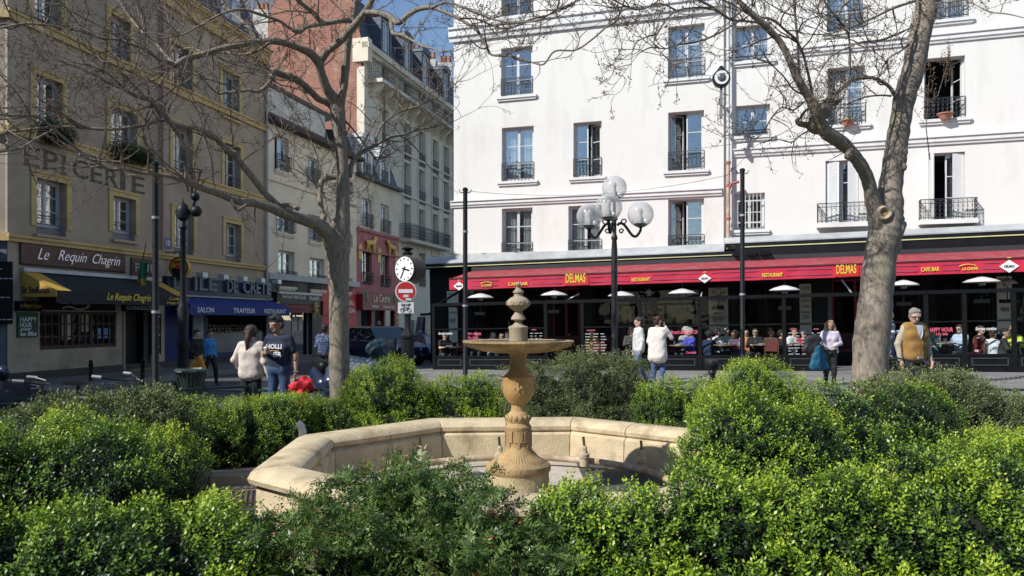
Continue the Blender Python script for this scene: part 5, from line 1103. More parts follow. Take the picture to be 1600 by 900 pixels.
lath([(30,629),(38,624),(46,617),(50,610),(50,602),(48.5,594),(50.5,592),(50.5,589),(43,586),(36,583),(29,580)], 'urn', mat('golden_urn_stone', (.50,.295,.10), .7, var=.2, scale=5, bump=.3, bscale=60, dirt=(.26,.15,.06), dscale=4, stretch=(1,1,.5)))
for k in range(4):
    a = -math.pi/2+k*math.pi/2; c = Vector((fr(50)*math.cos(a), fr(50)*math.sin(a), fz(603))); tg = Vector((-math.sin(a),math.cos(a),0))
    skin_obj([(tuple(c+Vector((0,0,.04))), tuple(c-Vector((0,0,.03))), .006, .013)]+[q for s_ in (-1,1) for q in ((tuple(c+tg*.03*s_), tuple(c-Vector((0,0,.03))), .006, .008), (tuple(c+tg*.03*s_), tuple(c+tg*.036*s_-Vector((0,0,.02))), .007, .005))], .005, 'lily_ornament', lime, fo, .006)
lath([(30,581),(26,574),(24,566),(24,560),(28,554),(38,550),(46,547)], 'bowl_stem', lime, 48, lambda r,z,a: r*(1+.03*math.cos(a*16)) if fz(572) < z < fz(557) else r)
R0 = .507; zr = fz(533)
prof = [(.13,zr-.098),(.22,zr-.09),(.34,zr-.066),(.44,zr-.038),(.485,zr-.02),(.492,zr-.016),(R0,zr-.012),(R0,zr+.003),(R0-.012,zr+.008),(.47,zr),(.30,zr-.02),(.08,zr-.025)]
bm_ = MB().lathe([(r, z) for r, z in prof], 216)
bm_.v = [(x,y,z-(.022*abs(math.sin(math.atan2(y,x)*18+z*25))*min(1,(math.hypot(x,y)-.15)/.1) if .15 < math.hypot(x,y) < .488 and z < zr-.018 else 0)) for x,y,z in bm_.v]
bm_.build('bowl', lime, fo, 60)
m = MB(); m.lathe([(.30,zr-.012),(.46,zr+.001)], 40); m.build('bowl_grime', mat('dark_wet_grime', (.06,.052,.04), .6, var=.5, scale=15), fo, 40)
lath([(29,533),(29,515),(31,513),(31,511),(27,509.5)], 'finial_plinth', limed); lath([(27,510.5),(16,507),(11,504),(13,501),(23,499),(22,496),(13,490),(11,487),(16,485),(22,483)], 'finial_neck', limed)
lath([(16,485),(27,481.5),(36,477),(37,473.5),(34,469),(25,465.5),(16,463.5),(13,461)], 'finial_urn', limed)
for k in range(8): a = k*math.pi/4+.2; MB().ring((0,0,0), .016, .006, 8, 'xz').build('scroll_ornament', limed, fo, 50, loc=(fr(36)*math.cos(a), fr(36)*math.sin(a), fz(474)), rot=(0,0,a+math.pi/2))
lath([(14,461.5),(13,459),(17,457.5),(17,455.5),(10,452.5),(8,450),(9,448)], 'finial_cap', limed)
MB().lathe([(.001,0)]+[(.017*math.sin(math.pi*k/10)**.6+.003, .048*k/10) for k in range(1,10)]+[(.001,.05)], 24, flute=lambda r,z,a: r*(1+.12*math.sin(a*6+z*90))).build('pine_cone_tip', limed, fo, 60, loc=(0,0,fz(448.5)))
# basin
ba = thing('fountain_basin', 'octagonal limestone basin wall with rounded coping around the fountain', 'basin', (FX,FY,0))
BR = 2.29; ang0 = math.radians(22.5); wl_ = .36; zt0 = .50
def oct(r, k): a = ang0+k*math.pi/4+R(4); return Vector((r*math.cos(a), r*math.sin(a), 0))
prof = [(-.36,.05),(-.35,.34),(-.30,.37),(-.33,.39),(-.335,.43),(-.30,.475),(-.22,zt0),(-.04,zt0),(.04,.47),(.065,.42),(.05,.38),(.0,.365),(.01,.1),(.04,.09),(.05,-.03)]
rs = random.Random(4)
for k in range(8):
    for part in range(2):
        f0, f1 = (0,.5) if part == 0 else (.5,1); j = .0035
        m = MB(); vs = []
        a, b = oct(1,k), oct(1,k+1)
        for f in (f0+j, f1-j):
            for r, z in prof:
                sc_ = (BR+r/math.cos(math.pi/8)); p = (a*(1-f)+b*f)*sc_; vs.append((p.x,p.y,z+0))
        n = len(prof); m.add(vs, [(i,i+1,i+1+n,i+n) for i in range(n-1)]+[tuple(range(n)),tuple(reversed(range(n,2*n)))]); m.build('coping_stone', limep, ba, 40)
pool = [tuple(oct(BR-.3,k)+Vector((FX,FY,0))) for k in range(8)]
MB().add([(x-FX,y-FY,.045) for x,y,z in pool], [tuple(range(8))]).build('basin_floor', mat('basin_floor_cement', (.47,.42,.34), .9, var=.2, scale=3, bump=.4, dirt=(.3,.26,.2), dscale=2), ba, fixn=False)
pipem = mat('lime_crusted_pipe', (.46,.38,.26), .8, var=.3, scale=12, bump=.5, dirt=(.28,.14,.07), dscale=5)
t = thing('water_pipe', 'crusted ring pipe with flange running round the basin floor', 'pipe', (FX,FY,0))
m = MB(); m.tube([(1.45*math.cos(a), 1.45*math.sin(a), .14) for a in np.linspace(.1, math.pi+.9, 40)], .035, 10); m.build('ring_pipe', pipem, t, 50)
q = P(722,728,7.9); d = Vector((FX,FY,0)); m = MB(); m.tube([(q.x-d.x-.16,q.y-d.y+.03,.17),(q.x-d.x,q.y-d.y,.17)], .06, 12); m.tube([(q.x-d.x-.02,q.y-d.y,.17),(q.x-d.x+.02,q.y-d.y,.17)], .1, 14); m.build('flange', pipem, t, 40)
nl = ['half hidden by the leafy narrow leaved shrub','just left of the fountain column','right of the fountain column','far right in the shadow of the basin wall']
for (px, py), lab in zip([(657,700),(781,708),(913,722),(1003,728)], nl):
    D = 8.15 if px < 990 else 7.9; q = P(px, py, D); t = thing('water_jet', 'brass and stone water jet nozzle '+lab, 'water jet', (q.x,q.y,.1), 0, 'fountain water jets')
    MB().lathe([(.05,0),(.045,.08),(.055,.09),(.055,.13),(.04,.14),(.035,.16)], 12).build('collar', pipem, t, 40); MB().lathe([(.03,.15),(.03,.2),(.02,.21),(.018,.22)], 6).build('nut', pipem, t, 30); MB().tube([(0,0,.2),(-.01,0,.31)], .014, 8).build('nozzle', mat('dark_brass', (.12,.09,.04), .4, metal=.6), t, 40)
q = P(845,770,6.55); t = thing('stand_pipe', 'short pale pipe stub in front of the fountain drum', 'pipe', (q.x,q.y,.04)); MB().tube([(0,0,0),(0,0,.17)], .018, 8).build('tube', zinc, t, 40)
q = P(473,690,8.3); t = thing('steel_bollard', 'short rounded steel post behind the left rim of the basin', 'post', (q.x,q.y,0)); MB().tube([(0,0,0),(0,0,.44),(-.02,0,.50),(-.06,-.01,.53)], .045, 12).build('post', mat('brushed_steel', (.5,.5,.5), .3, metal=.7), t, 40)
# sunken path with iron grating left of the basin, cut kerb stones and bare earth
kerbm = mat('sandy_kerb_stone', (.30,.25,.18), .9, var=.2, scale=4, bump=.5, dirt=(.19,.15,.11), dscale=2)
garden = MB(); g8 = [(-5.6,5.2),(-3.2,11.0),(3.5,11.2),(9.5,9.5),(9.5,-2),(-5.6,-2)]
sheet('garden_bed', [(-6.2,9.2),(-5.2,-2),(11,-2),(11,9.6),(4,11.3),(-3.9,11.3)], .012, soil, slope=False)
sheet('left_path', [(-4.2,5.6),(-2.1,5.9),(-2.2,8.3),(-4.2,8.0)], .02, mat('worn_stone_path', (.27,.24,.2), .9, var=.2, scale=3, bump=.4, dirt=(.16,.14,.12), dscale=2), slope=False)
kb = thing('path_kerb', 'low worn stone kerb stepping along the path left of the basin', 'kerb', (-2.9,7.7,0))
pts = [(270,722,.16),(330,705,.18),(395,695,.2),(440,690,.2)]
for (x0,y0,_), (x1,y1,_) in zip(pts[:-1], pts[1:]):
    a, b = P(x0,y0,7.6+.2*(x0-270)/170), P(x1,y1,7.7+.2*(x0-270)/170); a.z = b.z = .05; a -= Vector((-2.9,7.7,0)); b -= Vector((-2.9,7.7,0)); d_ = (b-a)*.012; MB().bar(a+d_, b-d_, .3, .12).build('kerb_stone', kerbm, kb)
gr = thing('iron_grating', 'rusty flat iron grating set in the path left of the basin', 'grating', (-2.55,7.0,.035)); m = MB()
for i in range(14): m.box(-.3+i*.045,-.285+i*.045,-.3,.3,0,.012)
m.box(-.32,.32,-.32,-.3,0,.014).box(-.32,.32,.3,.32,0,.014); m.build('bars', mat('rusted_iron', (.10,.06,.035), .8, var=.4), gr, rot=(0,0,.3))
m = MB(); rr = random.Random(8)
m.lathe([(.001,.2),(.35,.17),(.6,.08),(.8,-.01)], 24, c=(-2.0,8.5,0), flute=lambda r,z,a: r*(1+.1*math.sin(a*3)+.05*math.sin(a*7))); tag(m.build('earth_mound', soil, smooth=60, fixn=False), kind='structure')

# ================================================= HEDGES AND SHRUBS
bush('hedge', 'dark boxwood hedge filling the bottom left corner, yellow-green on top', 'hedge', row(-2.75,3.75,-1.55,3.95,5,.76,.36,11,ry=.42)+row(-2.4,3.1,-1.25,3.45,4,.55,.36,12,ry=.36), 'box', 1900, .025, 11, tipb=.06)
bush('boxwood_bush', 'rounded boxwood mound left of the basin behind the corner hedge', 'bush', [(-2.80,5.2,.58,.38,.42,.42),(-2.52,5.0,.46,.26,.32,.36),(-3.1,5.1,.5,.34,.36,.42),(-2.8,5.1,.3,.38,.4,.4)], 'box', 1700, .025, 13, tipb=-.02)
bush('boxwood_bush', 'bright green boxwood bush at the left edge with upright young shoots', 'bush', [(-3.45,5.0,.62,.34,.36,.45),(-3.75,5.2,.55,.38,.4,.5),(-3.2,5.5,.66,.3,.34,.40),(-3.6,5.0,.3,.5,.4,.35)], 'box', 1700, .022, 14, tipb=.1, lump=.1)
bush('hedge', 'low clipped strip of hedge running behind the left boxwood mounds', 'hedge', row(-3.75,6.3,-2.75,6.1,4,.86,.36,15), 'box', 1500, .023, 15, tipb=.1)
bush('shrub', 'loose dark glossy shrub at the far left beneath the parked bicycles', 'shrub', [(-4.05,7.2,.64,.5,.45,.36),(-3.5,7.4,.72,.42,.4,.30),(-4.3,7.1,.5,.5,.4,.4),(-3.75,7.0,.4,.6,.4,.4)], 'dull', 900, .035, 16, depth=.2, sprout=25, tipb=-.05)
bush('hedge', 'squared boxwood hedge behind the path, below the woman in the pink sweater', 'hedge', row(-3.75,8.6,-2.62,9.0,5,.83,.40,17,ry=.4), 'box', 1500, .023, 17, tipb=.08, depth=.07, lump=.05)
bush('hedge', 'boxwood hedge under the left tree trunk behind the basin', 'hedge', row(-2.75,9.3,-1.55,9.6,5,.80,.42,18), 'box', 1300, .024, 18, tipb=.06)
bush('boxwood_bush', 'big round boxwood ball right of the left tree trunk', 'bush', [(-1.58,9.75,.72,.50,.5,.50),(-1.9,9.7,.55,.38,.4,.42),(-1.25,9.7,.55,.34,.4,.42),(-1.6,9.5,.35,.55,.45,.35)], 'box', 1500, .024, 19, tipb=.13, lump=.09)
bush('boxwood_bush', 'lumpy boxwood between the round ball and the fountain urn', 'bush', [(-.85,9.9,.55,.42,.42,.44),(-.45,10.0,.58,.42,.42,.46),(-.1,10.0,.5,.36,.4,.44),(-.6,9.7,.3,.6,.4,.34)], 'box', 1300, .024, 20, tipb=.08)
bush('shrub', 'tall wispy grey-green shrub right behind the fountain', 'shrub', [(.35,9.7,.66,.50,.42,.50),(.9,9.8,.74,.48,.42,.55),(1.4,9.9,.72,.44,.42,.54),(.7,9.5,.35,.7,.4,.36),(1.5,9.7,.35,.55,.4,.36)], 'dull', 1500, .024, 21, depth=.3, lump=.13, sprout=90, tipb=-.02)
bush('boxwood_bush', 'dense boxwood below the woman in the cream coat', 'bush', [(1.9,9.5,.58,.42,.4,.42),(2.4,9.5,.56,.42,.4,.42),(2.1,9.3,.3,.6,.4,.35),(2.75,9.4,.5,.36,.4,.4)], 'box', 1300, .024, 22, tipb=.05)
bush('boxwood_bush', 'smooth domed boxwood in front of the terrace, left of the curly haired woman', 'bush', [(2.55,8.0,.82,.46,.46,.50),(2.15,7.9,.62,.34,.4,.46),(2.9,7.9,.65,.34,.4,.48),(2.5,7.8,.4,.5,.4,.4)], 'box', 1700, .023, 23, tipb=.16, lump=.06)
bush('boxwood_bush', 'large mounded boxwood overhanging the right end of the basin', 'bush', [(1.85,6.1,.66,.48,.48,.46),(2.3,6.2,.60,.42,.46,.44),(1.6,5.9,.45,.36,.4,.42),(2.0,5.8,.38,.55,.4,.42)], 'box', 1600, .025, 24, tipb=.12, lump=.09)
bush('boxwood_bush', 'shadowy boxwood with pale buds in front of the big tree trunk', 'bush', [(3.05,7.0,.62,.46,.46,.50),(3.6,7.0,.62,.44,.44,.48),(2.75,6.5,.5,.38,.4,.48),(3.3,6.6,.35,.6,.4,.42)], 'box', 1600, .023, 25, tipb=-.14, lump=.14)  # leaf tint lowered to paint in the shade between the mounds
bush('shrub', 'loose feathery shrub right of the big tree trunk, below the man in the mustard waistcoat', 'shrub', [(4.2,8.3,.66,.45,.42,.48),(4.75,8.4,.68,.45,.42,.48),(5.4,8.4,.5,.5,.42,.44),(4.7,8.2,.35,.9,.4,.36)], 'dull', 1300, .028, 26, depth=.28, lump=.12, sprout=60, tipb=.08)
bush('hedge', 'low sunny hedge reaching the right edge behind the front shrubs', 'hedge', row(4.35,7.3,6.2,7.6,6,.66,.42,27), 'box', 1300, .025, 27, tipb=.14)
bush('hedge', 'yellow-green boxwood hedge on the right, in the middle distance', 'hedge', row(3.05,5.6,4.6,6.0,6,.80,.44,28,jz=.06), 'box', 1700, .024, 28, tipb=.15, lump=.1)
bush('boxwood_bush', 'shaded boxwood bush at the right edge with dark hollows', 'bush', [(2.55,4.85,.52,.36,.36,.44),(3.0,4.8,.50,.36,.36,.42),(3.35,4.7,.36,.34,.36,.42),(2.9,4.6,.25,.55,.35,.35)], 'box', 1900, .023, 29, tipb=-.05, lump=.14)  # lowered leaf tint carries part of the shade in its hollows
bush('hedge', 'sunlit boxwood hedge across the foreground right of the fountain', 'hedge', row(.42,4.5,1.1,4.4,3,.77,.34,30,jz=.04,ry=.36)+row(1.3,4.4,2.45,4.3,5,.83,.36,30,jz=.05,ry=.36)+row(.55,4.2,2.4,3.85,6,.50,.32,31)+[(1.12,4.5,.50,.30,.3,.36)], 'box', 1900, .026, 30, tipb=.12, lump=.1)
bush('boxwood_bush', 'single boxwood shoot cluster in the bottom right corner', 'bush', [(1.78,2.75,.62,.2,.16,.15),(1.95,2.75,.6,.18,.16,.16)], 'box', 2400, .024, 32, tipb=.3, lump=.08)
bush('hedge', 'low dark hedge foot along the bottom edge at the right', 'hedge', row(1.4,3.45,2.3,3.35,4,.30,.3,33), 'box', 1500, .022, 33, tipb=.0)
bush('shrub', 'leafy narrow leaved shrub with arching branches in front of the basin', 'shrub', [(-.95,4.4,.32,.34,.36,.40),(-.62,4.4,.44,.30,.36,.42),(-.3,4.4,.40,.32,.36,.38),(-.75,4.1,.30,.45,.4,.40),(-.25,4.0,.25,.42,.36,.38),(-1.1,3.9,.28,.36,.36,.38),(.05,4.2,.18,.26,.3,.34)], 'lance', 900, .021, 34, depth=.34, lump=.17, sprout=190, tipb=.36)
# ================================================= TREES
def barkmat(name, c1, c2, moss=(.16,.17,.06), mlo=.58, mhi=.72):
    m = bpy.data.materials.new(name); m.use_nodes = True; t = m.node_tree; b = t.nodes['Principled BSDF']; b.inputs['Roughness'].default_value = .9
    tc = t.nodes.new('ShaderNodeTexCoord'); mp = t.nodes.new('ShaderNodeMapping'); mp.inputs['Scale'].default_value = (1,1,.28); t.links.new(tc.outputs['Object'], mp.inputs[0])
    n = t.nodes.new('ShaderNodeTexNoise'); n.inputs['Scale'].default_value = 38; n.inputs['Detail'].default_value = 8; n.inputs['Roughness'].default_value = .7; t.links.new(mp.outputs[0], n.inputs['Vector'])
    r = t.nodes.new('ShaderNodeValToRGB'); r.color_ramp.elements[0].position = .32; r.color_ramp.elements[1].position = .68; r.color_ramp.elements[0].color = list(c1)+[1]; r.color_ramp.elements[1].color = list(c2)+[1]; t.links.new(n.outputs['Fac'], r.inputs[0])
    n2 = t.nodes.new('ShaderNodeTexNoise'); n2.inputs['Scale'].default_value = 2.2; n2.inputs['Detail'].default_value = 6; t.links.new(tc.outputs['Object'], n2.inputs['Vector'])
    r2 = t.nodes.new('ShaderNodeValToRGB'); r2.color_ramp.elements[0].position = mlo; r2.color_ramp.elements[1].position = mhi; t.links.new(n2.outputs['Fac'], r2.inputs[0])
    mu = t.nodes.new('ShaderNodeMath'); mu.operation = 'MULTIPLY'; mu.inputs[1].default_value = .6; t.links.new(r2.outputs[0], mu.inputs[0])
    mx = t.nodes.new('ShaderNodeMix'); mx.data_type = 'RGBA'; mx.inputs[7].default_value = list(moss)+[1]; t.links.new(mu.outputs[0], mx.inputs[0]); t.links.new(r.outputs[0], mx.inputs[6]); t.links.new(mx.outputs[2], b.inputs['Base Color'])
    bp = t.nodes.new('ShaderNodeBump'); bp.inputs['Strength'].default_value = .7; bp.inputs['Distance'].default_value = .01; t.links.new(n.outputs['Fac'], bp.inputs['Height']); t.links.new(bp.outputs[0], b.inputs['Normal']); return m
barkL = barkmat('grey_bark', (.13,.105,.08), (.33,.285,.22)); barkR = barkmat('furrowed_brown_bark', (.15,.12,.095), (.38,.32,.25)); twigb = mat('pale_twig_bark', (.17,.135,.105), .85, var=.25, scale=9)
podm = mat('brown_seed_capsules', (.13,.07,.04), .7, var=.45, scale=30); podo = mat('dry_orange_flower_stalks', (.36,.16,.05), .8, var=.3, scale=30)
def smooth_pts(pts, n=4):
    # Catmull-Rom through (vec, radius)
    out = []; L = len(pts)
    for i in range(L-1):
        p0, p1, p2, p3 = pts[max(0,i-1)], pts[i], pts[i+1], pts[min(L-1,i+2)]
        for k in range(n):
            t = k/n; f = lambda a,b,c,d: .5*((2*b)+(-a+c)*t+(2*a-5*b+4*c-d)*t*t+(-a+3*b-3*c+d)*t**3)
            out.append((Vector((f(p0[0].x,p1[0].x,p2[0].x,p3[0].x), f(p0[0].y,p1[0].y,p2[0].y,p3[0].y), f(p0[0].z,p1[0].z,p2[0].z,p3[0].z))), max(.002, f(p0[1],p1[1],p2[1],p3[1]))))
    out.append(pts[-1]); return out
class Tree:
    def __init__(s, label, base, bark, seed):
        s.t = thing('tree', label, 'tree', base); s.b = Vector(base); s.bark = bark; s.rng = random.Random(seed); s.tw = MB(); s.pods = MB(); s.opods = MB(); s.np = 0
    def limb(s, pts, name='limb', n=10, D0=10, D1=10, jit=.03, twigs=0, tl=.9, keep=1.0, tipgrow=True):
        # pts: (px, py, width px)
        L = len(pts); q = []
        for i, (x, y, w) in enumerate(pts):
            D = D0+(D1-D0)*i/(L-1); q.append((P(x,y,D)-s.b, w*(.82 if w >= 12 else .92)/2*D/F))
        sp = smooth_pts(q, 5); sp = [(p, r*(1+s.rng.uniform(-.05,.05))) for p, r in sp]
        MB().tube([p for p, r in sp], [r for p, r in sp], n, jit=jit, rng=s.rng).build(name, s.bark, s.t, 75, fixn=False)
        for k in range(int(twigs*.58)):
            i = int(len(sp)*(s.rng.uniform(.12,1)**.8)); i = min(len(sp)-2, i); d = (sp[i+1][0]-sp[i][0]).normalized()
            s.twig(sp[i][0], d, tl*s.rng.uniform(.5,1.2), 0, sp[i][1])
        if tipgrow:
            for k in range(3): s.twig(sp[-1][0], (sp[-1][0]-sp[-3][0]).normalized(), tl*1.1, 0, sp[-1][1]*.7, spread=.5)
        return sp
    def twig(s, p, d, L, depth, r0=.01, spread=1.0):
        rng = s.rng; r = min(r0*.7, .0095 if depth == 0 else .0052); d = (d*(1/spread*.7)+Vector((rng.gauss(0,.8), rng.gauss(0,.5), rng.gauss(.25,.7)))*spread).normalized()
        n = 7; pts = [p.copy()]; rr = [r]; c = Vector((rng.gauss(0,.16), rng.gauss(0,.1), rng.gauss(.08,.14)))
        for k in range(n):
            d = (d+c+Vector((rng.gauss(0,.16), rng.gauss(0,.12), rng.gauss(0,.16)))).normalized(); p = p+d*L/n; pts.append(p.copy()); rr.append(max(.0024, r*(1-k/n*.75)))
            if depth < 2 and k > 0 and rng.random() < (.42 if depth == 0 else .2): s.twig(p, d, L*rng.uniform(.35,.65), depth+1, r)
        s.tw.tube(pts, rr, 4 if depth else 5, cap=False)
        if rng.random() < .8: s.pod(p, d)
    def pod(s, p, d, big=1.0, o=None):
        # branched stalk carrying small seed capsules
        rng = s.rng; mb = s.opods if (o if o is not None else rng.random() < .16) else s.pods; L = rng.uniform(.12,.26)*big; d = (d+Vector((0,0,rng.uniform(-.2,.7)))).normalized(); s.tw.tube([p, p+d*L], [.0028,.0018], 3, cap=False)
        for k in range(rng.randint(6, 12)):
            q = p+d*L*rng.uniform(.15,1); e = Vector((rng.gauss(0,1), rng.gauss(0,1), rng.gauss(.2,.8))).normalized(); w = q+e*rng.uniform(.015,.055)*big; s.tw.tube([q,w], [.0016,.0014], 3, cap=False)
            a = rng.uniform(.006,.012)*big; x = Vector((a*.75,0,0)); y = Vector((0,a*.75,0)); z = e*a*1.25
            mb.add([w+z,w+x,w+y,w-x,w-y,w-z], [(0,1,2),(0,2,3),(0,3,4),(0,4,1),(5,2,1),(5,3,2),(5,4,3),(5,1,4)])
    def finish(s):
        s.tw.build('twigs', twigb, s.t, fixn=False)['kind'] = 'stuff'; s.pods.build('seed_pods', podm, s.t, fixn=False)['kind'] = 'stuff'; s.opods.build('dry_flower_stalks', podo, s.t, fixn=False)['kind'] = 'stuff'
D = 10.4
T = Tree('smaller bare forked tree on the left with wide crooked limbs and brown seed clusters', tuple(P(533,690,D)*1), barkL, 5)
T.b = Vector((P(533,690,D).x, D, 0)); T.t.location = T.b; WM[T.t.name] = Matrix.Translation(T.b)
T.limb([(531,702,46),(532,640,41),(530,560,38),(530,470,38),(528,420,41),(529,385,46),(531,365,40),(535,335,29),(536,280,23),(533,235,24),(530,200,26),(527,170,29),(526,158,31)], 'trunk', 18, D, D, .02, 4, .7, tipgrow=False)
T.limb([(528,172,24),(533,155,17),(538,130,15),(540,100,17),(544,60,15),(552,28,13),(558,0,12),(566,-40,9)], 'limb', 10, D, D-.2, twigs=8)
T.limb([(526,165,26),(518,150,21),(511,138,18),(503,118,17),(497,97,17),(487,85,16),(475,78,15),(455,70,13),(430,64,14),(400,66,12),(375,70,11),(350,75,10),(317,85,10),(290,92,10),(273,104,11)], 'limb', 12, D, D-1.2, twigs=10)
T.limb([(498,100,16),(510,82,14),(520,74,13),(533,63,14),(545,50,14),(557,36,14),(570,20,13),(580,2,11),(590,-30,8)], 'limb', 10, D-.2, D-.7, twigs=8)
T.limb([(274,102,8),(258,95,6),(247,93,5),(230,78,5),(217,73,5),(185,62,4),(160,60,5),(130,50,4),(100,43,4),(50,37,4),(20,40,4),(-30,50,3)], 'limb', 7, D-1.2, D-2.4, twigs=22)
T.limb([(276,104,8),(262,90,5),(245,70,5),(225,52,4),(205,30,4),(190,8,3),(175,-20,3)], 'limb', 6, D-1.2, D-.5, twigs=14)
T.limb([(552,32,9),(530,33,8),(505,36,9),(495,26,8),(482,14,7),(465,0,7),(450,-20,5)], 'limb', 8, D-.3, D-.9, twigs=7)
T.limb([(505,38,7),(490,40,7),(478,43,7),(466,50,8),(450,42,5),(435,32,5),(405,22,5),(380,15,5),(353,19,4),(325,33,4),(305,44,3),(287,53,3),(250,60,2)], 'limb', 7, D-.6, D-2.2, twigs=20)
T.limb([(570,20,12),(592,21,10),(610,27,10),(622,36,9),(640,22,8),(655,14,8),(675,12,7),(695,19,6),(717,29,6),(742,45,5),(752,58,4),(760,72,4),(767,85,4),(783,87,4),(800,88,3.5),(833,98,3),(850,100,3),(867,80,3),(900,78,3),(927,60,3),(950,40,3),(963,33,3),(973,8,3),(980,-15,3)], 'limb', 8, D-.6, D-2.6, twigs=20, tl=.6)
T.limb([(611,28,8),(613,50,7),(622,54,6),(630,55,5),(645,64,4),(660,72,4),(677,76,3),(690,81,3),(700,79,2.5),(712,80,2)], 'limb', 7, D-.8, D-1.6, twigs=7, tl=.5)
T.limb([(676,12,5),(695,4,4),(715,8,4),(745,20,4),(770,30,3.5),(800,35,3),(840,32,3),(870,15,3),(905,0,3),(930,-15,2)], 'limb', 6, D-1.4, D-2.4, twigs=24, tl=.6)
T.limb([(717,29,4),(745,30,3),(790,45,3),(830,30,3),(860,22,3),(895,8,2.5)], 'limb', 5, D-1.8, D-1.0, twigs=16, tl=.6)
T.limb([(522,385,36),(512,366,30),(500,353,27),(487,347,24),(450,336,21),(425,325,20),(400,317,17),(380,316,16),(365,312,14),(345,304,13),(325,297,13),(305,290,12),(292,284,12)], 'limb', 12, D, D-1.4, twigs=8)
T.limb([(296,286,8),(272,277,7),(250,273,6),(232,271,6),(210,268,6),(195,265,6),(170,264,5),(155,256,5),(133,243,5),(110,224,5),(90,207,5),(70,190,5),(47,181,4),(0,180,4),(-40,172,3)], 'limb', 7, D-1.4, D-2.6, twigs=26)
T.limb([(292,284,10),(291,262,8),(289,237,9),(280,213,8),(272,200,8),(260,183,7),(245,168,7),(233,157,6),(213,150,7),(195,140,5),(175,120,4),(150,105,4),(120,98,3)], 'limb', 8, D-1.4, D-2.2, twigs=26)
T.limb([(447,333,15),(430,317,11),(412,300,11),(397,281,11),(382,262,11),(366,244,10),(350,230,10),(340,218,9),(330,212,9),(310,201,8),(290,199,8),(275,195,7),(253,188,6),(217,197,6),(173,202,6),(130,200,5),(90,198,5),(40,203,4),(0,210,4),(-40,225,3)], 'limb', 9, D-.4, D-2.4, twigs=34)
T.limb([(88,200,4),(60,215,4),(30,232,4),(-10,238,4)], 'limb', 5, D-2.1, D-2.5, twigs=8)
T.limb([(440,322,8),(452,320,7),(466,327,8)], 'stub', 8, D-.5, D-.6, tipgrow=False)
T.limb([(500,350,14),(506,340,11),(502,325,9),(500,300,9),(503,284,11),(512,277,11),(528,277,9)], 'limb', 8, D-.05, D+.1, twigs=4, tl=.5, tipgrow=False)
T.limb([(362,312,6),(366,322,6),(372,328,6),(382,322,5),(388,318,5)], 'limb', 6, D-1.0, D-1.1, tipgrow=False)
T.limb([(517,162,20),(508,158,14),(497,154,13),(485,142,12),(472,130,12),(455,121,11),(440,116,11),(428,112,13),(425,122,8),(417,134,8),(404,143,7),(390,141,5),(370,143,5),(343,146,4),(330,138,3),(317,123,3),(305,110,2.5)], 'limb', 9, D, D-1.0, twigs=14)
T.limb([(424,64,6),(405,78,5),(380,85,4),(350,82,4),(320,83,4),(300,75,3),(280,78,3)], 'limb', 6, D-.9, D-.2, twigs=14)
T.limb([(400,66,9),(392,48,8),(380,35,7),(362,20,6),(350,5,5),(340,-20,4)], 'limb', 7, D-.8, D-.2, twigs=12)
T.limb([(546,275,10),(549,258,9),(558,244,8),(572,234,7),(587,227,6),(607,215,5),(633,210,4),(650,204,3),(680,198,2.5)], 'limb', 8, D+.05, D+.8, twigs=18, tl=.9)
T.limb([(587,227,5),(590,208,4),(602,190,3.5),(625,175,3.5),(655,165,3),(690,148,2.5),(715,128,2)], 'limb', 5, D+.3, D+1.0, twigs=16, tl=.7)
T.limb([(540,190,5),(550,200,3),(575,232,3),(590,250,3),(606,225,2)], 'limb', 5, D+.0, D+.5, twigs=8, tl=.6)
for x0,y0,x1,y1 in ((450,115,520,240),(380,130,450,250),(510,290,430,130),(600,150,575,290),(480,10,430,110),(430,250,505,300)): T.limb([(x0,y0,2.5),((x0+x1)/2+12,(y0+y1)/2,2),(x1,y1,2)], 'branchlet', 4, D+.2, D+.4, twigs=6, tl=.5)
for k in range(26):
    x, y = T.rng.uniform(0,480), T.rng.uniform(30,250); q = P(x,y,T.rng.uniform(8.2,9.8))-T.b
    T.twig(q, Vector((T.rng.gauss(0,1),0,T.rng.gauss(.3,1))).normalized(), .7, 0, .009)
T.finish()

D = 8.9
bx = P(1360,640,D); T = Tree('big bare tree on the right with forked trunk and pale pruning scar', (bx.x, D, 0), barkR, 9); 
T.limb([(1355,745,86),(1356,690,76),(1358,640,71),(1359,590,67),(1363,520,64),(1370,450,60),(1376,400,59),(1382,370,58),(1386,350,58),(1389,325,52),(1391,293,44),(1398,250,41),(1401,225,40),(1407,190,38),(1414,150,39),(1427,110,41),(1433,75,40),(1441,40,38),(1450,0,41),(1458,-50,38)], 'trunk', 26, D, D-.1, .015, 0, tipgrow=False)
T.limb([(1384,385,44),(1374,350,38),(1366,322,30),(1361,300,26),(1354,275,24),(1343,255,24),(1328,235,23),(1315,223,26),(1303,215,26),(1290,206,25),(1281,190,23),(1276,175,22),(1266,155,17),(1247,125,15),(1235,97,13),(1220,67,12),(1205,50,11),(1192,37,11),(1175,22,10),(1152,0,9),(1130,-25,8)], 'limb', 16, D-.02, D-1.0, .02, 12, .7)
T.limb([(1288,206,16),(1275,200,11),(1262,196,10),(1250,193,12),(1247,188,11)], 'stub', 10, D-.3, D-.5, tipgrow=False)
T.limb([(1250,192,7),(1252,182,5),(1260,172,5),(1272,168,6)], 'limb', 7, D-.5, D-.4, tipgrow=False)
T.limb([(1402,152,8),(1397,147,7),(1390,136,6),(1382,130,6),(1365,122,6),(1345,122,6),(1336,124,7),(1327,128,6),(1310,143,7),(1298,153,8),(1286,162,8),(1280,170,7)], 'limb', 8, D-.1, D-.35, twigs=9, tl=.5, tipgrow=False)
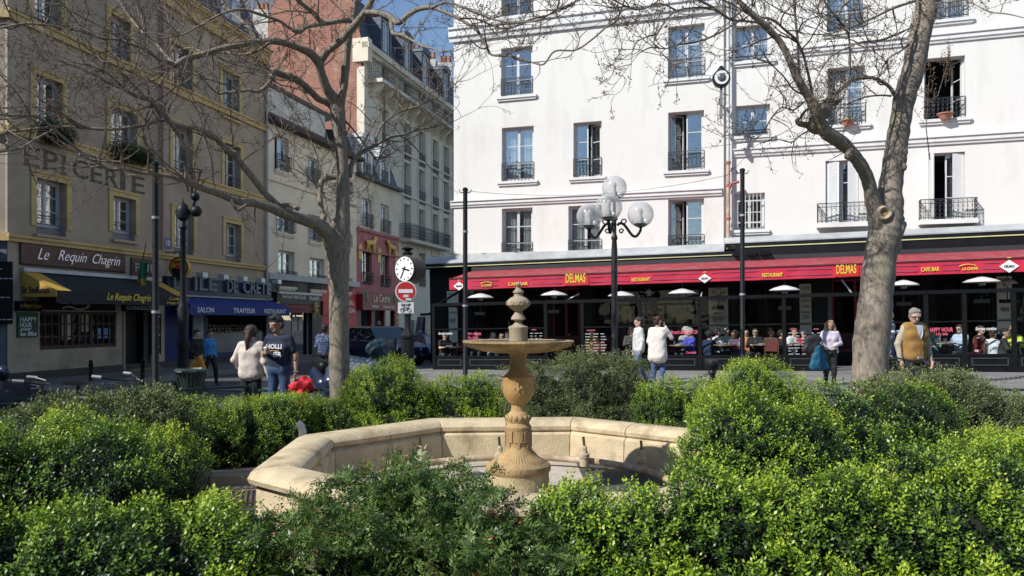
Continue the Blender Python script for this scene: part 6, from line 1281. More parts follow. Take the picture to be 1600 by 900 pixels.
T.limb([(1290,160,6),(1303,162,8),(1312,158,6),(1318,150,3),(1320,142,2)], 'limb', 7, D-.35, D-.4, twigs=3, tl=.4)
T.limb([(1270,152,5),(1267,135,5),(1262,112,4.5),(1255,85,4.5),(1248,70,4.5),(1242,60,4.5),(1228,48,4),(1205,30,4),(1175,25,3),(1150,10,3),(1120,-5,3)], 'limb', 6, D-.4, D-1.0, twigs=14, tl=.6)
T.limb([(1248,118,5),(1247,75,4.5),(1244,40,4.5),(1240,0,4),(1238,-30,3)], 'limb', 6, D-.5, D-.6, twigs=8, tl=.6)
T.limb([(1330,126,4),(1328,105,4),(1327,62,3.5),(1320,43,3.5),(1305,25,3),(1290,5,3),(1280,-20,2)], 'limb', 6, D-.2, D-.6, twigs=12, tl=.6)
T.limb([(1440,-5,9),(1427,2,5),(1395,13,4.5),(1360,30,4),(1335,40,3),(1300,52,2.5)], 'limb', 6, D-.1, D-.8, twigs=14, tl=.6)
T.limb([(1420,70,6),(1410,78,3.5),(1390,90,3),(1380,104,3),(1375,117,2)], 'limb', 5, D-.2, D-.5, twigs=6, tl=.4)
T.limb([(1424,40,6),(1420,45,3.5),(1385,60,4),(1365,64,3.5),(1345,66,3.5),(1330,72,3),(1305,84,3),(1287,102,2.5),(1275,125,2)], 'limb', 5, D-.2, D-.8, twigs=14, tl=.5)
T.limb([(1160,30,4),(1140,42,3.5),(1113,57,3.5),(1085,66,3),(1060,70,3),(1040,76,2.5),(1018,74,2.5),(1000,82,2)], 'limb', 5, D-1.0, D-1.6, twigs=16, tl=.5)
T.limb([(1190,36,5),(1165,33,4),(1140,30,4),(1115,12,4),(1093,0,4),(1075,-20,3)], 'limb', 6, D-1.0, D-1.6, twigs=14, tl=.6)
T.limb([(1115,12,3.5),(1085,12,3.5),(1055,18,3),(1035,40,3),(1020,72,2.5),(1035,84,2)], 'limb', 5, D-1.3, D-1.7, twigs=12, tl=.5)
T.limb([(1060,18,3),(1030,5,3),(1000,15,3),(975,8,3),(950,-5,3)], 'limb', 5, D-1.4, D-1.8, twigs=12, tl=.5)
T.limb([(1392,150,4),(1375,149,3),(1350,152,3),(1325,162,2.5),(1318,168,2)], 'limb', 5, D-.2, D-.5, twigs=3, tl=.3)
T.limb([(1262,205,3),(1250,212,2.5),(1237,222,2.5),(1215,218,2),(1190,223,2)], 'limb', 5, D-.4, D-.7, twigs=4, tl=.35)
T.limb([(1255,160,4),(1240,172,3),(1222,168,2.5),(1205,185,2.5),(1195,205,2)], 'limb', 5, D-.4, D-.8, twigs=12, tl=.5)
T.limb([(1262,150,4),(1240,140,3),(1225,120,2.5),(1205,100,2.5),(1190,80,2)], 'limb', 5, D-.5, D-.9, twigs=12, tl=.5)
for x0, y0, h in ((1450,185,70),(1475,135,50),(1525,10,70)):
    for k in range(9): q = P(x0+T.rng.uniform(-9,9), y0-h*k/9, D-.6)-T.b; T.pod(q, Vector((.1,0,1)), 1.0, True)
T.tw.tube([P(1453,250,D-.3)-T.b, P(1447,200,D-.6)-T.b, P(1452,120,D-.6)-T.b], [.006,.005,.003], 5)
T.tw.tube([P(1440,170,D-.3)-T.b, P(1465,150,D-.6)-T.b, P(1482,95,D-.6)-T.b], [.005,.004,.003], 5)
T.limb([(1600,28,2),(1575,22,2.5),(1545,18,2.5),(1520,5,2)], 'branchlet', 5, D-2, D-1.5, twigs=6, tl=.4)
# collar round the old pruning scar, and the knob on the right
q = P(1382,333,D-.20)-T.b; MB().lathe([(.035,0),(.045,.025),(.065,.035),(.085,.02),(.095,-.03),(.11,-.09)], 22, flute=lambda r,z,a: r*(1+.06*math.sin(a*3+1))).build('pruning_scar', mat('pale_healed_bark', (.40,.33,.25), .85, var=.15, scale=20, bump=.4), T.t, 60, loc=tuple(q), rot=(R(90),0,R(-6)))
MB().lathe([(.001,.0),(.02,.004),(.036,.01)], 18).build('scar_core', mat('ochre_heartwood', (.33,.21,.06), .9, var=.3, scale=30), T.t, 60, loc=tuple(q-Vector((0,.0,0))), rot=(R(90),0,0))
skin_obj([(tuple(P(1391,368,D-.05)-T.b), tuple(P(1404,354,D-.1)-T.b), .12, .085), (tuple(P(1392,385,D)-T.b), tuple(P(1390,360,D)-T.b), .11, .12)], .025, 'knob', barkR, T.t, .05, noise=.008)
for px, py, r in ((1283,176,.09),(1275,196,.10),(1327,243,.05),(1414,240,.035),(1411,262,.04)): q = P(px,py,D-.15 if px > 1400 else D-.4)-T.b; skin_obj([(tuple(q), tuple(q+Vector((0,0,.04))), r, r*.8)], .02, 'knot', barkR, T.t, .03, noise=.006)
T.finish()

# ================================================= STREET FURNITURE
def pole(label, px, ytop, ybase, Dd, w=.085, name='slim_pole'):
    q = P(px, ytop, Dd); t = thing(name, label, 'pole', (q.x,q.y,gz(q.x))); h = q.z-gz(q.x)
    MB().lathe([(w*.9,0),(w*.9,.3),(w*.55,.35),(w*.5,h-.03),(w*.62,h-.02),(w*.62,h+.02),(.001,h+.05)], 12).build('shaft', iron, t, 40)
    m = MB(); m.tube([(-.1,0,h-.06),(.1,0,h-.06)], .01, 5); m.tube([(-.1,0,h-.06),(-.13,0,h-.0)], .008, 5); m.tube([(.1,0,h-.06),(.13,0,h-.0)], .008, 5); m.build('cable_hook', iron, t, 30)
    for z in (h*.45, h*.8): MB().tube([(0,0,z-.02),(0,0,z+.02)], w*.62, 10).build('clamp', zinc, t, 40)
    return t
pole('slim black pole left of the pub doorway, rising past the ochre windows', 243, 256, 640, 11.2); pole('slim black pole at the left end of the red awning', 727, 296, 640, 15.5, .09); pole('slim black pole before the white facade right of the globe street lamp', 1160, 266, 640, 15.5, .09)
# four-globe lamp post
Dl = 13.2; q0 = P(960,500,Dl); t = thing('street_lamp', 'black cast iron street lamp with frosted glass globes on curled arms', 'street lamp', (q0.x,Dl,gz(q0.x)))
def lz(py): return CZ-(py-HY)*Dl/F-gz(q0.x)
lathep = [(.16,0),(.16,.15),(.11,.25),(.09,.9),(.10,.95),(.07,1.0),(.055,1.1),(.052,lz(392)),(.04,lz(376)),(.055,lz(373)),(.055,lz(370)),(.035,lz(366)),(.035,lz(345)),(.06,lz(343)),(.05,lz(338)),(.001,lz(334))]
MB().lathe(lathep, 20, flute=lambda r,z,a: r*(1+.03*math.cos(a*10)) if 1.1 < z < lz(380) else r).build('post', mat('speckled_black_iron', (.018,.018,.02), .45, var=.4, scale=18, dirt=(.16,.16,.15), dscale=12, dirt_lo=.64, dirt_hi=.68), t, 40)
gl = bpy.data.materials.new('frosted_globe_glass'); gl.use_nodes = True; n_ = gl.node_tree; n_.nodes.clear(); o_ = n_.nodes.new('ShaderNodeOutputMaterial'); df = n_.nodes.new('ShaderNodeBsdfPrincipled'); df.inputs['Base Color'].default_value = (.62,.62,.61,1); df.inputs['Roughness'].default_value = .18; df.inputs['Specular IOR Level'].default_value = .7
tp_ = n_.nodes.new('ShaderNodeBsdfTransparent'); mx_ = n_.nodes.new('ShaderNodeMixShader'); lw_ = n_.nodes.new('ShaderNodeLayerWeight'); lw_.inputs[0].default_value = .35; mr = n_.nodes.new('ShaderNodeMapRange'); mr.inputs[3].default_value = .20; mr.inputs[4].default_value = .85
nz_ = n_.nodes.new('ShaderNodeTexNoise'); nz_.inputs['Scale'].default_value = 18; nz_.inputs['Detail'].default_value = 8; mu_ = n_.nodes.new('ShaderNodeMath'); mu_.operation = 'MULTIPLY_ADD'; mu_.inputs[1].default_value = .14; tc_ = n_.nodes.new('ShaderNodeTexCoord')
n_.links.new(tc_.outputs['Object'], nz_.inputs['Vector']); n_.links.new(lw_.outputs['Facing'], mr.inputs[0]); n_.links.new(nz_.outputs['Fac'], mu_.inputs[0]); n_.links.new(mr.outputs[0], mu_.inputs[2]); n_.links.new(mu_.outputs[0], mx_.inputs[0]); n_.links.new(tp_.outputs[0], mx_.inputs[1]); n_.links.new(df.outputs[0], mx_.inputs[2]); n_.links.new(mx_.outputs[0], o_.inputs[0])
Rg = .222
for px, py, dy, ax_ in ((1001,335,0,None),(921,338,.1,None),(951,324,-.62,None),(960,294,.62,None)):
    q = P(px,py,Dl+dy)-Vector((q0.x,Dl,gz(q0.x))); zb_l = q.z-Rg*.86; d = Vector((q.x,q.y,0)); L = d.length; u = d/L
    pts = []
    if L > .2:
        k0 = lz(352)
        for a in np.linspace(0,1,15):
            rr = .05+(L-.05)*(1-math.cos(a*math.pi))/2 if False else .05+(L-.05)*a; zz = k0+.10*math.sin(a*math.pi*.9)*(1-a)*2-.22*math.sin(math.pi*a**1.6)+(zb_l-.08-k0)*a**3; pts.append(tuple(u*rr+Vector((0,0,zz))))
        pts.append((u.x*L,u.y*L,zb_l-.02)); MB().tube(pts, .024, 8).build('arm', iron, t, 50)
        m = MB(); c = u*.16+Vector((0,0,k0+.06)); w_ = Vector((0,0,1))
        for cc, r_ in ((c,.05),(u*.12+Vector((0,0,k0-.1)),.04)): m.tube([cc+(u*math.cos(a)+w_*math.sin(a))*r_*(1-.06*a) for a in np.linspace(0,6.5,16)], .012, 6)
        m.build('scroll', iron, t, 50)
    gb = MB().ball((0,0,0), Rg, 40, 24).build('globe', gl, t, 60, loc=(q.x,q.y,q.z), fixn=False)
    MB().lathe([(.001,-.03),(.05,-.03),(.10,.0),(.11,.03),(.001,.03)], 20).build('globe_seat', iron, t, 40, loc=(q.x,q.y,zb_l)); MB().lathe([(.06,0),(.045,.09),(.025,.15),(.03,.17),(.04,.21),(.035,.25),(.001,.28)], 14).build('lamp_holder', mat('pale_lamp_holder', (.5,.5,.48), .4), t, 40, loc=(q.x,q.y,zb_l+.03))
# old wall-side lamp with cameras, left street
Dq = 17.5; q = P(286,500,Dq); t = thing('street_lamp', 'dark ornate lamp post with round cameras near the blue shop', 'street lamp', (q.x,Dq,0)); h = CZ+(HY-345)*Dq/F
MB().lathe([(.2,0),(.2,.2),(.13,.3),(.11,1.0),(.15,1.1),(.1,1.25),(.13,1.9),(.09,2.0),(.065,2.2),(.055,h-.2),(.09,h-.15),(.05,h),(.12,h+.05),(.16,h+.22),(.1,h+.36),(.02,h+.42),(.001,h+.55)], 16).build('post', iron, t, 40)
m = MB(); m.tube([(0,0,h-.05),(.2,0,h+.25),(.28,0,h+.5)], .035, 8); m.ball((.3,0,h+.22), .13, 12, 8); m.ball((.28,0,h+.55), .1, 12, 8); m.build('cameras', iron, t, 60)
m = MB(); [m.tube([(.2+.08*math.cos(a),.08*math.sin(a),h+.65),(.2+.22*math.cos(a),.22*math.sin(a),h+1.15)], .012, 4) for a in np.linspace(0,5.2,6)]; m.ring((.2,0,h+1.15),.22,.014,14,'xy'); m.tube([(.2,0,h+.5),(.2,0,h+.7)], .03, 6); m.build('lantern_frame', iron, t, 50)
# clock with road signs
Dc = 17; q = P(637,500,Dc); t = thing('street_clock', 'white faced street clock in a dark drum on a black post', 'clock', (q.x,Dc,0)); 
def cz(py): return CZ-(py-HY)*Dc/F
MB().lathe([(.19,0),(.19,.15),(.155,.2),(.145,cz(530)),(.17,cz(528)),(.17,cz(524)),(.12,cz(519)),(.075,cz(514)),(.07,cz(494)),(.09,cz(492)),(.05,cz(487)),(.05,cz(440))], 8, a0=.39, a1=.39+2*math.pi).build('pedestal', iron, t, 30)
zc = cz(421); rc = 21.5*Dc/F; dr = -R(24)
MB().lathe([(.001,-.13),(rc*.9,-.13),(rc*1.04,-.11),(rc*1.04,.20),(rc*.9,.24),(.001,.24)], 36).build('drum', mat('dark_brown_iron', (.03,.02,.016), .4), t, 40, loc=(.09,0,zc), rot=(R(90),0,R(-34)))
cl = thing('tmp','tmp','tmp',(0,0,0)); bpy.data.objects.remove(cl)
ux = Vector((math.cos(R(34)), -math.sin(R(34)), 0)); uy = Vector((math.sin(R(34)), math.cos(R(34)), 0)); fc = Vector((.09,0,zc))-uy*.235
MB().lathe([(.001,0),(rc*.88,0),(rc*.88,.01),(.001,.01)], 36).build('dial', pw, t, 40, loc=tuple(fc), rot=(R(90),0,R(-34)))
m = MB()
for k in range(12): a = k*math.pi/6; d = ux*math.sin(a)+Vector((0,0,math.cos(a))); m.bar(fc-uy*.014+d*rc*.66, fc-uy*.014+d*rc*.80, .022, .006, up=tuple(uy))
m.build('hour_marks', black, t)
for nm, a, L, w in (('hour_hand', R(105), .5, .03), ('minute_hand', R(205), .66, .022)): d = ux*math.sin(a)+Vector((0,0,math.cos(a))); MB().bar(fc-uy*.02-d*.06, fc-uy*.02+d*rc*L, w, .006, up=tuple(uy)).build(nm, black, t)
m = MB(); m.lathe([(.09,0),(.12,.05),(.05,.1),(.14,.16),(.06,.2),(.001,.2)], 10, c=(0,0,zc+rc)); m.build('crown', iron, t, 40)
t = thing('road_sign', 'round red no entry sign below the street clock', 'road sign', (q.x,Dc-.3,cz(456)), R(4)); r_ = 16*Dc/F
MB().lathe([(.001,-.012),(r_,-.012),(r_,.012),(.001,.012)], 32).build('plate', mat('sign_white', (.75,.75,.74), .4), t, 30, rot=(R(90),0,0)); MB().lathe([(.001,-.004),(r_*.9,-.004),(r_*.9,.004),(.001,.004)], 32).build('red_disc', mat('sign_red', (.55,.015,.02), .4), t, 30, rot=(R(90),0,0), loc=(0,-.015,0))
MB().box(-r_*.68,r_*.68,-.026,-.02,-.035,.045).build('white_bar', mat('sign_white', (.75,.75,.74)), t); MB().box(-.05,.06,-.026,-.02,-.13,-.075).box(-.0,.12,-.026,-.02,-.2,-.15).build('sticker', mat('sticker_grey', (.6,.6,.62), .5), t); MB().box(-.02,.02,.012,.25,-.02,.02).build('bracket', iron, t)
t = thing('road_sign', 'white SAUF sign with a bicycle symbol under the no entry sign', 'road sign', (q.x,Dc-.3,cz(481)), R(4)); MB().box(-.17,.17,-.008,.008,-.12,.115).build('plate', mat('sign_white', (.75,.75,.74)), t); text('SAUF', .055, t, black, (0,-.012,.035), w=.2, align='CENTER', bold=.02, spacing=1.2)
m = MB(); [m.ring((x,-.012,-.055), .04, .006, 14) for x in (-.075,.075)]
for a, b in (((-.075,-.055),(-.03,.0)),((-.03,0),(.04,0)),((.04,0),(.0,-.055)),((0,-.055),(-.03,0)),((-.075,-.055),(0,-.055)),((.075,-.055),(.04,.015)),((.04,.015),(.07,.02)),((-.03,0),(-.035,.02)),((-.055,.02),(-.02,.02))): m.bar((a[0],-.012,a[1]),(b[0],-.012,b[1]),.009,.004)
m.build('bicycle_symbol', black, t); MB().box(-.02,.02,.008,.25,-.02,.02).build('bracket', iron, t)
# bollards
def bollard(label, px, ytop, Db, h, r=.05, ball=False, grp='black bollards along the kerb'):
    q = P(px, ytop, Db); g = gz(q.x); hh = q.z-g; t = thing('bollard', label, 'bollard', (q.x,Db,g), 0, grp)
    pr = [(r*1.3,0),(r*1.3,.06),(r,.08),(r,hh-.14),(r*1.15,hh-.13),(r*1.15,hh-.1),(r*.7,hh-.09),(r,hh-.05),(r*.8,hh-.015),(.001,hh)] if not ball else [(r*2,0),(r*2,.1),(r*1.1,.15),(r,hh-.32),(r*1.6,hh-.3),(r*1.2,hh-.24),(.13,hh-.17),(.15,hh-.12),(.13,hh-.05),(.001,hh)]
    MB().lathe(pr, 14).build('post', iron, t, 40); return t, q
for lab, px, yt, Db in (('bollard in front of the beige wall under the pub window',142,562,19.3),('bollard beside the pub doorway',223,557,19.6),('short bollard with a pale top left of the street clock',617,526,22),('bollard between the dark blue car and the tree trunk',590,527,23),): t, q = bollard(lab, px, yt, Db, .9)
MB().lathe([(.052,.0),(.052,.14)], 14).build('reflective_band', mat('sign_white', (.75,.75,.74)), t, loc=(0,0,.85))
t, q1_ = bollard('ball topped chain bollard left of the domed boxwood', 1113, 560, 16.0, .9, .06, True, 'ball topped chain bollards'); t, q2_ = bollard('ball topped chain bollard beside the man in the mustard waistcoat', 1455, 562, 15.0, .9, .06, True, 'ball topped chain bollards')
t, q3_ = bollard('ball topped chain bollard half hidden behind the wispy shrub by the coat wearing woman', 985, 566, 16.6, .9, .06, True, 'ball topped chain bollards')
lnk = MB().tube([(.035*math.cos(a), 0, .022*math.sin(a)) for a in np.linspace(0,2*math.pi,9)], .008, 4, cap=False).mesh('chain_link', iron)
def chain(label, a, b, sag=.22):
    t = thing('chain', label, 'chain', tuple(a)); L = (b-a).length; n = int(L/.055); u = (b-a).normalized(); rz = math.atan2(u.y,u.x)
    for i in range(n):
        k = (i+.5)/n; p = (b-a)*k; p.z -= sag*4*k*(1-k); sl = -(u.z-sag*4*(1-2*k)/L); o = inst(lnk, 'link', t, tuple(p), (R(90) if i % 2 else 0, sl, rz))
z_ = Vector((0,0,-.28)); b4 = P(1640,588,15.5)
chain('iron chain between the two ball bollards left of the domed boxwood', q3_+z_, q1_+z_); chain('iron chain running right from the bollard by the mustard waistcoat man', q2_+Vector((0,0,-.25)), Vector((b4.x,b4.y,q2_.z-.25)), .16)
# low garden railing
def railfence(label, a, b, h=.42):
    t = thing('low_railing', label, 'railing', tuple(a)); a_ = Vector((0,0,0)); d = b-a; n = max(2, int(d.length/1.2)); m = MB()
    m.bar((0,0,h),tuple(d+Vector((0,0,h))),.035); m.bar((0,0,h*.35),tuple(d+Vector((0,0,h*.35))),.02); m.build('rails', mat('dark_green_rail', (.015,.05,.045), .45), t)
    for i in range(n+1): p = d*i/n; MB().bar(tuple(p),tuple(p+Vector((0,0,h+.04))),.035).build('post', mat('dark_green_rail', (.015,.05,.045)), t)
railfence('low dark green railing along the garden edge at the right', Vector((4.8,10.3,.1)), Vector((11,9.5,.15)), .62); railfence('low dark railing along the garden edge behind the left hedge', Vector((-6.4,9.4,0)), Vector((-3.9,11.45,0)), .66); railfence('low dark railing behind the left tree trunk', Vector((-3.85,11.5,0)), Vector((3,11.6,0)), .6)
# wire litter bin
q = P(298,580,13.6); t = thing('litter_bin', 'round wire litter bin with a green plastic bag', 'litter bin', (q.x,q.y,0)); m = MB(); h = q.z
for k in range(22): a = k*2*math.pi/22; m.tube([(.20*math.cos(a),.20*math.sin(a),.12),(.17*math.cos(a),.17*math.sin(a),.35),(.27*math.cos(a),.27*math.sin(a),h)], .006, 4)
m.ring((0,0,h),.27,.014,20,'xy'); m.ring((0,0,.12),.2,.01,20,'xy'); m.build('wire_frame', mat('dull_green_wire', (.06,.075,.065), .5), t, 40, fixn=False); MB().tube([(0,0,0),(0,0,.2)], .04, 8).build('foot', iron, t)
MB().lathe([(.15,.2),(.13,.4),(.18,h-.12),(.24,h-.03),(.285,h+.02),(.24,h+.05),(.2,h-.02),(.001,h-.1)], 26, flute=lambda r,z,a: r*(1+.06*math.sin(a*7)+.04*math.sin(a*11+z*20))).build('bag', mat('green_plastic_bag', (.03,.05,.038), .4, var=.2), t, 60)
# kerb and pavement of the left side and terrace pavement
sheet('left_pavement', [tuple((PUB.M @ Vector((-8,-2.6,0))).to_2d()), tuple((PUB.M @ Vector((40,-2.6,0))).to_2d()), tuple((PUB.M @ Vector((40,.3,0))).to_2d()), tuple((PUB.M @ Vector((-8,.3,0))).to_2d())], .12, paving, slope=False)
kb = thing('street_kerb', 'grey granite kerb edging the left pavement in front of the pub', 'kerb', PUB.loc, PUB.rot)
for i in range(34): MB().box(-8+i*1.2,-8+i*1.2+1.19,-2.78,-2.6,-.1,.125).build('kerb_stone', mat('granite_kerb', (.2,.195,.185), .8, var=.2, scale=14), kb)
c0 = TF.M
def tp2(s, d): q = WH.M @ Vector((s,-d,0)); return (q.x,q.y)
sheet('terrace_pavement', [tp2(-1.5,11.5),tp2(20,9.5),tp2(20,0),tp2(-1.5,0)], .006, mat('pale_pavement', (.20,.195,.185), .8, var=.15, scale=2, bump=.2, dirt=(.13,.125,.12), dscale=.8))
# ================================================= VEHICLES
tyre = mat('tyre_rubber', (.012,.012,.012), .85); chrome = mat('chrome_metal', (.6,.6,.62), .15, metal=1); carglass = glass('car_glass', .12, (.12,.14,.15))
def wheel(parent, x, y, r=.31, w=.2):
    o = MB().lathe([(r*.6,-w/2),(r*.93,-w/2),(r,-w*.35),(r,w*.35),(r*.93,w/2),(r*.6,w/2)], 28).build('wheel', tyre, parent, 40, loc=(x,y,r), rot=(R(90),0,0))
    m = MB(); m.lathe([(.001,-w*.42),(r*.2,-w*.45),(r*.22,-w*.35),(r*.55,-w*.3),(r*.62,-w*.48),(r*.62,w*.48),(.001,w*.4)], 24); [m.bar((0,0,-w*.4),(r*.58*math.cos(a),r*.58*math.sin(a),-w*.38),.05,.03) for a in np.linspace(0,2*math.pi,6)[:-1]]; m.build('rim', mat('alloy', (.35,.36,.38), .35, metal=.7), o, 40)
def car(label, loc, rz, L, W, H, paint, hood=.9, van=False, cat='car'):
    # front of the vehicle faces -y locally
    t = thing('parked_car' if not van else 'parked_van', label, cat, loc, rz); y0, y1 = -L/2, L/2; hw = W/2
    belt = .92 if not van else 1.05
    prof = [(y0+.02,.25),(y0,.5),(y0+.08,.68),(y0+.35,.80),(y0+hood,belt),(y0+hood+.1,belt+.01),(y1-.15,belt+.03),(y1,belt-.15),(y1,.45),(y1-.05,.25)]
    secs = [(-1,.94),(-.9,.99),(-.6,1),(.6,1),(.9,.99),(1,.94)]
    m = MB(); vs = []; n = len(prof)
    for sx_, k in secs:
        for y, z in prof: vs.append((hw*sx_, y*(1 if abs(sx_) < .95 else .985), .25+(z-.25)*(1 if abs(sx_) < .8 else (.985 if abs(sx_) < .95 else .93))))
    m.add(vs, [(i*n+j, i*n+j+1, (i+1)*n+j+1, (i+1)*n+j) for i in range(len(secs)-1) for j in range(n-1)]+[tuple(range(n)), tuple(reversed(range((len(secs)-1)*n, len(secs)*n)))]); m.build('body', paint, t, 35)
    # cabin: glass volume with roof and pillars
    a0, a1 = y0+hood, (y1-.1 if not van else y1-.05); r0, r1 = y0+hood+(.75 if not van else .55), y1-(.75 if not van else .2)
    hb, hr = hw*.93, hw*.74 if not van else hw*.82; zb, zr = belt, H-.06
    C8 = [(-hb,a0,zb),(hb,a0,zb),(hb,a1,zb),(-hb,a1,zb),(-hr,r0,zr),(hr,r0,zr),(hr,r1,zr),(-hr,r1,zr)]
    MB().add(C8, [(0,1,5,4),(1,2,6,5),(2,3,7,6),(3,0,4,7)]).build('glazing', carglass, t); m = MB()
    m.add([(x*1.02,y,zr-.01) for x,y in ((-hr,r0-.02),(hr,r0-.02),(hr,r1+.03),(-hr,r1+.03))]+[(x*.9,y,H) for x,y in ((-hr,r0+.12),(hr,r0+.12),(hr,r1-.12),(-hr,r1-.12))], [(0,1,5,4),(1,2,6,5),(2,3,7,6),(3,0,4,7),(4,5,6,7),(3,2,1,0)])
    for i, j in ((0,4),(1,5),(2,6),(3,7)): m.bar(C8[i],C8[j],.075,.05)
    for sx_ in (-1,1): ym = (a0+a1)/2+.1; m.bar((sx_*hb,ym,zb),(sx_*hr,ym-.05,zr),.07,.04)
    m.build('roof', paint, t, 35)
    if van: MB().box(-hr*.9,hr*.9,(r0+r1)/2,r1-.1,H,H+.1).box(-.6,.6,r0+.3,r0+.4,H,H+.12).build('roof_rack', iron, t)
    MB().box(-hw*.8,hw*.8,a0+.3,a1-.2,.3,zb-.05).build('interior', dark, t)
    for x in (-hw+.08, hw-.08):
        for y in (y0+.75, y1-.75): wheel(t, x, y)
    hl = mat('headlight_lens', (.6,.63,.66), .1, spec=.8); tl = mat('tail_light_red', (.45,.01,.012), .2)
    for s_ in (-1,1):
        MB().add([(s_*hw*.95,y0+.30,.78),(s_*hw*.5,y0+.02,.70),(s_*hw*.55,y0-.0,.58),(s_*hw*.97,y0+.14,.60),(s_*hw*.95,y0+.34,.82),(s_*hw*.5,y0+.08,.76)], [(0,1,2,3),(0,4,5,1)]).build('headlight', hl, t)
        MB().box(s_*hw*.98-(.0 if s_ < 0 else .28),s_*hw*.98+(.28 if s_ < 0 else .0),y1-.16,y1+.015,.66,.9).build('tail_light', tl, t); MB().box(s_*hw*.97-(.0 if s_ < 0 else .2),s_*hw*.97+(.2 if s_ < 0 else 0),y1-.1,y1+.022,.75,.82).build('tail_light_reflector', hl, t)
        MB().ball((s_*(hw+.1),a0+.35,belt+.08), .09, 10, 6, sx=1.2, sy=.6).build('mirror', paint, t, 50)
    MB().box(-hw*.5,hw*.5,y0-.012,y0+.02,.38,.52).build('grille', iron, t); MB().box(-.26,.26,y0-.03,y0-.013,.30,.40).box(-.26,.26,y1+.001,y1+.02,.5,.61).build('number_plate', pw, t)
    MB().box(-hw*.93,hw*.93,y0-.01,y0+.06,.2,.30).box(-hw*.93,hw*.93,y1-.06,y1+.01,.22,.42).build('bumper', iron, t)
    return t
q = P(607,545,30); car('dark blue car parked nose out before the cedar fronted restaurant', (q.x,28.6,0), R(38), 3.9, 1.7, 1.42, mat('dark_blue_car_paint', (.012,.014,.05), .25, coat=.8))
q = P(668,540,33); car('pale blue-grey van with roof bars behind the street clock', (q.x+.5,33.5,0), R(14), 4.3, 1.75, 1.85, mat('pale_blue_van_paint', (.30,.38,.46), .3, coat=.6), .8, True, 'van')
car('dark car with a lit red and white tail light, cut by the left edge', (-7.25,8.6,0), R(180), 4.2, 1.75, 1.45, mat('blue_black_car_paint', (.012,.016,.03), .25, coat=.8))
# bicycles
def bicycle(label, loc, rz, col=(.02,.02,.022), fender=None, basket=False):
    t = thing('bicycle', label, 'bicycle', loc, rz); fm_ = mat('bike_frame_%.2f' % col[0], col, .35)
    for x in (-.52,.52):
        o = MB().ring((0,0,0), .33, .016, 28, 'xz', 6).build('wheel', tyre, t, 60, loc=(x,0,.34), fixn=False); m = MB(); [m.tube([(.01*math.cos(a),0,.01*math.sin(a)),(.32*math.cos(a),0,.32*math.sin(a))], .002, 3) for a in np.linspace(0,2*math.pi,19)[:-1]]; m.tube([(0,-.05,0),(0,.05,0)], .02, 8); m.build('spokes', chrome, o, fixn=False)
    m = MB()
    for a, b in (((-.52,.34),(-.12,.30)),((-.52,.34),(-.2,.80)),((-.12,.30),(-.22,.92)),((-.2,.78),(.36,.78)),((-.12,.30),(.38,.70)),((.36,.86),(.40,.66)),((.40,.66),(.52,.34))): m.tube([(a[0],0,a[1]),(b[0],0,b[1])], .017, 8)
    m.build('frame', fm_, t, 40); MB().prism([(-.38,.92),(-.36,.96),(-.2,.97),(-.08,.95),(-.06,.92)], -.055, .055).build('saddle', black, t)
    m = MB(); m.tube([(.36,0,.86),(.34,0,.98)], .014, 8); m.tube([(.22,-.28,1.03),(.34,-.2,1.0),(.36,0,.98),(.34,.2,1.0),(.22,.28,1.03)], .013, 8); m.build('handlebar', fm_, t, 40)
    for s_ in (-1,1): MB().tube([(.24,.28*s_,1.03),(.14,.29*s_,1.04)], .018, 8).build('grip', mat('grey_grip', (.25,.25,.25), .6), t, 40); MB().tube([(.32,.2*s_,1.0),(.36,.24*s_,.96),(.3,.3*s_,.96)], .006, 5).build('brake_lever', chrome, t)
    m = MB(); m.ring((-.12,-.05,.30), .09, .008, 18); m.tube([(-.12,-.05,.3),(-.03,-.08,.16)], .01, 5); m.tube([(-.12,.05,.3),(-.21,.08,.44)], .01, 5); m.build('crank', chrome, t, fixn=False); MB().box(-.08,.02,-.14,-.06,.14,.17).box(-.26,-.16,.06,.14,.43,.46).build('pedal', black, t)
    if fender: [MB().ring((x,0,.34), .37, .014, 16, 'xz', 5, R(10), R(170)).build('mudguard', mat('white_mudguard', fender, .4), t, fixn=False) for x in (-.52,.52)]
    return t
q = P(70,650,7.9); bicycle('black bicycle with pale brake hoods beside the dark car at the left edge', (q.x-.42,7.9,0), R(20)); q = P(112,640,8.6); bicycle('black bicycle whose saddle shows above the dark glossy shrub', (q.x+.28,8.6,0), R(-5))
q = P(1425,600,11.2); bicycle('black bicycle with white mudguards beside the man in the mustard waistcoat', (q.x-.05,11.6,.05), R(20), (.02,.02,.02), (.6,.6,.6))
q = P(20,640,7.2); t = thing('blue_box', 'small dark blue box at the left edge beside the bicycle', 'box', (q.x-.15,7.2,0), R(20)); m = MB(); m.box(-.3,.3,-.2,.2,.45,.72); m.build('box', mat('dark_blue_box', (.01,.03,.10), .5), t); MB().bar((-.25,-.15,0),(-.25,-.15,.45),.04).bar((.25,-.15,0),(.25,-.15,.45),.04).bar((.25,.15,0),(.25,.15,.45),.04).bar((-.25,.15,0),(-.25,.15,.45),.04).build('leg', iron, t)
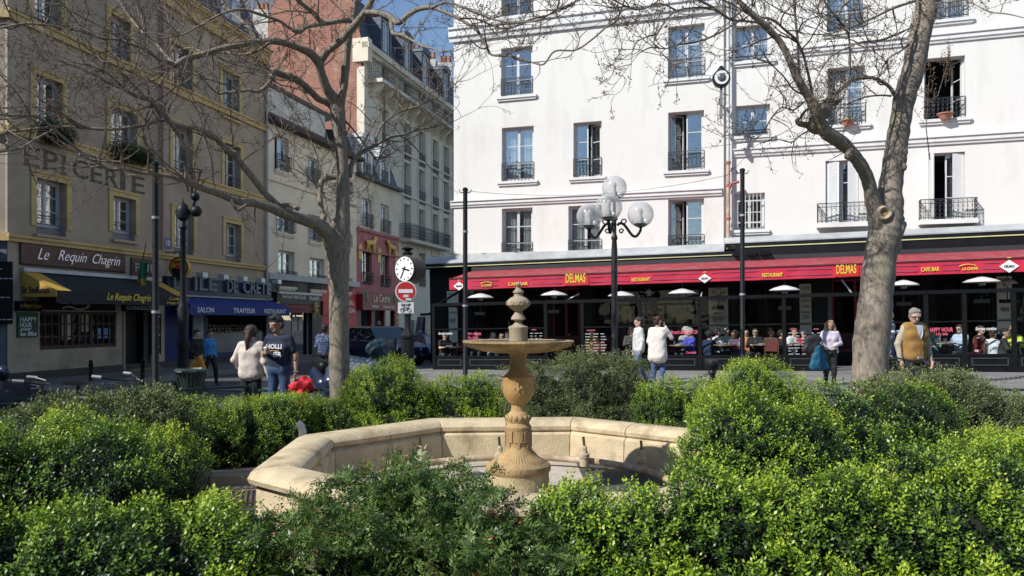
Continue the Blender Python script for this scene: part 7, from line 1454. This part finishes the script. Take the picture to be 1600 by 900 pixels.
# scooters: one bare behind the tree, one under a tarpaulin
q = P(508,588,14.2); t = thing('scooter', 'dark blue motor scooter half hidden by the left tree trunk', 'scooter', (q.x,14.2,0), R(25))
skin_obj([((0,-.5,.75),(0,-.62,.55),.10,.16),((0,-.55,.5),(0,-.5,.3),.17,.12),((0,-.1,.25),(0,-.45,.28),.13,.12),((0,.05,.45),(0,.55,.6),.17,.18),((0,.6,.62),(0,.7,.66),.15,.10)], .03, 'body', mat('dark_blue_scooter_paint', (.012,.02,.05), .3, coat=.6), t, .08)
skin_obj([((0,.1,.78),(0,.6,.82),.12,.11,1)], .03, 'seat', black, t, .03); m = MB(); m.tube([(0,-.5,.8),(0,-.48,1.0)], .02, 6); m.tube([(-.3,-.4,1.02),(0,-.5,1.0),(.3,-.4,1.02)], .016, 6); m.build('handlebar', iron, t, 40)
for y in (-.68,.6): MB().lathe([(.001,-.05),(.14,-.06),(.2,-.07),(.24,-.04),(.24,.04),(.2,.07),(.001,.05)], 20).build('wheel', tyre, t, 40, loc=(0,y,.24), rot=(0,R(90),0))
MB().prism([(-.16,.95),(.16,.95),(.2,1.2),(.12,1.4),(-.12,1.4),(-.2,1.2)], -.56, -.55).build('windscreen', glz2, t)
q = P(568,560,16.5); t = thing('covered_scooter', 'scooter under a dark teal tarpaulin right of the left tree trunk', 'scooter', (q.x,16.5,0), R(60))
skin_obj([((0,-.6,.4),(0,-.45,1.05),.28,.2),((0,-.3,.5),(0,.6,.6),.3,.3),((-.25,-.45,1.05),(.25,-.45,1.05),.14,.14),((0,.2,.3),(0,.3,.25),.34,.34)], .04, 'tarpaulin', mat('teal_tarpaulin', (.01,.03,.045), .55, var=.4, scale=5, bump=.5, bscale=9), t, .1, noise=.02)
# little red bag on the rail
q = P(471,601,11.4); t = thing('red_bag', 'crumpled bright red bag behind the hedge beside the man in navy', 'bag', (q.x,q.y,.66)); skin_obj([((-.08,0,.0),(.09,0,.02),.1,.1),((0,0,.04),(.03,0,.08),.08,.07),((0,0,-.4),(0,0,-.1),.1,.1)], .012, 'bag', mat('bright_red_nylon', (.62,.015,.03), .6, var=.2, scale=16, bump=.9, bscale=22), t, .03, noise=.012)

# ================================================= PEOPLE
def face_cam(x, y): return math.atan2(-x, y)*-1
def ppl(label, px, ytop, Dd, H, rot, **k):
    q = P(px, ytop, Dd); g = gz(q.x) if not k.get('sit') else 0
    z = q.z-H*1.0 if k.pop('fixz', False) else g
    return person(label, (q.x, Dd, z), rot, H, **k)
NV = .014
# pair at the left
q = P(387,518,11.6); t, Dj, s, hh = person('woman seen from behind in a cream sweater with a long brown ponytail', (q.x,11.75,0), R(176), 1.57, J=dict(elL=(.27,.06,1.16), wrL=(.20,-.10,.95), elR=(-.25,.03,1.12), wrR=(-.32,-.02,.84), hd=(.01,-.03,1.62), nk=(0,0,1.46)), skin='fair', top=(.60,.52,.46), legs=(.012,.012,.014), hair=(.05,.025,.016), hs='pony', female=True, vox=.012, longtop=0.02, fat=1.02)
q = P(430,497,11.3); t, Dj, s, hh = person('man in a navy printed T-shirt holding a paper coffee cup', (q.x,11.5,0), R(-12), 1.70, J=dict(elR=(-.25,.0,1.16), wrR=(-.10,-.24,1.22), elL=(.26,.03,1.14), wrL=(.29,-.04,.88), hd=(-.02,-.05,1.62)), skin='tan', top=(.014,.02,.045), sleeve='short', legs=(.03,.06,.14), hair=(.012,.01,.01), hs='quiff', vox=.012, headturn=-.5, headtilt=.18, handdir={'R': ((.25,-.5,.35),(1,.3,0))}, fat=1.03)
text('HOLLI', .075*s, t, pw, (-.115*s,-.176*s,1.26*s), w=.25*s, bold=.03, ext=.003); text('TER', .075*s, t, pw, (-.02*s,-.176*s,1.14*s), w=.15*s, bold=.03, ext=.003); MB().box(-.06*s,.08*s,-.178*s,-.174*s,1.222*s,1.238*s).build('print_bar', gold, t)
w_ = Dj['wrL']; MB().ring((0,0,0), .034, .008, 14, 'xy').build('wristwatch', chrome, t, loc=(w_[0],w_[1],w_[2]+.03), fixn=False)
wr = Dj['wrR']; o = WM[t.name] @ Vector((wr[0]+.055,wr[1]-.07,wr[2]+.0)); c = thing('paper_cup', 'white paper coffee cup in the hand of the man in navy', 'cup', tuple(o)); MB().lathe([(.001,-.03),(.026,-.03),(.036,.055),(.001,.055)], 18).build('cup', mat('cup_brown', (.35,.26,.2), .7), c, 40); MB().lathe([(.001,.07),(.034,.068),(.039,.055),(.001,.054)], 18).build('lid', pw, c, 40)
q = P(318,515,19); t, Dj, s, hh = person('dark haired woman in a black jacket and mustard skirt walking on the left pavement', (q.x,18.6,0), R(60), 1.42, J=dict(knL=(.1,-.16,.52), anL=(.1,-.14,.09), knR=(-.1,.06,.5), anR=(-.1,.24,.14), wrR=(-.12,-.22,.96), elR=(-.24,-.02,1.12)), skin='fair', top=(.015,.014,.016), legs=(.55,.24,.02), legtype='skirt', hair=(.015,.01,.01), hs='short', female=True, vox=.017)
q = P(331,520,19.5); person('woman in a bright blue jacket and black trousers just behind the mustard skirt', (q.x+.02,19.3,0), R(60), 1.40, J=dict(knL=(.1,-.16,.52), anL=(.1,-.20,.09), knR=(-.1,.06,.5), anR=(-.1,.3,.14)), skin='tan', top=(.03,.22,.50), legs=(.012,.012,.014), hair=(.02,.012,.01), hs='short', female=True, vox=.017)
q = P(504,515,18); person('person in a dark blue dotted shirt seen from behind left of the tree trunk', (q.x,18.2,0), R(175), 1.56, skin='dark', top=(.03,.05,.12), shirtdots=True, legs=(.012,.012,.016), hair=(.01,.008,.008), hs='short', vox=.017, J=dict(wrL=(.12,-.2,1.0), wrR=(-.12,-.2,1.0)))
q = P(578,510,29); person('dark clad person standing by the cedar restaurant doorway', (q.x,31,0), R(20), 1.6, skin='tan', top=(.02,.02,.022), legs=(.02,.02,.02), hair=(.3,.28,.26), hs='bald', vox=.025)
# pair in front of the terrace
q = P(1000,500,18.4); t, Dj, s, hh = person('dark haired man in a white patterned sweater walking left in front of the terrace', (q.x,18.6,gz(q.x)), R(-78), 1.63, J=dict(knL=(.1,-.14,.52), anL=(.1,-.10,.09), knR=(-.1,.05,.5), anR=(-.1,.25,.12)), skin='fair', top=(.55,.55,.53), topvar=.35, legs=(.10,.20,.36), hair=(.03,.02,.018), hs='bun', vox=.015, longtop=.02)
q = P(1030,500,17.6); t, Dj, s, hh = person('woman in a long cream coat with tied auburn hair holding a phone to her ear', (q.x,17.8,gz(q.x)), R(150), 1.64, J=dict(elR=(-.31,-.14,1.22), wrR=(-.15,-.12,1.50), elL=(.22,.02,1.12), wrL=(.2,-.14,.92), knR=(-.1,-.1,.52), anR=(-.1,-.02,.09)), skin='fair', top=(.66,.60,.54), legs=(.06,.10,.20), hair=(.07,.025,.014), hs='bun', female=True, vox=.014, longtop=.2, handdir={'R': ((.2,.1,1),(1,0,0))}, headturn=-.4, fat=1.08)
o = WM[t.name] @ Vector(tuple(Dj['wrR']+np.array([.06,-.0,.07]))); c = thing('phone', 'dark phone at the ear of the woman in the cream coat', 'phone', tuple(o), R(130)); MB().box(-.005,.005,-.035,.035,-.07,.07).build('phone', black, c)
# woman with curly hair, jacket and teal bag
q = P(1297,505,17); t, Dj, s, hh = person('woman with curly blond-brown hair in a pale lilac top facing the camera', (q.x,17.0,gz(q.x)), R(-8), 1.48, J=dict(elR=(-.25,.02,1.18), wrR=(-.20,-.18,1.12), elL=(.26,.0,1.15), wrL=(.06,-.20,1.08)), skin='tan', top=(.56,.50,.58), legs=(.015,.015,.022), hair=(.30,.20,.11), hs='loose', female=True, vox=.014, fat=1.1)
o = WM[t.name] @ Vector((-.36,-.04,1.02)); c = thing('folded_jacket', 'black jacket draped over the arm of the curly haired woman', 'jacket', tuple(o)); skin_obj([((x,-.03,.10-abs(x)*.3),(x*1.3-.03,0,-.2-(x>0)*.1),.06,.07,.9) for x in (-.12,-.05,.02,.09)], .014, 'jacket', mat('black_jacket_cloth', (.018,.019,.022), .6, var=.3, bump=.5), c, .04, noise=.006)
o = WM[t.name] @ Vector((-.24,-.06,.70)); c = thing('teal_bag', 'large teal cloth bag hanging beside the curly haired woman', 'bag', tuple(o)); skin_obj([((x*.6,0,.2-abs(x)*.4),(x*1.25,0,-.26),.05,.065,.8) for x in (-.13,-.07,0,.07,.12)], .014, 'bag', mat('teal_cloth', (.008,.10,.18), .7, var=.25, scale=9, bump=.5), c, .05, noise=.006); MB().tube([(-.06,0,.2),(-.03,0,.4),(.02,0,.2)], .008, 5).build('handle', mat('teal_cloth', (.008,.10,.18)), c)
# man with mustard waistcoat
q = P(1427,487,12.2); t, Dj, s, hh = person('grey haired man with glasses in a mustard suede waistcoat over beige sleeves', (q.x+.22,12.6,gz(q.x)), R(6), 1.70, J=dict(elL=(.27,.03,1.14), wrL=(.27,-.04,.86), elR=(-.27,.03,1.14), wrR=(-.26,-.03,.86), hd=(-.03,-.07,1.60)), skin='fair', top=(.42,.36,.27), vest=(.30,.165,.045), legs=(.018,.018,.02), hair=(.25,.22,.20), hs='short', glasses='clear', vox=.012, headtilt=.28, headturn=-.2, fat=1.1)
m = MB(); m.add([(-.065*s,-.145*s,1.46*s),(.065*s,-.145*s,1.46*s),(.035*s,-.186*s,1.30*s),(0,-.19*s,1.22*s),(-.035*s,-.186*s,1.30*s)], [(0,1,2,3,4)]); m.build('shirt_front', mat('checked_shirt', (.42,.45,.5), .8, var=.35, scale=60), t, fixn=False)
MB().bar((0,-.192*s,.86*s),(0,-.188*s,1.22*s),.012,.006).build('zip', mat('brass_zip', (.25,.17,.06), .4, metal=.6), t)
# the people at the cafe tables
def sitter(label, px, ytop, d, rot, H=1.7, **k):
    # px and ytop in the photo, d metres behind the terrace screen
    lo, hi = 0, 0
    s_ = TE.hit(px, 500, -d)[0]; o = TE.M @ Vector((s_, d, 0)); zt_ = CZ-(ytop-HY)*o.y/F; sc_ = H/1.75; z = zt_-1.30*sc_
    return person(label, (o.x,o.y,z), THW+rot, H, sit=True, vox=.02, **k)
st = rng3 = random.Random(1)
blond = (.35,.22,.10); brn = (.05,.028,.016); blk_ = (.012,.01,.01); gry = (.35,.33,.31)
sitter('seated person in a black T-shirt at the left end of the terrace', 693,519,.7,R(50), top=(.015,.015,.017), sleeve='short', hair=brn)
sitter('seated dark haired woman in a pale blue top, left of the fountain finial', 769,518,.9,R(20), top=(.30,.42,.60), hair=brn, hs='long', female=True)
sitter('seated person close behind the fountain finial wearing sunglasses', 783,520,1.3,R(15), top=(.4,.4,.42), hair=brn, glasses='sun')
sitter('seated brown haired woman just left of the finial plinth, in light blue', 793,517,.9,R(-15), top=(.25,.4,.62), hair=brn, hs='bun', female=True)
sitter('seated blond woman left of the man in the patterned sweater', 985,512,.9,R(15), top=(.08,.07,.07), hair=blond, hs='long', female=True)
sitter('elderly seated man with grey curls behind the woman in royal blue', 1071,512,1.3,R(10), top=(.32,.35,.33), hair=gry, hs='curly')
t, Dj, s, hh = sitter('seated grey haired woman in a royal blue jumper', 1077,514,.7,R(-45), top=(.06,.07,.42), hair=gry, hs='curly', female=True)
sitter('seated person hunched in a dark navy hooded coat', 1106,518,.6,R(150), top=(.015,.03,.07), hair=blk_, hs='curly')
sitter('seated person in a white shirt behind the navy coated one', 1118,514,1.2,R(120), top=(.62,.62,.62), hair=blk_, sleeve='short')
sitter('seated woman in a purple sleeveless top under the wine menu panel', 1147,517,.8,R(-30), top=(.10,.06,.14), sleeve='none', skin='brown', hair=blk_, hs='curly', female=True)
sitter('seated man in black with dark glasses right of the black pole', 1179,513,.8,R(-5), top=(.015,.015,.016), hair=blk_, glasses='sun')
sitter('seated dark haired woman facing out beside the man in black', 1203,514,1.0,R(5), top=(.10,.06,.07), skin='tan', hair=brn, hs='long', female=True)
sitter('seated man in black turned away near the terrace opening', 1217,516,.5,R(100), top=(.014,.014,.015), hair=blk_)
sitter('seated woman in a red blouse behind the printed glass left of the opening', 1254,515,.9,R(20), top=(.45,.03,.05), hair=gry, hs='curly', female=True)
sitter('seated man in a light blue shirt and sunglasses with a laptop', 1500,508,.7,R(-50), top=(.42,.52,.66), hair=brn, glasses='sun')
sitter('seated person in a pale pink shirt, bent forward', 1528,510,1.2,R(60), top=(.62,.36,.44), hair=brn)
sitter('seated woman in a white T-shirt turned away beside the yellow bag', 1548,516,.6,R(130), top=(.62,.64,.68), hair=brn, hs='bun', female=True, sleeve='short')
sitter('seated dark haired woman in charcoal leaning on her elbows', 1566,514,.5,R(70), top=(.03,.03,.032), hair=blk_, hs='bun', female=True)
sitter('seated woman in a bright yellow and purple top near the right edge', 1581,509,1.1,R(-20), top=(.55,.60,.05), hair=(.22,.12,.05), hs='bun', female=True)
sitter('seated man in a grey sweater at the back left of the terrace', 745,517,1.9,R(10), top=(.2,.2,.21), hair=brn)
sitter('seated woman in mustard at the back of the terrace left of the street lamp', 924,516,1.8,R(-15), top=(.45,.27,.05), hair=blond, hs='long', female=True)
sitter('seated man in a pale green shirt at the back, right of the hooded person', 1133,513,2.0,R(20), top=(.35,.45,.38), hair=gry)
sitter('seated woman in orange at the back between the man in black and the purple top', 1165,514,2.1,R(-10), top=(.5,.18,.05), hair=blk_, hs='long', female=True)
sitter('seated person in white close to the terrace opening', 1238,513,1.6,R(30), top=(.6,.6,.6), hair=brn)
sitter('seated woman in teal behind the HAPPY HOUR writing', 1455,514,1.8,R(15), top=(.05,.22,.25), hair=blond, hs='long', female=True)
sitter('seated man in a dark red pullover left of the laptop table', 1436,515,1.2,R(40), top=(.22,.03,.03), hair=blk_)
s_ = TE.hit(1389,500,-1.0)[0]; o = TE.M @ Vector((s_,1.0,0)); person('standing waiter in a white shirt and light blue apron right of the big tree trunk', (o.x,o.y,o.z+.02), THW+R(60), 1.62, skin='tan', top=(.55,.58,.66), legs=(.22,.30,.45), hair=(.4,.4,.4), hs='short', vox=.02, J=dict(wrR=(-.15,-.3,1.1), wrL=(.15,-.3,1.1)))
q = P(1071,512,TE.hit and 24); 
tb = [(705,.7,'left end'),(781,.5,'behind the fountain finial'),(1062,.45,'before the woman in royal blue'),(1130,.5,'under the wine menu panel'),(1192,.5,'before the man in black'),(1246,.5,'beside the printed glass'),(1471,.5,'before the man with the laptop'),(1590,.6,'at the right edge')]
for px, d, lab in tb:
    s_ = TE.hit(px,500,-d)[0]; table(s_, d, 'round cafe table '+('at the '+lab+' of the terrace' if lab == 'left end' else lab))
    o = TE.M @ Vector((s_, d, .745)); rr = random.Random(px)
    for j in range(3): x, y = -.2+.2*j, rr.uniform(-.2,.2); g = thing('drinking_glass', ('left','middle','right')[j]+' one of the glasses on the cafe table '+lab, 'glass', (o.x+x,o.y+y,o.z), 0, 'glasses on the cafe table '+lab); MB().lathe([(.001,0),(.03,0),(.036,.12),(.033,.12),(.028,.008)], 12).build('glass', glass('drinking_glass', .15, (.85,.88,.9)), g, 40)
    g = thing('plate', 'white plate on the cafe table '+lab, 'plate', (o.x-.05,o.y-.12,o.z)); MB().lathe([(.001,.004),(.08,.004),(.13,.02),(.13,.026),(.08,.012),(.001,.012)], 20).build('plate', pw, g, 40)
for px, d, rz, lab in ((717,1.2,0,'empty woven chair at the left end of the terrace'),(935,.7,R(20),'woven chair behind the glass left of the street lamp'),(1208,.35,R(160),'red woven chair back close to the glass, before the seated dark haired woman'),(1268,.8,R(-30),'woven chair beside the terrace opening'),(1517,.5,R(-60),'red woven chair behind the man with the laptop')): chair(TE.hit(px,500,-d)[0], d, rz, lab)
s_ = TE.hit(1473,500,-.5)[0]; o = TE.M @ Vector((s_,.45,.75)); t = thing('laptop', 'open laptop on the table before the man in the light blue shirt', 'laptop', tuple(o), THW+R(90)); MB().box(-.16,.16,-.11,.11,0,.015).build('base', zinc, t); MB().box(-.16,.16,.11,.12,.01,.23).build('screen', zinc, t)
# wires strung over the square
t = thing('overhead_wire', 'thin wire strung from the brick wall to the white building across the sky', 'wire', (0,0,0)); MB().tube([P(563,37,45),P(640,43,40),P(718,44,30)], .012, 4).build('wire', iron, t)
t = thing('overhead_wire', 'thin string of bare cable between the slim poles before the white facade', 'wire', (0,0,0)); a, b = P(1160,268,15.5), P(727,298,15.5); MB().tube([a+(b-a)*k/20+Vector((0,0,-.25*4*(k/20)*(1-k/20))) for k in range(21)], .004, 4).build('wire', iron, t)
